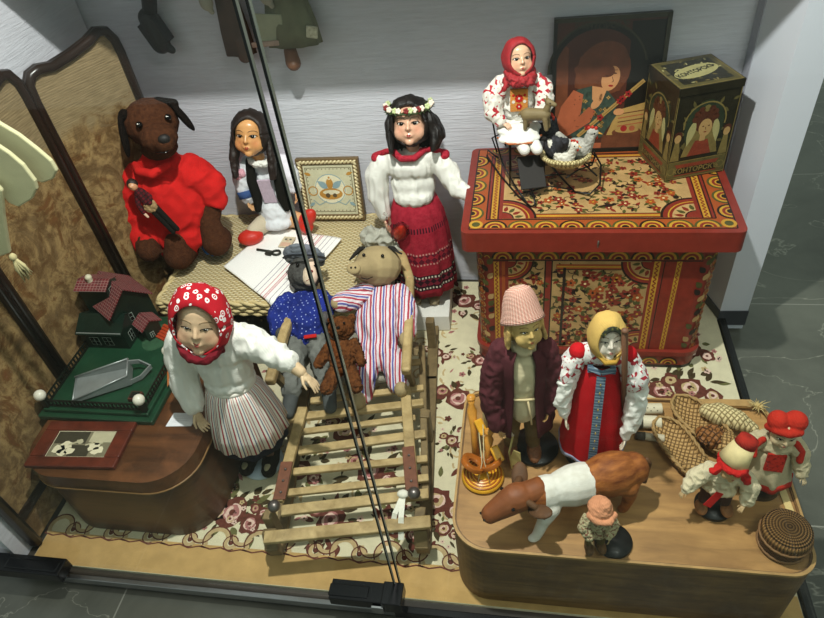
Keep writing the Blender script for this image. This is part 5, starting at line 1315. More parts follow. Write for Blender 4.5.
# ================================================================ cow
def cow():
    t = thing('cow_figure', 'brown toy cow with a white band round its middle standing before the dolls', 'cow', (.098, .828, ZB), (0, 0, .36)); t.scale = (.97, .93, .93)
    t2 = N('cow_hide', .65, 0, .3); co = t2.co(); x, y, z = t2.sep(co)
    f = t2.math('ADD', x, t2.math('MULTIPLY', t2.math('SUBTRACT', t2.noise(co, 14, 3), .5), .035)); f = t2.math('ADD', f, t2.math('MULTIPLY', z, -.12))
    band_ = t2.math('MULTIPLY', t2.math('GREATER_THAN', f, -.085), t2.math('LESS_THAN', f, .030))
    legw = t2.math('MULTIPLY', t2.math('LESS_THAN', z, .085), t2.math('LESS_THAN', x, .03)); band_ = t2.math('MAXIMUM', band_, legw)
    br = t2.ramp(t2.noise(t2.co(scale=(10, 30, 30)), 2.4, 5), [(.3, rgb('#6a3413')), (.7, rgb('#a3622c'))])
    t2.col(t2.mix(band_, br, t2.ramp(t2.noise(co, 40, 3), [(.3, rgb('#c9c4b6')), (.7, rgb('#dedbd2'))]))); t2.bump(t2.noise(t2.co(scale=(60, 200, 200)), 2, 3), .4, .002)
    pr = [('e', (.10, 0, .128), (.080, .054, .058)), ('e', (.02, 0, .122), (.085, .050, .054)), ('e', (-.055, 0, .118), (.055, .042, .050)), ('c', (-.07, 0, .128), (-.115, -.002, .130), .038, .030), ('e', (.155, 0, .128), (.038, .040, .044))]
    for (x, y, k) in ((-.055, -.030, -1), (-.045, .030, -1), (.130, -.028, 1), (.140, .028, 1)):
        if k < 0: pr += [('t', [(x, y, .10), (x - .020, y * 1.25, .055), (x - .038, y * 1.5, .012)], [.024, .015, .012]), ('e', (x - .044, y * 1.5, .009), (.015, .012, .009))]
        else: pr += [('t', [(x, y, .11), (x + .012, y * 1.1, .065), (x + .004, y * 1.1, .010)], [.030, .016, .011]), ('e', (x, y * 1.1, .009), (.014, .012, .009))]
    body = blob('body', t2.m, t, pr, .0035, 4)
    hm = simple('cow_head_hide', '#7a431f', .6, .25, 30)
    h = blob('head', hm, t, [('e', (0, 0, 0), (.045, .036, .036)), ('c', (-.02, 0, -.006), (-.062, 0, -.022), .033, .024), ('e', (-.07, 0, -.026), (.018, .023, .019)), ('c', (.02, 0, 0), (.05, 0, .0), .03, .028)], .003, 4); h.location = (-.128, -.006, .142); h.rotation_euler = (0, -.05, .12)
    em = simple('cow_ear_hide', '#54361c', .7, .3, 40)
    for sy in (-1, 1): blob('ear', em, h, [('e', (.032, sy * .052, -.004), (.020, .036, .009), (sy * .5, 0, -sy * .5)), ('c', (.012, sy * .022, .012), (.025, sy * .04, .004), .009, .008)], .002, 1)
    for sy in (-1, 1): b = MB(); b.ell((-.022, sy * .030, .010), (.005, .004, .005), 0, None, 8); b.build('eye', black_gl, h)
    for sy in (-1, 1): b = MB(); b.ell((-.086, sy * .010, -.022), (.003, .004, .003), 0, None, 8); b.build('nostril', black_gl, h)
    b = MB(); b.tube([(.185, 0, .155), (.197, 0, .13), (.198, .002, .09), (.193, .0, .055)], [.006, .005, .004, .007]); b.build('tail', em, t)


cow()


# ================================================================ three little peasant dolls
def tiny(name, label, pos, H, yaw, build, tilt=(0, 0)):
    t = thing(name, label, 'doll', pos, (tilt[0], tilt[1], yaw)); t.scale = (H,) * 3; build(t, H); return t


disc_stand('stand', 'round black stand beside the small doll in the peach hat', .198, .765, .042, .009)
def peach(t, H):
    peachc = cloth('peach_felt', '#c98a66', .12); fl = embro('faded_floral_robe', '#a99f7c', '#7a5040', '#6a7a50', 160); br = simple('brown_bast', '#5d4020', .7, .35, 120)
    for sx in (-1, 1):
        blob('leg', cloth('ochre_wraps' + str(sx), '#5a4a26', .3), t, [('c', (sx * .015, 0, .09), (sx * .016, -.002, .025), .014, .012)], .002, 2); blob('shoe', br, t, [('e', (sx * .017, -.012, .012), (.013, .024, .011))], .002, 2, (.002, 120))
    blob('robe', fl, t, [('e', (0, 0, .125), (.030, .026, .040)), ('e', (0, .0, .085), (.033, .028, .022)), ('t', [(-.026, 0, .15), (-.040, -.012, .125), (-.028, -.03, .105)], [.015, .015, .012]), ('t', [(.026, 0, .15), (.040, -.012, .125), (.024, -.032, .108)], [.015, .015, .012])], .0024, 2, (.004, 60))
    h = head(t, .055, (0, -.006, .182), (-.05, 0, 0), pskin('#9c8760'), 'dark', '#4a3a20', '#7a4a3a', 0, False)
    blob('hat', peachc, h, [('e', (0, .004, .018), (.033, .034, .024)), ('e', (.006, .0, .032), (.022, .022, .018)), ('t', [(-.03, -.012, .008), (-.01, -.032, .005), (.016, -.032, .003), (.033, -.012, .004)], .009)], .002, 2, (.002, 55))
    for sx in (-1, 1): hand(t, (sx * .024, -.038, .10), (-sx * .2, -.6, -.8), (-sx, 0, -.3), .018, pskin('#9c8760'), -sx, .6)
tiny('peasant_doll', 'smallest doll in a peach hat and faded floral robe at the front of the box', (.155, .748, ZB + .0095), .80, .15, peach)

disc_stand('stand', 'round black stand under the little doll in the tall cream hat', .428, .872, .040, .010)
def cream(t, H):
    cc = cloth('unbleached_shirt', '#c9bc9c', .1); ps = pskin('#b89a70')
    for sx in (-1, 1):
        blob('leg', simple('dark_brown_check' + str(sx), '#3a2018', .9, .4, 90), t, [('c', (sx * .022, 0, .11), (sx * .028, -.002, .035), .024, .018)], .0028, 2); blob('shoe', simple('reddish_bast' + str(sx), '#94643c', .7, .3, 100), t, [('e', (sx * .036, -.020, .017), (.019, .028, .016))], .0025, 2)
    blob('shirt', cc, t, [('e', (0, 0, .155), (.046, .036, .055)), ('e', (0, -.003, .115), (.052, .040, .026)), ('t', [(-.04, 0, .185), (-.075, -.015, .160), (-.098, -.035, .135)], [.024, .026, .020]), ('t', [(.04, 0, .185), (.072, -.02, .155), (.066, -.045, .118)], [.024, .026, .020])], .003, 3, (.005, 40))
    b = MB(); b.add([(-.02, -.044, .14), (.0, -.045, .135), (-.024, -.052, .07), (-.044, -.048, .075)], [(0, 1, 2, 3)]); b.build('red_sash', red_c, t, solid=.003)
    hand(t, (-.102, -.040, .130), (-.6, -.6, -.5), (.3, 0, -1), .032, ps, 1, .5); hand(t, (.060, -.056, .108), (-.6, -.6, -.5), (0, 0, -1), .032, ps, -1, .5)
    s = .085; h = head(t, s, (.006, -.012, .225), (-.10, .10, .15), pskin('#b79466'), 'dark', '#4a3a20', '#8a4a3a', 0, False)
    blob('red_scarf', red_c, h, [('t', [(-.38 * s, .0, .16 * s), (-.2 * s, -.36 * s, .17 * s), (.0, -.43 * s, .17 * s), (.2 * s, -.36 * s, .17 * s), (.38 * s, .0, .16 * s), (.2 * s, .38 * s, .14 * s), (-.2 * s, .38 * s, .14 * s), (-.38 * s, .0, .16 * s)], .12 * s), ('c', (-.36 * s, -.05 * s, .1 * s), (-.62 * s, -.2 * s, .0), .10 * s, .14 * s), ('c', (.36 * s, -.1 * s, .1 * s), (.52 * s, -.25 * s, -.35 * s), .10 * s, .16 * s)], .0024, 2, (.005, 50))
    b = MB(); b.lathe([(.040, 0), (.034, .03), (.027, .062)], 0, 28, cap=False); o = b.build('tall_hat', simple('pale_bark', '#d4c08c', .7, .15, 40), h, solid=.003); o.location = (.004, .006, .018); o.rotation_euler = (-.15, .30, 0)
    b = MB(); b.lathe([(.028, .060), (.024, .085), (.002, .090)], 0, 28, cap=False); o2 = b.build('hat_tip', cloth('brick_red_cloth', '#a32a20', .15), h, solid=.003); o2.location = o.location; o2.rotation_euler = o.rotation_euler
tiny('peasant_doll', 'little doll in a tall cream hat tied with a red scarf, arms spread', (.424, .868, ZB + .0105), .75, -.05, cream)

def bonnet(t, H):
    cc = simple('oatmeal_dress', '#b9ac8a', .9, .15, 40, bump=.5); ps = pskin('#c4ae8a'); rd = cloth('brick_red_bonnet', '#b02a1c', .15)
    b = MB(); b.lathe([(.052, 0), (.053, .02), (.050, .058), (.003, .060)], 0, 40); b.build('black_drum', black_disc, t)
    skirt('dress', cc, t, [(.030, .175), (.040, .15), (.052, .11), (.062, .070), (.064, .056)], 8, .05, 1, .85)
    skirt('red_hem', rd, t, [(.0625, .070), (.066, .058), (.066, .050)], 8, .05, 1, .85, solid=.004)
    blob('bodice', cc, t, [('e', (0, 0, .175), (.040, .034, .035)), ('t', [(-.034, 0, .195), (-.070, -.012, .165), (-.105, -.03, .130)], [.020, .022, .018]), ('t', [(.034, 0, .195), (.058, -.015, .160), (.064, -.035, .125)], [.020, .022, .018])], .003, 2, (.004, 45))
    b = MB(); b.box((0, -.038, .150), (.042, .006, .055), 0, (-.18, 0, 0)); b.build('red_bib', embro('red_bib', '#a8281c', '#7d1a14', '#c05a3a', 150), t, bevel=.001)
    for sx in (-1, 1): blob('red_band', rd, t, [('t', [(sx * .036, -.015, .205), (sx * .052, -.022, .185), (sx * .050, -.034, .165)], .008)], .0024, 1)
    hand(t, (-.112, -.035, .122), (-.6, -.6, -.5), (.3, 0, -1), .026, ps, 1, .5); hand(t, (.068, -.044, .118), (.3, -.7, -.6), (0, 0, -1), .026, ps, -1, .5)
    s = .082; h = head(t, s, (0, -.010, .238), (-.08, 0, .05), ps, 'dark', '#5a4a30', '#a05a4a', 0, False)
    blob('bonnet', rd, h, [('e', (-.22 * s, .0, .42 * s), (.30 * s, .32 * s, .30 * s)), ('e', (.22 * s, .0, .46 * s), (.32 * s, .32 * s, .30 * s)), ('t', [(-.40 * s, .05 * s, .1 * s), (-.30 * s, -.26 * s, .28 * s), (0, -.38 * s, .30 * s), (.30 * s, -.26 * s, .28 * s), (.40 * s, .05 * s, .1 * s)], .12 * s), ('e', (0, .12 * s, .1 * s), (.42 * s, .38 * s, .42 * s))], .0024, 3)
tiny('peasant_doll', 'little doll in a two-peaked red bonnet and oatmeal dress on a tall black base', (.540, .940, ZB - .0), .90, -.1, bonnet)


# ---------------------------------------------------------------- round lidded basket
wm = N('brown_coil_weave', .65, 0, .25); x, y, z = wm.sep(wm.co()); r = wm.math('SQRT', wm.math('ADD', wm.math('MULTIPLY', x, x), wm.math('MULTIPLY', y, y)))
f = wm.math('ADD', wm.math('SINE', wm.math('ADD', wm.math('MULTIPLY', r, 900), 0)), wm.math('MULTIPLY', wm.math('SINE', wm.math('MULTIPLY', wm.math('ARCTAN2', y, x), 46)), .8)); wm.col(wm.ramp(wm.math('MULTIPLY_ADD', f, .25, .5), [(.2, rgb('#33210f')), (.5, rgb('#73522e')), (.85, rgb('#9a7444'))])); wm.bump(f, .8, .003)
wm2 = N('brown_side_weave', .65, 0, .25); x, y, z = wm2.sep(wm2.co()); f = wm2.math('MULTIPLY', wm2.math('SINE', wm2.math('MULTIPLY', z, 700)), wm2.math('SINE', wm2.math('MULTIPLY', wm2.math('ARCTAN2', y, x), 40))); wm2.col(wm2.ramp(wm2.math('MULTIPLY_ADD', f, .5, .5), [(.1, rgb('#22150a')), (.8, rgb('#6a4a28'))])); wm2.bump(f, .8, .003)
t = thing('round_basket', 'small round brown lidded basket at the right front corner of the box', 'basket', (.552, .790, ZB)); t.scale = (.84, .84, .9)
b = MB(); b.lathe([(.050, 0), (.056, .012), (.058, .040), (.054, .052), (.002, .052)], 0, 40); b.build('bowl', wm2.m, t)
b = MB(); b.lathe([(.058, .046), (.060, .058), (.056, .074), (.040, .082), (.002, .084)], 0, 44); b.build('lid', wm.m, t)
b = MB()
for zz, rr_ in ((.046, .0605), (.010, .057)): b.tube([(rr_ * math.cos(q), rr_ * math.sin(q), zz + .0012 * math.sin(q * 20)) for q in [2 * PI * k / 60 for k in range(60)]], .0035, 0, 6, True)
b.build('plaited_rim', simple('rim_plait', '#7a5834', .6, .3, 150), t)


# ---------------------------------------------------------------- bast shoes
def weave(name, c1, c2, sc_):
    a = N(name, .6, 0, .3); x, y, z = a.sep(a.co(rot=(0, 0, .78))); u_ = a.math('MULTIPLY', x, sc_); v_ = a.math('MULTIPLY', y, sc_)
    ch_ = a.math('MODULO', a.math('ADD', a.math('FLOOR', u_), a.math('FLOOR', v_)), 2.0); ch_ = a.math('ABSOLUTE', ch_)
    fu = a.math('SINE', a.math('MULTIPLY', a.math('FRACT', u_), PI)); fv = a.math('SINE', a.math('MULTIPLY', a.math('FRACT', v_), PI))
    h = a.math('ADD', a.math('MULTIPLY', fu, ch_), a.math('MULTIPLY', fv, a.math('SUBTRACT', 1.0, ch_)))
    e = a.math('MINIMUM', fu, fv); h = a.math('MULTIPLY', h, a.math('MINIMUM', 1.0, a.math('MULTIPLY', e, 3)))
    a.col(a.ramp(a.math('ADD', a.math('MULTIPLY', h, .7), a.math('MULTIPLY', a.noise(a.co(), 30, 3), .3)), [(.12, rgb(c1)), (.7, rgb(c2))])); a.bump(h, 1.0, .003); return a.m


wv1 = weave('bast_plait', '#5a3d1c', '#b8925c', 110)
def bast_shoe(label, A, B, wd, dep, roll, m=wv1):
    d = B - A; L = d.length; t = thing('bast_shoe', label, 'shoe', (A + B) / 2, (roll[0], roll[1], math.atan2(d.y, d.x)), 'woven bast shoes at the back of the box')
    b = MB(); nx, ny = 26, 14; vs = []
    for i in range(nx + 1):
        s_ = -1 + 2 * i / nx; hw = wd / 2 * (1 - abs(s_) ** 3.0) ** .6 * (1 - .15 * s_) if abs(s_) < 1 else .0008
        hw = max(hw, .001)
        for j in range(ny + 1):
            a_ = PI * j / ny; vs.append((s_ * L / 2, -math.cos(a_) * hw, dep * (1 - math.sin(a_) ** .7 * (1 - abs(s_) ** 4))))
    b.add(vs, [(i * (ny + 1) + j, (i + 1) * (ny + 1) + j, (i + 1) * (ny + 1) + j + 1, i * (ny + 1) + j + 1) for i in range(nx) for j in range(ny)], 0, None, True); b.build('woven_sole', m, t, solid=.004)
    b = MB(); rim = [Vector(vs[i * (ny + 1)]) for i in range(nx + 1)] + [Vector(vs[i * (ny + 1) + ny]) for i in range(nx, -1, -1)]
    for ph in (0, PI): b.tube([p + Vector((0, .0022 * math.sin(k * 1.3 + ph), .0022 * math.cos(k * 1.3 + ph))) for k, p in enumerate(rim)], .0034, 0, 6, True)
    b.build('twisted_rim', simple('rim_cord', '#9c7c4c', .6, .3, 150), t)
    # plaited toe cap
    b = MB(); vs = []
    for i in range(9):
        s_ = .45 + .55 * i / 8; hw = max(wd / 2 * (1 - s_ ** 3.0) ** .6 * (1 - .15 * s_), .001) if s_ < 1 else .001
        for j in range(11): a_ = PI * j / 10; vs.append((s_ * L / 2, -math.cos(a_) * hw, dep + math.sin(a_) * (.022 * (1 - ((s_ - .6) / .5) ** 2) + .002)))
    b.add(vs, [(i * 11 + j, i * 11 + j + 1, (i + 1) * 11 + j + 1, (i + 1) * 11 + j) for i in range(8) for j in range(10)], 0, None, True); b.build('toe_cap', m, t, solid=.003)
    return t


bast_shoe('front woven bast shoe, nearer the sarafan doll and partly behind the cream-hat doll', Vector((.335, 1.100, ZB + .003)), Vector((.420, .915, ZB + .003)), .078, .030, (.0, .0))
bast_shoe('rear woven bast shoe lying beside the white bobbins under the brown bundle', Vector((.385, 1.170, ZB + .004)), Vector((.500, .985, ZB + .004)), .082, .034, (.0, .0))
wv2 = weave('pale_bast_plait', '#8b7448', '#d8c592', 105)
p = at(728, 417, z=.285); o = blob('woven_cocoon', wv2, None, [('t', [(-.045, .018, .004), (-.02, .008, .006), (.02, -.008, .004), (.055, -.024, -.004)], [.020, .030, .027, .014])], .003, 4); o.location = p + Vector((0, 0, -.006)); tag(o, 'pale plaited straw cocoon behind the brown bundle at the back of the box', 'basketwork')
p = at(710, 436, z=.30); o = blob('bark_bundle', weave('brown_bark_plait', '#2e1a0c', '#8c5a2c', 85), None, [('e', (0, 0, 0), (.034, .026, .022), (0, 0, -.7)), ('e', (.012, .012, .004), (.022, .02, .018))], .003, 2, (.006, 60)); o.location = p + Vector((0, 0, -.004)); tag(o, 'lumpy brown plaited bundle lying on the rear woven bast shoe', 'bundle')
b = MB(); q_ = random.Random(8); c = at(757, 408, z=.262)
for k in range(46):
    a_ = q_.uniform(0, 6.28); e_ = q_.uniform(.4, 1); r1 = Vector((math.cos(a_), math.sin(a_), q_.uniform(.0, .9))) * .030 * e_; b.tube([(0, 0, 0), r1 * .5 + Vector((0, 0, .006)), r1], [.0016, .0013, .0007], 0, 4)
tag(b.build('straw_tassel', simple('loose_straw', '#c4ad74', .8, .2), loc=c), 'frayed straw tassel at the far right corner of the box', 'tassel')
b = MB(); b.bar(at(687, 403, z=.262), at(752, 404, z=.262), .022, .012); tag(b.build('pale_lath', rimm, bevel=.002), 'pale flat lath lying along the back edge of the box behind the shoes', 'lath')

# white bobbins
for k, ((u, v), col_, lb) in enumerate([((648, 409), '#c9bfa4', 'punched white bobbin, rearmost of the three by the sarafan doll'), ((647, 422), '#cfc5aa', 'thick white bobbin, middle one of the three by the sarafan doll'), ((650, 437), '#b9ae94', 'thin white bobbin with a dark end, front one of the three')]):
    r_ = (.015, .017, .010)[k]; p = at(u, v, z=ZB + r_); t = thing('bobbin', lb, 'bobbin', (p.x, p.y, ZB + r_ + .0005), (0, 0, .08 * (1 - k)), 'bobbins behind the cow')
    b = MB(); b.M = Matrix.Rotation(PI / 2, 4, 'Y'); b.lathe([(.002, -.034), (r_, -.034), (r_, .034), (.002, .034)], 0, 24, smooth=False); b.build('barrel', simple('bone_white' + str(k), col_, .5, .1), t, bevel=.0015)
    b = MB(); b.M = Matrix.Rotation(PI / 2, 4, 'Y')
    if k == 0: [b.ell((-.0148 * math.cos(.5 + .5 * (j % 2)), .0148 * -math.sin(.5 + .5 * (j % 2)), -.02 + j * .008), .0018, 0, None, 6) for j in range(6)]
    else: b.lathe([(r_ * 1.05, -.035), (r_ * 1.08, -.012)], 0, 24)
    b.build('dark_mark', simple('bobbin_dark' + str(k), '#4a4338', .6), t)

# pale woven jar behind the man
t = thing('straw_jar', 'pale round straw jar standing behind the carved gold toy near the man doll', 'jar', (-.075, 1.085, ZB)); b = MB()
b.lathe([(.034, 0), (.038, .02), (.038, .07), (.034, .078), (.002, .078)], 0, 32); b.build('woven_body', wv2, t); b = MB(); b.lathe([(.036, .076), (.037, .088), (.025, .095), (.002, .096)], 0, 32); b.build('lid', wv2, t)

# ---------------------------------------------------------------- carved and gilded wooden toy
gy = simple('yellow_varnish', '#dba027', .28, .2, 30); go = simple('amber_wood', '#a25a1e', .25, .3, 20); gc = simple('honey_carving', '#d08f38', .3, .25, 40)
p = at(484, 478, z=.26); t = thing('carved_toy', 'glossy yellow and amber carved wooden toy with rings and pegs left of the man doll', 'toy', (p.x - .004, p.y + .012, ZB + .001))
b = MB(); b.lathe([(.050, 0), (.053, .006), (.046, .014), (.002, .014)], 0, 40); bs = b.build('base_disc', gy, t)
b = MB()
for r_ in (.046, .038, .030, .022): b.tube([(r_ * math.cos(q), r_ * math.sin(q), .0145) for q in [2 * PI * k / 40 for k in range(40)]], .0022, 0, 6, True)
b.build('turned_rings', go, bs)
for (cx, cy, r_, a_) in ((-.022, .006, .032, .5), (.020, .012, .030, -.5)):
    b = MB(); b.M = Matrix.Translation((cx, cy, .046)) @ Matrix.Rotation(a_, 4, 'Y') @ Matrix.Rotation(-.35, 4, 'X')
    b.lathe([(r_ * .45, -.004), (r_, -.006), (r_, .006), (r_ * .45, .004), (r_ * .45, -.004)], 0, 32, cap=False); b.build('ring', go, t, bevel=.001)
for k, (u, v, z) in enumerate(((471, 398, .40), (489, 432, .35))):
    q = at(u, v, z=z) - Vector(t.location); b0 = Vector((q.x * .6, q.y * .35, .014)); b = MB(); b.tube([b0, b0.lerp(q, .5), b0.lerp(q, .8), b0.lerp(q, .9), q], [.010, .008, .013, .007, .012], 0, 12); b.ell(q, (.012, .012, .010)); b.build('peg', gc, t)
    b = MB(); m_ = b0.lerp(q, .72) + Vector((.012, -.010, -.004)); b.bar(m_, m_ + Vector((.02, -.03, -.02)), .022, .012); b.build('carved_wing', gy, t, bevel=.004)
b = MB(); b.tube([(-.01, -.03, .016), (0, .0, .06), (-.01, .06, .10)], .0012); b.tube([(.02, -.03, .016), (.005, .0, .07), (.0, .07, .12)], .0012); b.build('string', simple('thin_string', '#c2b48c', .8), t)
# ================================================================ wire doll carriage on the chest, its passengers
ZC = .5705
def carriage():
    t = thing('wire_carriage', 'black wire doll sleigh with a pale basket in front standing on the painted chest', 'sleigh', (0, 1.78, ZC))
    wm_ = simple('black_wire', '#100e0c', .4, .1, metal=.3); O = Vector((0, 1.78, ZC))
    def W(name, pts, r=.0026):
        b = MB(); b.tube([p - O for p in pts], r, 0, 6); b.build(name, wm_, t)
    g = lambda u, v, z: at(u, v, z=ZC + z); h = lambda u, v, y: at(u, v, y=y)
    W('runner', [g(498, 158, .03), g(488, 150, .02), g(487, 156, .004), g(500, 175, .003), g(518, 196, .003), g(530, 206, .004), g(535, 206, .012), g(534, 196, .03), g(530, 188, .035)], .0030)
    W('runner', [g(536, 140, .03), g(528, 138, .008), g(540, 152, .003), g(560, 176, .003), g(575, 192, .004), g(590, 194, .012), g(600, 184, .03), g(601, 165, .055), g(592, 148, .075), g(578, 146, .080), g(571, 156, .07)], .0030)
    W('armrest', [h(494, 98, 1.80), h(492, 118, 1.80), h(496, 140, 1.80), g(502, 162, .055), g(514, 184, .02), g(527, 203, .004)])
    W('armrest', [h(548, 100, 1.80), h(551, 118, 1.80), h(556, 132, 1.79), g(566, 150, .075), g(580, 160, .06), g(597, 176, .04)])
    W('front_loop', [g(566, 178, .06), g(578, 170, .065), g(592, 165, .07), g(595, 156, .085), g(590, 151, .09), g(584, 155, .09), g(584, 162, .08), g(590, 165, .075)])
    W('crossbar', [g(497, 152, .06), g(492, 138, .07), g(500, 134, .08), g(506, 146, .07)]); W('crossbar', [g(512, 178, .035), g(540, 176, .05), g(566, 174, .06)]); W('crossbar', [g(520, 194, .01), g(550, 186, .02), g(574, 190, .01)])
    for (x, y) in ((-.060, -.04), (.042, -.04), (-.060, .05), (.042, .05)):
        b = MB(); b.tube([(x, y, .003), (x, y, .152)], .0024, 0, 6); b.build('post', wm_, t)
    b = MB(); b.box((-.008, .005, .158), (.108, .10, .010)); b.build('seat', simple('black_seat_pad', '#1b1613', .8), t, bevel=.003)
    b = MB(); b.box((.005, -.075, .070), (.075, .10, .006), 0, (.75, 0, .2)); b.build('footboard', simple('dark_footboard', '#1d1815', .7), t, bevel=.002)
    b = MB(); cx, cy, cz = .102, -.055, .082; b.lathe([(.030, 0), (.045, .012), (.052, .030)], 0, 36, (cx, cy, cz), 1.25, .95, cap=False); b.lathe([(.030, .0), (.001, .001)], 0, 36, (cx, cy, cz), 1.25, .95, cap=False)
    b.tube([(cx + .066 * math.cos(q), cy + .050 * math.sin(q), cz + .031) for q in [2 * PI * k / 40 for k in range(40)]], .006, 0, 6, True)
    b.build('basket', weave('cream_wicker_basket', '#8a7448', '#d6c590', 120), t, solid=.003)


carriage()
# doll in it
t = thing('scarf_doll', 'doll in a red headscarf and embroidered white blouse riding on the black wire sleigh', 'doll', (-.036, 1.80, ZC + .170), (0, 0, .06)); t.scale = (.90, .90, .93)
sk = skin('bisque_red_scarf', '#d8ac8c', '#c5573f', .25, .5, .118); ps = pskin('#dcb095'); wc = embro('flower_sleeve', '#dcd6cc', '#b0303a', '#c98a5a', 55)
blob('blouse', white_c, t, [('e', (0, 0, .085), (.055, .042, .075)), ('c', (-.045, 0, .14), (.045, 0, .14), .030, .030)], .004, 3, (.004, 28))
blob('sleeve', wc, t, [('t', [(-.05, 0, .145), (-.080, -.012, .11), (-.080, -.035, .065), (-.060, -.050, .045)], [.028, .034, .030, .020])], .0035, 3, (.004, 30)); blob('sleeve', wc, t, [('t', [(.05, 0, .145), (.078, -.015, .12), (.080, -.04, .085), (.060, -.060, .065)], [.028, .032, .028, .018])], .0035, 3, (.004, 30))
b = MB(); b.box((.0, -.041, .105), (.055, .008, .07), 0, (-.06, 0, 0)); P = Paint(b, (-.0275, -.0475, .072), (1, 0, 0), (0, .06, 1), .0004)
P.flower(.0275, .040, .013, 1, 2, 8, 1); P.flower(.0275, .015, .010, 1, 2, 6, 1)
for sx in (.010, .045): P.disc(sx, .03, .005, 2, 1); P.disc(sx, .05, .004, 1, 1)
b.build('embroidered_front', [cloth('orange_bib', '#c9853f'), red_c, cloth('white_thread', '#e0d6c8')], t, bevel=.002)
ap = blob('lap_cloth', white_c, t, [('e', (0, -.035, .012), (.075, .065, .022)), ('e', (.0, -.085, .0), (.070, .03, .014))], .004, 3, (.004, 26))
b = MB(); b.tube([(-.070, -.075, .002), (-.035, -.112, -.004), (.035, -.112, -.004), (.070, -.075, .002)], .0035, 0, 6); b.build('orange_hem', cloth('hem_thread', '#b5653a'), ap)
for sx in (-1, 1): blob('boot', white_c, t, [('t', [(sx * .020 + .02, -.08, -.01), (sx * .02 + .035, -.115, -.025)], [.020, .018])], .003, 2)
hand(t, (-.052, -.056, .040), (.7, -.6, -.1), (.2, 0, -1), .040, ps, 1, .5); hand(t, (.052, -.066, .060), (-.7, -.6, .0), (-.2, 0, -1), .040, ps, -1, .5)
s = .108; h = head(t, s, (0, -.012, .218), (-.36, 0, .22), sk, 'dark', '#4a2c1c', '#9c3030', ears=False)
rsc = simple('red_paisley_scarf', '#96161d', .7, .3, 70, bump=.3)
shell('headscarf', rsc, h, (.46 * s, .52 * s, .53 * s), (0, .02 * s, .04 * s), lambda p: .80 - .06 * math.sin(p), 2.98, 44, 14, .004, .05, 6, 0, .012)
blob('scarf_wrap', rsc, h, [('t', [(-.36 * s, .0, -.30 * s), (-.30 * s, -.20 * s, -.45 * s), (0, -.32 * s, -.56 * s), (.30 * s, -.20 * s, -.46 * s), (.36 * s, .0, -.30 * s)], .10 * s), ('t', [(-.40 * s, .05 * s, -.50 * s), (-.25 * s, -.2 * s, -.60 * s), (.2 * s, -.28 * s, -.64 * s), (.40 * s, .05 * s, -.5 * s)], .11 * s), ('c', (-.3 * s, -.05 * s, -.5 * s), (-.52 * s, -.05 * s, -.72 * s), .10 * s, .07 * s)], .003, 2, (.005, 60))

# toy goat in its lap
t = thing('toy_goat', 'plain brownish toy animal on four legs standing in the lap of the red-scarf doll', 'toy', (.022, 1.720, ZC + .200), (0, -.1, -.35)); gm_ = simple('olive_clay', '#7b6a49', .6, .15, 30)
blob('body', gm_, t, [('c', (-.030, 0, .042), (.022, 0, .044), .019, .016), ('c', (.024, 0, .050), (.036, 0, .076), .011, .008), ('c', (.034, 0, .080), (.052, 0, .072), .010, .006)] + [('c', (x, y, .035), (x * 1.12, y * 1.1, .004), .008, .006) for x in (-.032, .024) for y in (-.009, .009)] + [('c', (.030, y, .086), (.026, y * 1.6, .094), .004, .0025) for y in (-.006, .006)] + [('c', (-.046, 0, .05), (-.056, 0, .04), .004, .003)], .002, 2)
for sy in (-1, 1): b = MB(); b.ell((.042, sy * .008, .080), .002, 0, None, 6); b.build('eye', black_gl, t)
# hens in the basket
def hen(label, pos, yaw, s, body, comb='#b5301f'):
    s *= 1.2; pos = (pos[0] + .016, pos[1] + .0, pos[2] - .002)
    t = thing('toy_hen', label, 'toy', pos, (0, 0, yaw), 'hens in the sleigh basket'); m = body; k = s
    blob('body', m, t, [('e', (0, 0, .024 * k), (.030 * k, .021 * k, .023 * k)), ('c', (.018 * k, 0, .032 * k), (.026 * k, 0, .056 * k), .014 * k, .010 * k), ('e', (.028 * k, 0, .060 * k), (.012 * k, .010 * k, .011 * k)), ('c', (-.022 * k, 0, .032 * k), (-.040 * k, 0, .054 * k), .012 * k, .007 * k)], .0022, 2, (.002, 90))
    b = MB(); [b.ell(((.020 + .007 * i) * k, 0, (.072 - .002 * abs(i - 1)) * k), (.004 * k, .0025 * k, .005 * k), 0, None, 6) for i in range(3)]; b.ell((.037 * k, 0, .050 * k), (.003 * k, .003 * k, .005 * k), 0, None, 6); b.build('comb', simple('comb_' + label[:6], comb, .5), t)
    b = MB(); b.add([(.038 * k, -.003 * k, .060 * k), (.038 * k, .003 * k, .060 * k), (.049 * k, 0, .057 * k), (.038 * k, 0, .064 * k)], [(0, 2, 3), (1, 3, 2), (0, 1, 2), (0, 3, 1)]); b.build('beak', simple('beak_' + label[:6], '#c98a2c', .4), t)
    for sy in (-1, 1): b = MB(); b.ell((.032 * k, sy * .009 * k, .063 * k), .0018 * k, 0, None, 6); b.build('eye', black_gl, t)
mott = simple('black_white_feathers', '#4a4a4a', .8, 1.0, 70); whf = simple('white_feathers', '#d5cfc2', .7, .12, 50); gyf = simple('grey_white_feathers', '#a9a59c', .7, .35, 60)
hen('mottled black toy hen at the back left of the sleigh basket', (.058, 1.738, ZC + .096), 1.9, 1.35, simple('black_feathers', '#26252a', .8, .9, 60)); hen('small white toy hen at the front of the sleigh basket', (.078, 1.700, ZC + .098), -.5, .95, whf); hen('grey and cream toy hen at the right of the sleigh basket', (.118, 1.735, ZC + .096), -.1, 1.15, gyf)

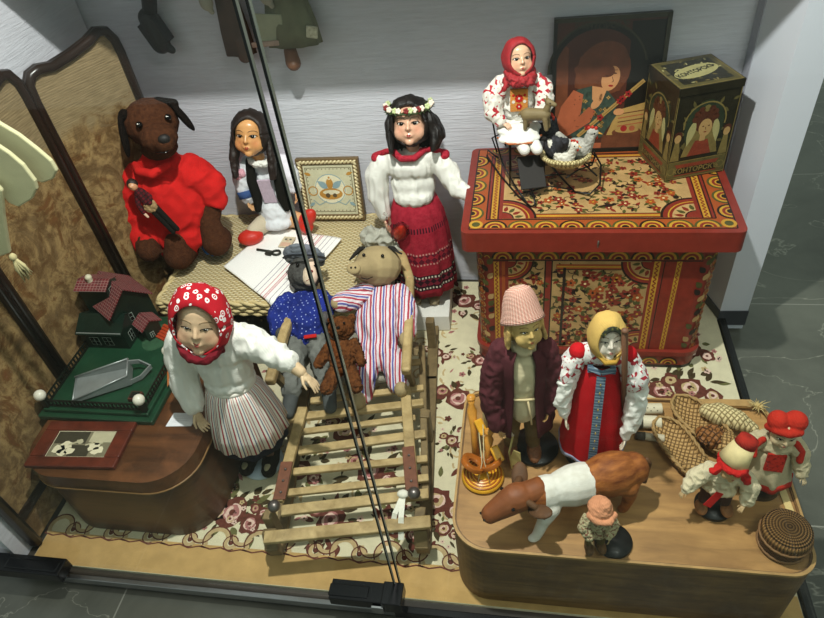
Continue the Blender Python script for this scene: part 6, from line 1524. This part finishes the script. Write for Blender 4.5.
# ================================================================ printed tin box
tm = [simple('tin_black', '#262216', .32, .35, 40, metal=.2, bump=.05), simple('tin_olive', '#5e5530', .35, .3, 40, metal=.2, bump=.05), simple('tin_gold', '#7d6d3e', .35, .25, 60, metal=.2, bump=.05), simple('tin_pale', '#a09866', .4, .15, 60, bump=.05),
      simple('tin_red', '#7a3320', .4, .25, 60, bump=.05), simple('tin_face', '#a98756', .4, .12, 40, bump=.05), simple('tin_hair', '#4a2414', .4, .3, 60, bump=.05), simple('tin_green', '#27301f', .4, .3, 40, bump=.05)]
BK, OL, GO, PA, RE, FA, HA, GN = range(8)
t = thing('tin_box', 'dark square printed tin box with lady portraits at the right back of the chest', 'tin', (.452, 1.866, ZC), (0, 0, .31))
S = .181; H_ = .268
def lady(P, cx, s, face=1):
    P.disc(cx, .155 * s, .055 * s, GN, 2, .075 * s); P.arc(cx, .165 * s, .056 * s, .060 * s, -.2, PI + .2, GO, 2.4, 18)
    P.poly([(cx - .052 * s, .070 * s), (cx + .052 * s, .070 * s), (cx + .040 * s, .120 * s), (cx + .030 * s, .160 * s), (cx - .030 * s, .160 * s), (cx - .040 * s, .120 * s)], GO, 3)
    P.poly([(cx - .034 * s, .070 * s), (cx + .034 * s, .070 * s), (cx + .018 * s, .115 * s), (cx - .018 * s, .115 * s)], RE, 3.4)
    P.disc(cx, .172 * s, .032 * s, HA, 4, .034 * s); P.disc(cx + .004 * s, .150 * s, .019 * s, FA, 5, .026 * s, .1); P.rect(cx - .007 * s, .112 * s, cx + .009 * s, .132 * s, FA, 4.6)
    for k in range(7): a_ = PI * k / 6; P.disc(cx + .028 * s * math.cos(a_), .178 * s + .028 * s * math.sin(a_), .010 * s, (HA, GO)[k % 2 * 0 + (k == 3)], 4.4, n=8)
    for dx in (-.007, .009): P.disc(cx + (.004 + dx) * s, .155 * s, .003 * s, HA, 6, .0016 * s, n=8)
    P.line([(cx + .004 * s, .152 * s), (cx + .006 * s, .144 * s)], .0012 * s, HA, 6); P.disc(cx + .005 * s, .138 * s, .0045 * s, RE, 6, .0018 * s, n=8)
    P.leaf(cx - .028 * s, .175 * s, .075 * s, .022 * s, -1.75, PA, 4.2); P.leaf(cx + .030 * s, .175 * s, .075 * s, .020 * s, -1.4, PA, 4.2)
b = MB(); b.box((0, 0, H_ / 2), (S, S, H_))
rq = random.Random(2)
for o_, u in (((-S / 2, -S / 2 - .0002, 0), (1, 0, 0)), ((-S / 2 - .0002, S / 2, 0), (0, -1, 0)), ((S / 2 + .0002, -S / 2, 0), (0, 1, 0)), ((S / 2, S / 2 + .0002, 0), (-1, 0, 0))):
    P = Paint(b, o_, u, (0, 0, 1), .0003)
    for k in range(46): x = rq.uniform(.012, S - .012); y = rq.uniform(.07, H_ - .03); P.leaf(x, y, .022, .009, rq.uniform(0, 6.28), rq.choice([OL, GN, OL]), 1 + .01 * k)
    P.rect(.004, .006, S - .004, .058, OL, 2); P.rect(.010, .012, S - .010, .050, RE, 2.4); P.rect(.014, .016, S - .014, .038, BK, 2.7); P.line([(.004, .060), (S - .004, .060)], .003, GO, 3)
    P.text('КОНТОРСКЪ', S / 2, .027, .022, GO, 3.2, 0, 1.0, None, .0006)
    P.disc(.016, .030, .015, OL, 3, .022); P.arc(.016, .030, .010, .012, 0, 6.28, GO, 3.4); P.disc(S - .016, .030, .015, OL, 3, .022); P.arc(S - .016, .030, .010, .012, 0, 6.28, GO, 3.4)
    lady(P, S / 2, 1.05)
    for x in (.018, S - .018): P.poly([(x - .014, .064), (x + .014, .064), (x + .006, .13), (x - .006, .13)], GO, 3); P.disc(x, .135, .010, FA, 3.6, .013); P.disc(x, .145, .012, HA, 3.4)
    for y0 in (.004, H_ - .006): P.rect(0, y0, S, y0 + .003, GO, 3)
    for x0 in (.0, S - .0025): P.rect(x0, 0, x0 + .0025, H_, GO, 3.6)
b.build('body', tm, t, bevel=0)
b = MB(); b.box((0, 0, H_ + .006), (S + .006, S + .006, .022)); P = Paint(b, (-S / 2 - .003, -S / 2 - .003, H_ + .0172), (1, 0, 0), (0, 1, 0), .0003); n = S + .006
P.rect(.003, .003, n - .003, n - .003, GO, 1); P.rect(.008, .008, n - .008, n - .008, OL, 1.5); P.rect(.022, .022, n - .022, n - .022, BK, 2)
for k in range(60): P.leaf(rq.uniform(.012, n - .012), rq.uniform(.012, n - .012), .016, .006, rq.uniform(0, 6.28), rq.choice([GO, OL, PA, BK]), 2.1 + .01 * k)
P.disc(n / 2, n / 2, .072, PA, 3, .036, .30, 30); P.text('КОНТОРСКЪ', n / 2, n / 2, .026, BK, 4, .30, .80, None, .0010)
b.build('lid', tm, t, bevel=.002)

# ================================================================ printed tin picture
t = thing('tin_picture', 'old rectangular tin advertisement of a long-haired woman leaning on the wall above the chest', 'picture', (.225, 1.945, ZC), (-.07, 0, .02))
pw, ph = .325, .415
pc = [simple('print_black', '#15120d', .4, .3, 20), simple('print_maroon', '#47241a', .4, .3, 12), simple('print_brown', '#653824', .4, .35, 30), simple('print_skin', '#c28a5c', .4, .12, 20), simple('print_coral', '#a4583a', .4, .2, 20),
      simple('print_teal', '#35443a', .4, .6, 60), simple('print_gold', '#8a6a34', .4, .25, 30), simple('print_red', '#8e1f20', .4, .2, 40), simple('print_ochre', '#a8864c', .4, .2, 20), simple('print_olive', '#343021', .4, .3, 30)]
b = MB(); b.box((0, .006, ph / 2), (pw, .012, ph)); b.box((0, -.003, .006), (pw, .010, .012)); b.box((0, -.003, ph - .006), (pw, .010, .012), 9); b.box((-pw / 2 + .005, -.003, ph / 2), (.010, .010, ph), 0); b.box((pw / 2 - .006, -.003, ph / 2), (.012, .010, ph), 9)
P = Paint(b, (-pw / 2, -.0006, 0), (1, 0, 0), (0, 0, 1), .0004)
P.rect(.010, .012, pw - .012, ph - .012, 1, 1); P.rect(.22, .10, pw - .012, ph - .02, 0, 1.5); P.arc(.13, .255, .125, .140, .3, PI, 0, 2, 18); P.arc(.13, .255, .140, .146, .2, PI, 9, 2.2, 18)
P.poly([(.012, .10), (.05, .10), (.045, .33), (.012, .35)], 2, 1.8)
P.text('КОНТОРСКЪ', .135, .385, .024, 9, 3, 0, 1.0, -.30, .0004)
# table and scroll
P.poly([(.16, .012), (.313, .012), (.313, .165), (.20, .135)], 8, 3); P.rect(.16, .012, pw - .014, .055, 2, 3.4); P.disc(.235, .062, .045, 2, 3.8, .018); P.disc(.235, .070, .036, 8, 4, .010); P.disc(.225, .075, .010, 7, 4.3); P.disc(.25, .075, .009, 4, 4.3)
for k in range(4): P.line([(.205, .122 - k * .013), (.30, .135 - k * .013)], .003, (2, 4)[k % 2], 4)
P.rect(.01, .012, .16, .03, 4, 3)
# hair, face, body
P.disc(.150, .262, .078, 2, 4, .080); P.blot(.14, .25, .075, 2, 4.2, 26, .10); P.disc(.155, .300, .060, 2, 4.4, .045)
P.poly([(.035, .09), (.05, .16), (.075, .205), (.12, .215), (.165, .20), (.19, .17), (.20, .12), (.16, .05), (.09, .03)], 5, 5)
P.poly([(.012, .085), (.03, .155), (.065, .205), (.095, .190), (.09, .13), (.075, .075), (.05, .055)], 4, 5.6); P.poly([(.02, .075), (.05, .055), (.12, .10), (.135, .135), (.115, .150), (.08, .115)], 4, 6)
P.poly([(.120, .215), (.165, .205), (.150, .160), (.135, .155), (.122, .175)], 3, 6.2)
P.disc(.172, .235, .026, 3, 6.6, .038, -.25); P.disc(.15, .262, .034, 2, 7, .022, -.3)
for dx, dz in ((-.011, .004), (.012, .010)): P.disc(.172 + dx, .240 + dz, .0052, 1, 7.4, .0022, -.2, 8); P.line([(.172 + dx - .007, .249 + dz), (.172 + dx + .006, .250 + dz)], .0018, 2, 7.4)
P.line([(.176, .240), (.181, .226), (.176, .224)], .0018, 2, 7.4); P.disc(.174, .213, .0075, 7, 7.4, .003, -.1, 10)
P.disc(.135, .160, .020, 3, 7.2, .012, .9); [P.leaf(.140 + .004 * k, .165, .030, .008, 1.1 + .25 * k, 3, 7.4) for k in range(4)]; P.disc(.205, .130, .016, 3, 7.2, .011)
P.line([(.085, .055), (.27, .225)], .012, 8, 8); P.line([(.092, .060), (.268, .222)], .003, 6, 8.3)
for x, y in ((.115, .083), (.150, .115), (.212, .172), (.228, .186), (.205, .164)): P.flower(x, y, .011, 7, 0, 5, 8.6)
for k in range(26): x = .07 + .11 * rq.random(); y = .06 + .13 * rq.random(); P.flower(x, y, .006, rq.choice([6, 9, 8]), 0, 4, 5.3)
b.build('printed_sheet', pc, t)

# ================================================================ framed photograph and card on the brown trunk
ZT_ = .2856
t = thing('framed_photograph', 'small brown framed black-and-white photograph lying on the trunk before the green toy house', 'photograph', (-1.196, .905, ZT_), (0, 0, .05))
mm = wood('mahogany_frame', '#3f170d', '#63291a', .3, (8, 8, 8), .1, spec=.5); b = MB(); fw, fh = .262, .150
for c, d in (((0, fh / 2 - .016, .007), (fw, .032, .014)), ((0, -fh / 2 + .016, .007), (fw, .032, .014)), ((-fw / 2 + .022, 0, .007), (.044, fh - .064, .014)), ((fw / 2 - .022, 0, .007), (.044, fh - .064, .014))): b.box(c, d)
b.build('frame', mm, t, bevel=.003)
g_ = [simple('photo_mid', '#77705a', .3, .25, 30, bump=0), simple('photo_dark', '#3c382c', .3, .2, 30, bump=0), simple('photo_light', '#b5ad8f', .3, .1, 30, bump=0), simple('photo_white', '#d6cdae', .3, .05, bump=0)]
b = MB(); w_, h_ = fw - .088, fh - .064; b.box((0, 0, .004), (w_, h_, .008)); P = Paint(b, (-w_ / 2, -h_ / 2, .0082), (1, 0, 0), (0, 1, 0), .0003)
P.line([(0, .001), (w_, .001), (w_, h_), (0, h_), (0, 0)], .003, 3, 3); P.rect(.002, .045, w_ * .55, h_ - .002, 1, 1); P.rect(w_ * .6, .05, w_ - .003, h_ - .002, 2, 1); P.rect(.06, .002, .12, .04, 1, 1)
for (x, y, r) in ((.045, .040, .013), (.028, .025, .014), (.040, .014, .012), (.060, .020, .012), (.078, .052, .008), (.135, .052, .010), (.128, .036, .014), (.142, .024, .013)): P.blot(x, y, r, 3 if r > .011 else 2, 2, 12, .25, 1.3)
P.line([(.05, .04), (.075, .052)], .006, 2, 2.5); P.line([(.10, .040), (.12, .048)], .005, 2, 2.5)
b.build('print', g_, t)
b = MB(); b.prism([(-.038, -.026), (.036, -.020), (.038, .024), (-.034, .022)], 0, .0012); P = Paint(b, (-.03, -.016, .0013), (1, .03, 0), (0, 1, 0), .0002)
for k in range(5): P.line([(.004, .030 - k * .006), (.054 - (k == 4) * .03, .030 - k * .006)], .0007, 1, 1)
tag(b.build('label_card', [simple('white_card', '#d9d9dc', .7, .03, bump=0), simple('card_ink', '#9c9ca4', .7, bump=0)], loc=(-.946, 1.010, ZT_), rot=(0, 0, .0)), 'small white caption card on the right edge of the brown trunk', 'card')

# ================================================================ toy house on its green board
grn = simple('racing_green', '#173a26', .35, .25, 20, bump=.1); grd = simple('dark_green_wall', '#0f2018', .35, .3, 20, bump=.1); rail_m = simple('black_green_rail', '#10160f', .4, .2)
t = thing('toy_house', 'green toy house with red tiled roofs on a fenced board with white corner balls', 'toy', (-1.20, 1.195, ZT_ + .0005))
X0_, X1_, Y0_, Y1_ = -.165, .165, -.195, .20
def TW(u, v, z): return at(u, v, z=z) - Vector(t.location)
b = MB(); b.box(((X0_ + X1_) / 2, (Y0_ + Y1_) / 2, .008), (X1_ - X0_ + .03, Y1_ - Y0_ + .03, .016)); b.box(((X0_ + X1_) / 2, (Y0_ + Y1_) / 2, .022), (X1_ - X0_, Y1_ - Y0_, .014))
P = Paint(b, (X0_, Y0_, .0292), (1, 0, 0), (0, 1, 0), .0004); tan = 1
P.poly([(.255, .36), (.245, .30), (.28, .24), (.345, .10), (.345, .36)], 1, 1); P.disc(.22, .30, .045, 2, 1.6, .06); P.disc(.29, .37, .05, 2, 1.6, .03)
b.build('base_board', [grn, simple('orange_path', '#a45f2c', .6, .15), simple('moss_green', '#2a4d33', .7, .3, 60)], t, bevel=.003)
balls = [(X0_ + .01, Y0_ + .012), (X1_ - .012, Y0_ + .012), (X1_ - .012, Y0_ + .20), (X1_ - .012, Y1_ - .03)]
for k, (x, y) in enumerate(balls): b = MB(); b.box((x, y, .045), (.014, .014, .034)); ps_ = b.build('post', rail_m, t, bevel=.001); b = MB(); b.ell((x, y, .077), .0165, 0, None, 20); b.build('white_ball', simple('white_bead' + str(k), '#d9d3c2', .25, .03, bump=0), ps_)
def fence_(p, q, n):
    b = MB(); p = Vector((*p, 0)); q = Vector((*q, 0))
    for z in (.036, .056): b.bar(p + Vector((0, 0, z)), q + Vector((0, 0, z)), .004, .004)
    for k in range(n + 1): c = p.lerp(q, k / n); b.box((c.x, c.y, .046), (.0035, .0035, .024))
    b.build('railing', rail_m, t)
fence_(balls[0], balls[1], 26); fence_(balls[1], balls[2], 14); fence_((X0_ + .01, Y0_ + .012), (X0_ + .01, .06), 18); fence_((X1_ - .035, Y1_ - .075), (X1_ + .0, Y1_ - .035), 4)
b = MB(); b.box((.105, -.140, .036), (.034, .030, .014)); b.box((.105, -.140, .040), (.024, .020, .014), 1); b.build('planter', [simple('planter_brown', '#4a2416', .5), rail_m], t, bevel=.001)
# house body: wings with windows
def windows(P, lst, m=1):
    for (x, y, w, h) in lst:
        P.rect(x, y, x + w, y + h, m, 1); nx_ = 2
        for i in range(nx_):
            for j in range(2): P.rect(x + .0016 + i * (w - .0016) / nx_, y + .0016 + j * (h - .0016) / 2, x + (i + 1) * (w - .0016) / nx_, y + (j + 1) * (h - .0016) / 2, 2, 2)
wf = simple('grey_window_frame', '#98a498', .5, .05, bump=0); wg = simple('black_window', '#0b0f0d', .2, .1, bump=0)
roofm = N('red_tile_roof', .5, 0, .4); br_ = roofm.n('ShaderNodeTexBrick'); roofm.l(roofm.co('UV'), br_.inputs['Vector']); br_.offset = 0.0
br_.inputs['Scale'].default_value = 1; br_.inputs['Brick Width'].default_value = .0105; br_.inputs['Row Height'].default_value = .0085; br_.inputs['Mortar Size'].default_value = .0006; br_.inputs['Mortar Smooth'].default_value = .1
br_.inputs['Color1'].default_value = (*rgb('#6d1c22'), 1); br_.inputs['Color2'].default_value = (*rgb('#53151b'), 1); br_.inputs['Mortar'].default_value = (*rgb('#93817a'), 1)
roofm.l(br_.outputs['Color'], roofm.b.inputs['Base Color'])
def wing(name, c, L, W_h, h, rise, yaw, rise_over=.012, z0=.029, wl=(), we=(), m=grd, rf=None):
    R = Matrix.Translation((c[0], c[1], z0)) @ Matrix.Rotation(yaw, 4, 'Z'); b = MB(); b.M = R; L2, W2_ = L / 2, W_h / 2
    vs = [(-L2, -W2_, 0), (L2, -W2_, 0), (L2, W2_, 0), (-L2, W2_, 0), (-L2, -W2_, h), (L2, -W2_, h), (L2, W2_, h), (-L2, W2_, h), (-L2, 0, h + rise), (L2, 0, h + rise)]
    b.add(vs, [(0, 1, 5, 4), (2, 3, 7, 6), (1, 2, 6, 9, 5), (3, 0, 4, 8, 7), (0, 3, 2, 1), (4, 5, 9, 8), (6, 7, 8, 9)])
    P = Paint(b, (-L2, -W2_ - .0003, 0), (1, 0, 0), (0, 0, 1), .0006); windows(P, wl); P = Paint(b, (L2 + .0003, -W2_, 0), (0, 1, 0), (0, 0, 1), .0006); windows(P, we)
    wo = b.build(name, [m, wf, wg], t)
    b = MB(); b.M = R; o = rise_over; k = rise / W2_; e = .010
    for sy in (-1, 1):
        vs = [(-L2 - o, sy * (W2_ + e), h - e * k + .002), (L2 + o, sy * (W2_ + e), h - e * k + .002), (L2 + o, 0, h + rise + .002), (-L2 - o, 0, h + rise + .002)]; sl_ = math.hypot(W2_ + e, rise)
        b.add(vs, [(0, 1, 2, 3) if sy < 0 else (3, 2, 1, 0)], 0, [(0, 0), (L + 2 * o, 0), (L + 2 * o, sl_), (0, sl_)])
    b.build('tiled_roof' if rf is None else 'flat_roof', rf or roofm.m, wo, solid=.003)
    return wo
hx, hy = -.072, .110
wing('wall_front', (hx - .015, hy - .010), .15, .095, .070, .030, 0, .003, wl=((.030, .014, .030, .034), (.074, .014, .030, .034)), we=((.022, .012, .022, .036),), m=grd, rf=grd)
b = MB(); b.box((hx - .015, hy - .060, .097), (.150, .010, .006)); b.build('eave', simple('silver_eave', '#9a9f9c', .3, .1, metal=.5), t, bevel=.001)
wing('wall_tower', (hx + .015, hy + .055), .130, .130, .120, .060, -.60, wl=((.11, .06, .022, .022),), we=((.035, .060, .026, .030), (.03, .012, .024, .03)))
wing('wall_dormer', (hx - .025, hy + .040), .095, .060, .185, .012, .0, .006, we=((.012, .142, .034, .034),))
b = MB(); b.lathe([(.007, 0), (.010, .006), (.008, .014), (.011, .018), (.009, .024), (.004, .028)], 0, 18, (hx - .035, hy + .035, .220)); b.build('chimney_pot', simple('cream_chimney', '#c7c0a4', .5, .1), t)
wing('wall_porch', (hx + .105, hy + .010), .05, .05, .055, .016, -.6, .006, we=((.010, .010, .014, .02),))
b = MB(); R0 = Matrix.Translation((hx + .150, hy + .005, .029)) @ Matrix.Rotation(.62 - PI / 2 + .5, 4, 'Z'); b.M = R0
for k in range(5): b.box((0, .018 - k * .009, .020 - k * .0042), (.036, .009, .008 + .0))
b.build('red_steps', simple('red_step', '#a23a1c', .4, .1), t)

# scoop on the board
al = simple('dull_tin', '#8d9290', .35, .15, 20, metal=.4, bump=.05)
A = Vector((-1.295, 1.065, ZT_ + .033)); t = thing('metal_scoop', 'dull metal scoop with a strap handle lying on the toy house board', 'scoop', A, (0, 0, .42))
b = MB(); L, w0, w1, hh = .165, .050, .036, .042
def V3(x, y, z): return (x, y, z)
vs = [(0, -w0, .006), (0, w0, .006), (L, w1, .004), (L, -w1, .004), (.0, -w0, .014), (0, w0, .014), (L, w1, hh), (L, -w1, hh)]
b.add(vs, [(0, 1, 2, 3), (0, 3, 7, 4), (2, 1, 5, 6), (3, 2, 6, 7)]); b.build('pan', al, t, solid=.002)
b = MB(); b.tube([(-.002, -w0, .014), (L, -w1, hh)], .0028); b.tube([(-.002, w0, .014), (L, w1, hh)], .0028); b.tube([(L, -w1, hh), (L, w1, hh)], .0028); b.tube([(0, -w0, .008), (0, w0, .008)], .0025); b.build('rolled_edge', al, t)
b = MB(); pts = [(L - .02, 0 - .03, .004), (L + .03, -.025, .012), (L + .060, 0, .020), (L + .03, .024, .030), (L, .026, .036)]
for i in range(4): b.bar(pts[i], pts[i + 1], .004, .014, 0, (0, 0, 1), .001)
b.build('strap_handle', al, t)
# clay pot at the back of the trunk
t = thing('clay_pot', 'little dark brown clay pot half hidden behind the kerchief doll on the trunk', 'pot', (-.905, 1.325, ZT_)); b = MB(); b.lathe([(.018, 0), (.034, .02), (.036, .035), (.026, .052), (.022, .058), (.027, .064), (.024, .062), (.018, .05), (.002, .03)], 0, 30); b.build('bowl', simple('brown_clay', '#42281b', .4, .2), t)
b = MB(); b.tube([(.034, 0, .045), (.050, 0, .040), (.050, 0, .022), (.034, 0, .016)], .004); b.build('handle', simple('clay_handle', '#42281b', .4), t)

# ================================================================ things hung high on the left
fe = simple('ivory_felt', '#b9b48e', .9, .08, 10, bump=.2)
o0 = at(20, 160, y=1.02); t = thing('felt_garment', 'pale felt garment of a hung puppet with rounded flaps and a tassel, far left', 'garment', o0)
def flap(name, pts_px, y, th=.010):
    b = MB(); P_ = [at(u, v, y=y) - o0 for u, v in pts_px]; b.add([p + Vector((0, -th / 2, 0)) for p in P_] + [p + Vector((0, th / 2, 0)) for p in P_], [tuple(range(len(P_))), tuple(range(2 * len(P_) - 1, len(P_) - 1, -1))] + [(i, len(P_) + i, len(P_) + (i + 1) % len(P_), (i + 1) % len(P_)) for i in range(len(P_))]); return b.build(name, fe, t, bevel=.003)
flap('back_flap', [(-30, 90), (0, 122), (20, 134), (38, 148), (52, 160), (58, 170), (54, 178), (44, 182), (30, 178), (10, 160), (-10, 150), (-40, 140)], 1.05)
flap('front_flap', [(-30, 120), (-5, 142), (10, 152), (24, 164), (36, 180), (38, 188), (33, 198), (20, 206), (10, 202), (-2, 188), (-20, 178), (-40, 170)], 1.02)
flap('lower_flap', [(-40, 175), (-4, 182), (3, 190), (5, 215), (9, 242), (11, 252), (0, 256), (-20, 262), (-45, 255)], 1.00)
tz = at(13, 257, y=1.0) - o0; b = MB(); b.ell(tz, (.008, .008, .010))
for k in range(14): a_ = k * .45; e = at(27 + 5 * math.sin(a_), 277 + 4 * math.cos(a_ * 2), y=1.0) - o0; b.tube([tz, tz.lerp(e, .5) + Vector((.004 * math.sin(a_), .006 * math.cos(a_), 0)), e + Vector((0, .006 * math.cos(a_ * 3), 0))], [.003, .0035, .001], 0, 5)
b.build('tassel', simple('cream_tassel', '#b5a87c', .8, .15), t)

ow_ = simple('blackened_wood', '#191613', .5, .4, 30)
o0 = at(152, 20, y=1.94); t = thing('hanging_boot', 'dark boot of a hung puppet against the back wall at the upper left', 'boot', o0)
g = lambda u, v, y=1.94: at(u, v, y=y) - o0
b = MB(); p, q = g(147, -30), g(150, 12); b.tube([p, q], [.026, .022], 0, 10); b.build('leg', ow_, t)
blob('boot', ow_, t, [('c', g(148, 18), g(161, 44), .030, .030), ('b', g(156, 32), (.062, .05, .080), (0, -.35, 0)), ('c', g(166, 46), g(172, 50), .016, .012)], .003, 2)
b = MB(); b.tube([g(147, 40, 1.925), g(158, 45, 1.92), g(160, 43, 1.92)], .0022); b.build('lace', simple('grey_lace', '#6f6c64', .6), t)
o0 = at(270, 20, y=1.945); t = thing('hanging_puppet', 'faded greenish puppet in a skirt hung head-high on the back wall, top edge centre-left', 'puppet', o0)
g = lambda u, v, y=1.945: at(u, v, y=y) - o0
dr = simple('faded_skirt', '#66684f', .9, .35, 12, bump=.5); dr2 = simple('grey_apron', '#96997f', .9, .15, 20, bump=.4)
def gown(name, m, c, w_, top, bot, y, fold=9):
    b = MB(); C0 = g(c, top, y); C1 = g(c + (bot - top) * .12, bot, y); h_ = (C0 - C1).length; b.M = Matrix.Translation(C1)
    b.lathe([(w_, 0), (w_ * .93, h_ * .25), (w_ * .72, h_ * .6), (w_ * .4, h_)], 0, 60, (0, 0, 0), 1, .45, lambda a_, q: 1 + .06 * math.sin(a_ * fold), True); return b.build(name, m, t)
gown('skirt', dr, 285, .085, -40, 44, 1.945); gown('left_coat', simple('brown_coat', '#4a382c', .9, .3, 20), 230, .050, -40, 54, 1.945, 7)
b = MB(); b.box(g(270, 28, 1.915), (.085, .006, .085), 0, (.1, .1, 0)); b.build('apron', dr2, t, bevel=.004)
b = MB(); b.box(g(275, 43, 1.915), (.15, .010, .016), 0, (0, -.03, 0)); b.build('hem_band', simple('pale_pink_hem', '#a08878', .8, .3, 60), t, bevel=.003)
b = MB(); b.box(g(312, 32, 1.915), (.035, .010, .035), 0, (0, .2, 0)); b.build('lace_cuff', simple('lace', '#b3b096', .8, .4, 120), t, bevel=.003)
for (u, v) in ((266, -4), (206, 2)): blob('hand', simple('grey_hand' + str(u), '#9a9684', .6, .1), t, [('e', g(u, v, 1.91), (.022, .016, .026)), ('c', g(u, v, 1.91), g(u + 6, v + 10, 1.91), .010, .008)], .003, 1)
blob('boot', simple('worn_brown_boot', '#6b4730', .5, .3, 30), t, [('c', g(290, 50, 1.94), g(293, 62, 1.915), .020, .024), ('e', g(294, 64, 1.91), (.022, .026, .020))], .003, 2)
blob('boot', simple('worn_dark_boot', '#4b3324', .5, .3, 30), t, [('c', g(240, 40, 1.945), g(245, 56, 1.94), .024, .022)], .003, 2)
